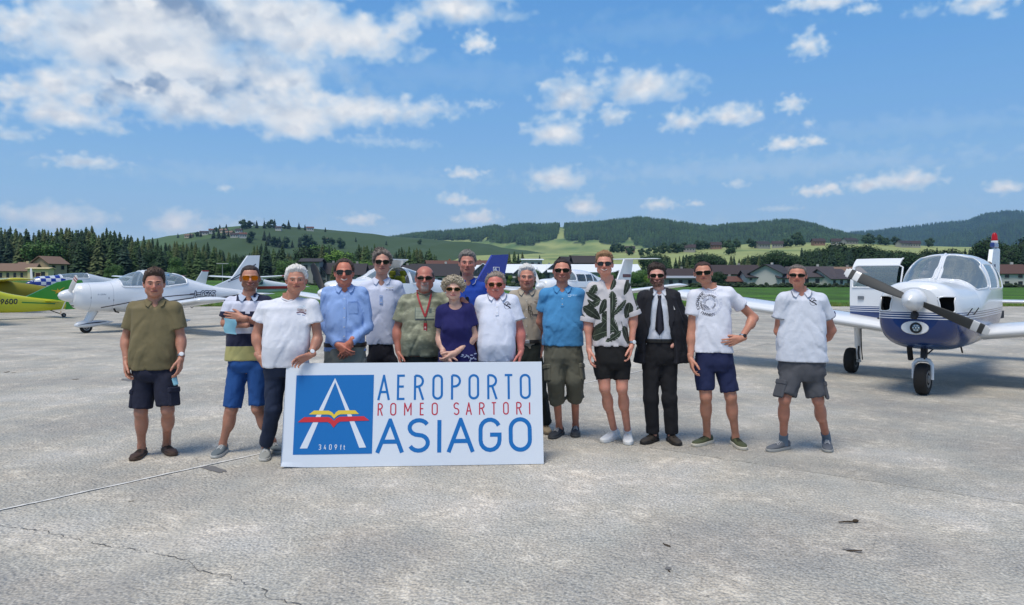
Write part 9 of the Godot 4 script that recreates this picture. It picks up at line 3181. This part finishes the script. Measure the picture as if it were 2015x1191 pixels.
	for t in [[1352,236,15,8,2.6,0.5,0.0,greyw,mat(Color8(150,154,158),0.6),5,1,"long grey shed with pale flat roof between the suit and the T-shirt man"],[1330,262,11,9,3.6,2.2,0.1,greyw,brown,4,1,"brown roofed house behind the long grey shed"],[1432,268,20,12,4.2,3.0,0.0,greyw,brown,8,1,"wide brown roofed hall behind the man in printed T-shirt"],[1425,244,9,7,1.6,1.4,0.0,greyw,red,3,1,"low red brown roof beside the wide hall"],[1487,240,8,9,3.0,2.0,0.0,white,slate,4,2,"white two storey house left end of the right hand group"],[1520,238,12,10,4.2,2.6,0.9,white,slate,5,2,"white two storey house with big grey gable left of the right hand man"],[1548,235,8,9,2.8,2.2,0.0,white,slate,3,1,"low white house with grey roof just left of the right hand man"],[1592,240,13,10,3.2,3.0,-0.2,white,mat(Color8(72,66,70),0.85),4,1,"dark roofed house right of the right hand man"],[1632,238,10,9,2.6,2.8,0.5,white,mat(Color8(72,66,70),0.85),3,1,"white gabled house nearest the open aircraft door"],[1655,262,12,9,4.6,1.8,0.0,greyw,tan,4,1,"tan roofed house behind the open aircraft door"]]:
		p=g.call(t[0],t[1])
		house("village_house",t[11],"building",p,t[6],t[2],t[3],t[4],t[5],t[7],t[8],t[9],t[10],"houses beyond the airfield at right")
	p=g.call(1982,226)
	var wh:=house("farmhouse","white two storey house with brown hipped roof at the right edge","building",p,-0.1,7.6,7,4.2,2.4,white,mat(Color8(86,62,56),0.85),2,2)
	var k:=0
	for c in HAMLET:
		var q:=slope_at(near,c[0],c[1])
		q.insert(2,c[2]*q[2]/1455.0*0.8)
		var y:float=q[1]
		house("hillside_house",["pale house low on the village hill at left","pale house with brown roof in the hill village","house in the upper row of the hill village","house near the masts on the village hill","white house in the lower row of the hill village","rightmost house of the lower village row","house between the two rows of the hill village","house by the crest trees right of the masts","lone house near the right end of the crest","tiny white barn alone on the green slope","house below the hilltop trees"][k],"building",Vector3(q[0],y,-q[3]),0.3*(k%3)-0.2,q[2],8,3.6+k%3,2.4,white if k%3 else mat(Color8(186,172,150),0.85),[tan,brown,red][k%3],3,1,"houses on the village hill")
		k+=1
	k=0
	for c in FARMS:
		var q:=slope_at(fields,c[0],c[1])
		q.insert(2,c[2]*q[2]/1455.0)
		var y:float=q[1]
		house("farm",["farmhouse left on the pale fields","red roofed farmhouse on the pale fields","wide farmhouse in the middle of the pale fields","farmhouse beside the wide one on the fields","grey house on the field crest behind the spruces","white house on the field crest behind the spruces","small house left of the white one on the crest","farmhouse at the left end of the fields","long house on the crest above the aircraft cabin","short house on the crest above the aircraft cabin"][k],"building",Vector3(q[0],y,-q[3]),0.3*(k%3)-0.3,q[2],10,5.0,3.4,[greyw,mat(Color8(140,110,94),0.85),greyw][k%3],[brown,brown,slate][k%3],4,1,"farmhouses on the pale fields")
		k+=1
	k=0
	for q in [[-500.0,1490.0,18.0,"taller thin mast on the village hill"],[-488.0,1490.0,14.0,"shorter thin mast on the village hill"],[424.0,2790.0,24.0,"left mast on the wooded hill"],[444.0,2790.0,18.0,"right mast on the wooded hill"]]:
		var rg:=near if q[0]<0 else far
		var mb:=MB.new()
		mb.tube([Vector3.ZERO,Vector3(0,q[2],0)],[0.5,0.2],5)
		var o:=thing("mast",q[3],"mast",Vector3(q[0],rg.height(q[0],q[1]),-q[1]))
		part("pole",mb.mesh(),mat(Color8(120,124,130),0.6),o)
		var ar:=MB.new()
		for j in 3:
			ar.box(Vector3(0,q[2]*(0.6+0.15*j),0),Vector3(1.8,0.3,0.3))
		part("antenna",ar.mesh(),mat(Color8(120,124,130),0.6),o)
	var lp:=thing("street_lamp","grey lamp post with flat double head between the aircraft fin and the forest","street lamp",Vector3(-47.0,land(-47.0,-120.0),-120.0))
	var pm:=mat(Color8(150,152,154),0.5)
	var pole:=MB.new()
	pole.tube([Vector3.ZERO,Vector3(0,4.6,0)],[0.08,0.05],8)
	part("pole",pole.mesh(),pm,lp)
	var hd:=MB.new()
	hd.box(Vector3(0,4.62,0),Vector3(1.9,0.14,0.35),Basis(),0.04)
	part("lamp_head",hd.mesh(),pm,lp)
	var leaf:=broad_crown(400,1.6,1.1,lin(Color8(52,74,38)),60,0.0)
	var rng:=RandomNumberGenerator.new()
	rng.seed=8
	var spots:=[]
	var tints:=[]
	for i in 520:
		var px:=rng.randf_range(590,2030)
		var d:=rng.randf_range(205.0,214.0)
		var x:=(px-1007.5)/1455.0*d
		spots.append(Transform3D(Basis(Vector3.UP,rng.randf()*TAU).scaled(Vector3(1.3,rng.randf_range(0.35,0.9),1.0)),Vector3(x,land(x,-d)-0.1,-d)))
		tints.append(Color(1,1,1)*rng.randf_range(0.6,1.5))
	scatter("hedgerow","low uneven hedge along the far edge of the airfield grass",leaf.mesh(),spots,tints)
func flat_stroke(pts:Array,th:float)->Array:
	var pl:=PackedVector2Array(pts)
	return Geometry2D.offset_polyline(pl,th*0.5,Geometry2D.JOIN_MITER,Geometry2D.END_BUTT)
func letters(row:Array,th:float,m:Material,who:Node3D,z:float)->void:
	for l in row:
		var mb:=MB.new()
		var w:float=maxf(l[3]-th,0.001)
		var h:float=l[4]-th
		var k:=0
		for pl in glyph(l[0],w/h):
			var runs:=[pl]
			if pl[0].distance_to(pl[pl.size()-1])<0.02:
				var half:int=pl.size()/2
				runs=[pl.slice(0,half+1),pl.slice(half)]
			for run in runs:
				var pts:=[]
				for q in run:
					pts.append(Vector2(l[1]+th*0.5+q.x*h,l[2]+th*0.5+q.y*h))
				if l[0] in ["A","R","P","T","I","M","f"]:
					for e in [0,pts.size()-1]:
						if absf(pts[e].y-(l[2]+th*0.5))<0.002:
							pts[e]+=(pts[e]-pts[1 if e==0 else e-1]).normalized()*th*0.5
				for poly in flat_stroke(pts,th):
					if not Geometry2D.is_polygon_clockwise(poly) or runs.size()==1:
						mb.prism(poly,0.001,Transform3D(Basis(),Vector3(0,0,z+k*0.0004)))
				k+=1
		part("letter",mb.mesh(),m,who)
func build_sign()->void:
	var o:=thing("airport_sign","wide white sign board with blue square and lettering leaning before the group","sign",Vector3(-1.969,0.004,-6.30),0.062)
	o.rotation=Vector3(-0.21,0.062,0)
	var board:=mat(Color8(212,220,230),0.45)
	var blue:=mat(Color8(8,106,178),0.45)
	var mb:=MB.new()
	var rings:=[]
	for i in 25:
		var u:=i/24.0*2.25
		var ring:=PackedVector3Array()
		for q in [[0.0,0.0],[0.04,0.0],[0.16,0.0],[0.89,0.0],[0.89,-0.014],[0.16,-0.014],[0.04,-0.014],[0.0,-0.014]]:
			var b:=clampf(1.0-u/0.22,0.0,1.0)*clampf(1.0-q[0]/0.1,0.0,1.0)
			ring.append(Vector3(u,q[0]+b*0.012,q[1]+b*b*0.02))
		rings.append(ring)
	mb.loft(rings)
	var flat:=MB.new()
	for r in rings.size()-1:
		for j in 8:
			var k:=(j+1)%8
			var i0:=flat.ix.size()
			flat.quad(flat.add(rings[r][j]),flat.add(rings[r][k]),flat.add(rings[r+1][k]),flat.add(rings[r+1][j]))
			var a:=flat.v[flat.ix[i0]]
			var n:=(flat.v[flat.ix[i0+2]]-a).cross(flat.v[flat.ix[i0+1]]-a)
			if n.dot(a-Vector3(a.x,0.4,-0.007))<0.0:
				for q in [i0,i0+3]:
					var t:=flat.ix[q+1]
					flat.ix[q+1]=flat.ix[q+2]
					flat.ix[q+2]=t
	for e in [0,24]:
		flat.poly(Array(rings[e]),Vector3(-1 if e==0 else 1,0,0))
	part("panel",flat.mesh(),board,o)
	var sq:=MB.new()
	sq.prism(PackedVector2Array([Vector2(0.094,0.108),Vector2(0.765,0.108),Vector2(0.765,0.784),Vector2(0.094,0.784)]),0.002,Transform3D(Basis(),Vector3(0,0,0.0025)))
	var logo:=part("logo_square",sq.mesh(),blue,o)
	var poly:=func(called:String,pts:Array,z:float,m:Material)->void:
		var p:=PackedVector2Array()
		for q in pts:
			p.append(Vector2(q[0],q[1]))
		var s:=MB.new()
		s.prism(p,0.001,Transform3D(Basis(),Vector3(0,0,z)))
		part(called,s.mesh(),m,logo)
	var pale:=mat(Color8(214,222,232),0.45)
	poly.call("runway_strip",[[0.428,0.758],[0.151,0.159],[0.214,0.160],[0.4305,0.722]],0.004,pale)
	poly.call("runway_strip",[[0.4285,0.758],[0.431,0.722],[0.655,0.159],[0.714,0.161]],0.0044,pale)
	poly.call("yellow_wing",[[0.216,0.446],[0.258,0.479],[0.384,0.477],[0.412,0.463],[0.432,0.441],[0.446,0.462],[0.468,0.478],[0.611,0.478],[0.644,0.446],[0.483,0.444],[0.459,0.434],[0.432,0.408],[0.406,0.437],[0.382,0.444]],0.0054,mat(Color8(226,196,62),0.45))
	poly.call("red_wing",[[0.123,0.381],[0.177,0.424],[0.383,0.423],[0.413,0.410],[0.433,0.389],[0.449,0.410],[0.479,0.424],[0.688,0.426],[0.736,0.389],[0.484,0.383],[0.459,0.367],[0.431,0.331],[0.404,0.366],[0.379,0.380]],0.0064,mat(Color8(200,44,54),0.45))
	letters([["A",0.8,0.563,0.107,0.221],["E",0.968,0.562,0.077,0.222],["R",1.116,0.562,0.088,0.221],["O",1.277,0.562,0.094,0.221],["P",1.441,0.561,0.089,0.222],["O",1.595,0.561,0.095,0.222],["R",1.761,0.561,0.089,0.221],["T",1.908,0.56,0.087,0.222],["O",2.05,0.56,0.098,0.222]],0.0195,blue,o,0.0015)
	letters([["R",0.804,0.429,0.045,0.109],["O",0.913,0.429,0.053,0.109],["M",1.033,0.429,0.066,0.109],["E",1.17,0.428,0.039,0.109],["O",1.273,0.428,0.054,0.109],["S",1.464,0.427,0.052,0.11],["A",1.572,0.427,0.053,0.109],["R",1.688,0.427,0.05,0.109],["T",1.795,0.427,0.048,0.109],["O",1.9,0.426,0.05,0.11],["R",2.016,0.426,0.049,0.11],["I",2.129,0.426,0.012,0.109]],0.0105,mat(Color8(186,40,62),0.45),o,0.0015)
	letters([["A",0.798,0.112,0.235,0.292],["S",1.066,0.11,0.195,0.294],["I",1.323,0.109,0.038,0.295],["A",1.411,0.109,0.233,0.294],["G",1.683,0.107,0.201,0.295],["O",1.947,0.106,0.203,0.296]],0.0355,blue,o,0.0015)
	letters([["3",0.308,0.146,0.024,0.046],["4",0.354,0.145,0.022,0.046],["0",0.399,0.145,0.022,0.046],["9",0.445,0.144,0.022,0.046],["f",0.491,0.143,0.015,0.046],["t",0.519,0.143,0.018,0.046]],0.0055,pale,logo,0.0045)
func litter()->void:
	var rng:=RandomNumberGenerator.new()
	rng.seed=66
	var brown:=mat(Color8(66,54,40),0.9)
	var tw:=MB.new()
	tw.tube([Vector3(-0.06,0.008,0),Vector3(-0.02,0.014,0.01),Vector3(0.03,0.01,0.0),Vector3(0.06,0.016,-0.01)],[0.004,0.006,0.005,0.002],5)
	tw.tube([Vector3(0.0,0.012,0.0),Vector3(0.02,0.02,0.02)],[0.004,0.002],4)
	tw.ellip(Vector3(0.055,0.014,-0.005),Vector3(0.022,0.012,0.014),Basis(),8,5)
	var o:=solo("twig",tw.mesh(),brown,"small brown twig on the bare concrete at lower right","twig")
	o.position=Vector3(2.22,0,-4.89)
	var lf:=MB.new()
	var rings:=[]
	for q in [[-0.07,0.004],[-0.03,0.022],[0.02,0.026],[0.06,0.014],[0.085,0.002]]:
		rings.append(PackedVector3Array([Vector3(q[0],0.006,-q[1]),Vector3(q[0],0.012,0),Vector3(q[0],0.006,q[1]),Vector3(q[0],0.004,0)]))
	lf.loft(rings)
	var spots:=[[1680,1085,1.2,"grey brown leaf on the concrete below the twig"],[1317,1125,0.5,"dark scrap on the concrete below the suited man"],[13,733,1.6,"dark leaf on the concrete at the left edge"],[26,734,1.0,"second dark leaf just right of the one at the left edge"],[148,747,1.4,"dark leaf on the concrete left of the man in olive"],[1313,1074,0.9,"dark crumb on the concrete below the printed T-shirt"],[1290,770,0.6,"dark fleck behind the suited man's shoes"],[258,987,0.5,"dark fleck beside the pale joint at left"]]
	var first:Node3D=null
	for s in spots:
		var d:float=1.62*1455.0/(s[1]-548.0)
		var at:=Vector3((s[0]-1007.5)/1455.0*d,0,-d)
		if first==null:
			first=solo("dry_leaf",lf.mesh(),brown,s[3],"leaf","bits lying on the concrete")
			first.position=at
			first.scale=Vector3.ONE*s[2]*0.5
		else:
			dup(first,at,rng.randf()*3.0,Vector3.ONE*s[2]*0.5,s[3])
func build_all()->void:
	build_land()
	build_people()
	build_planes()
	build_sign()
	litter()
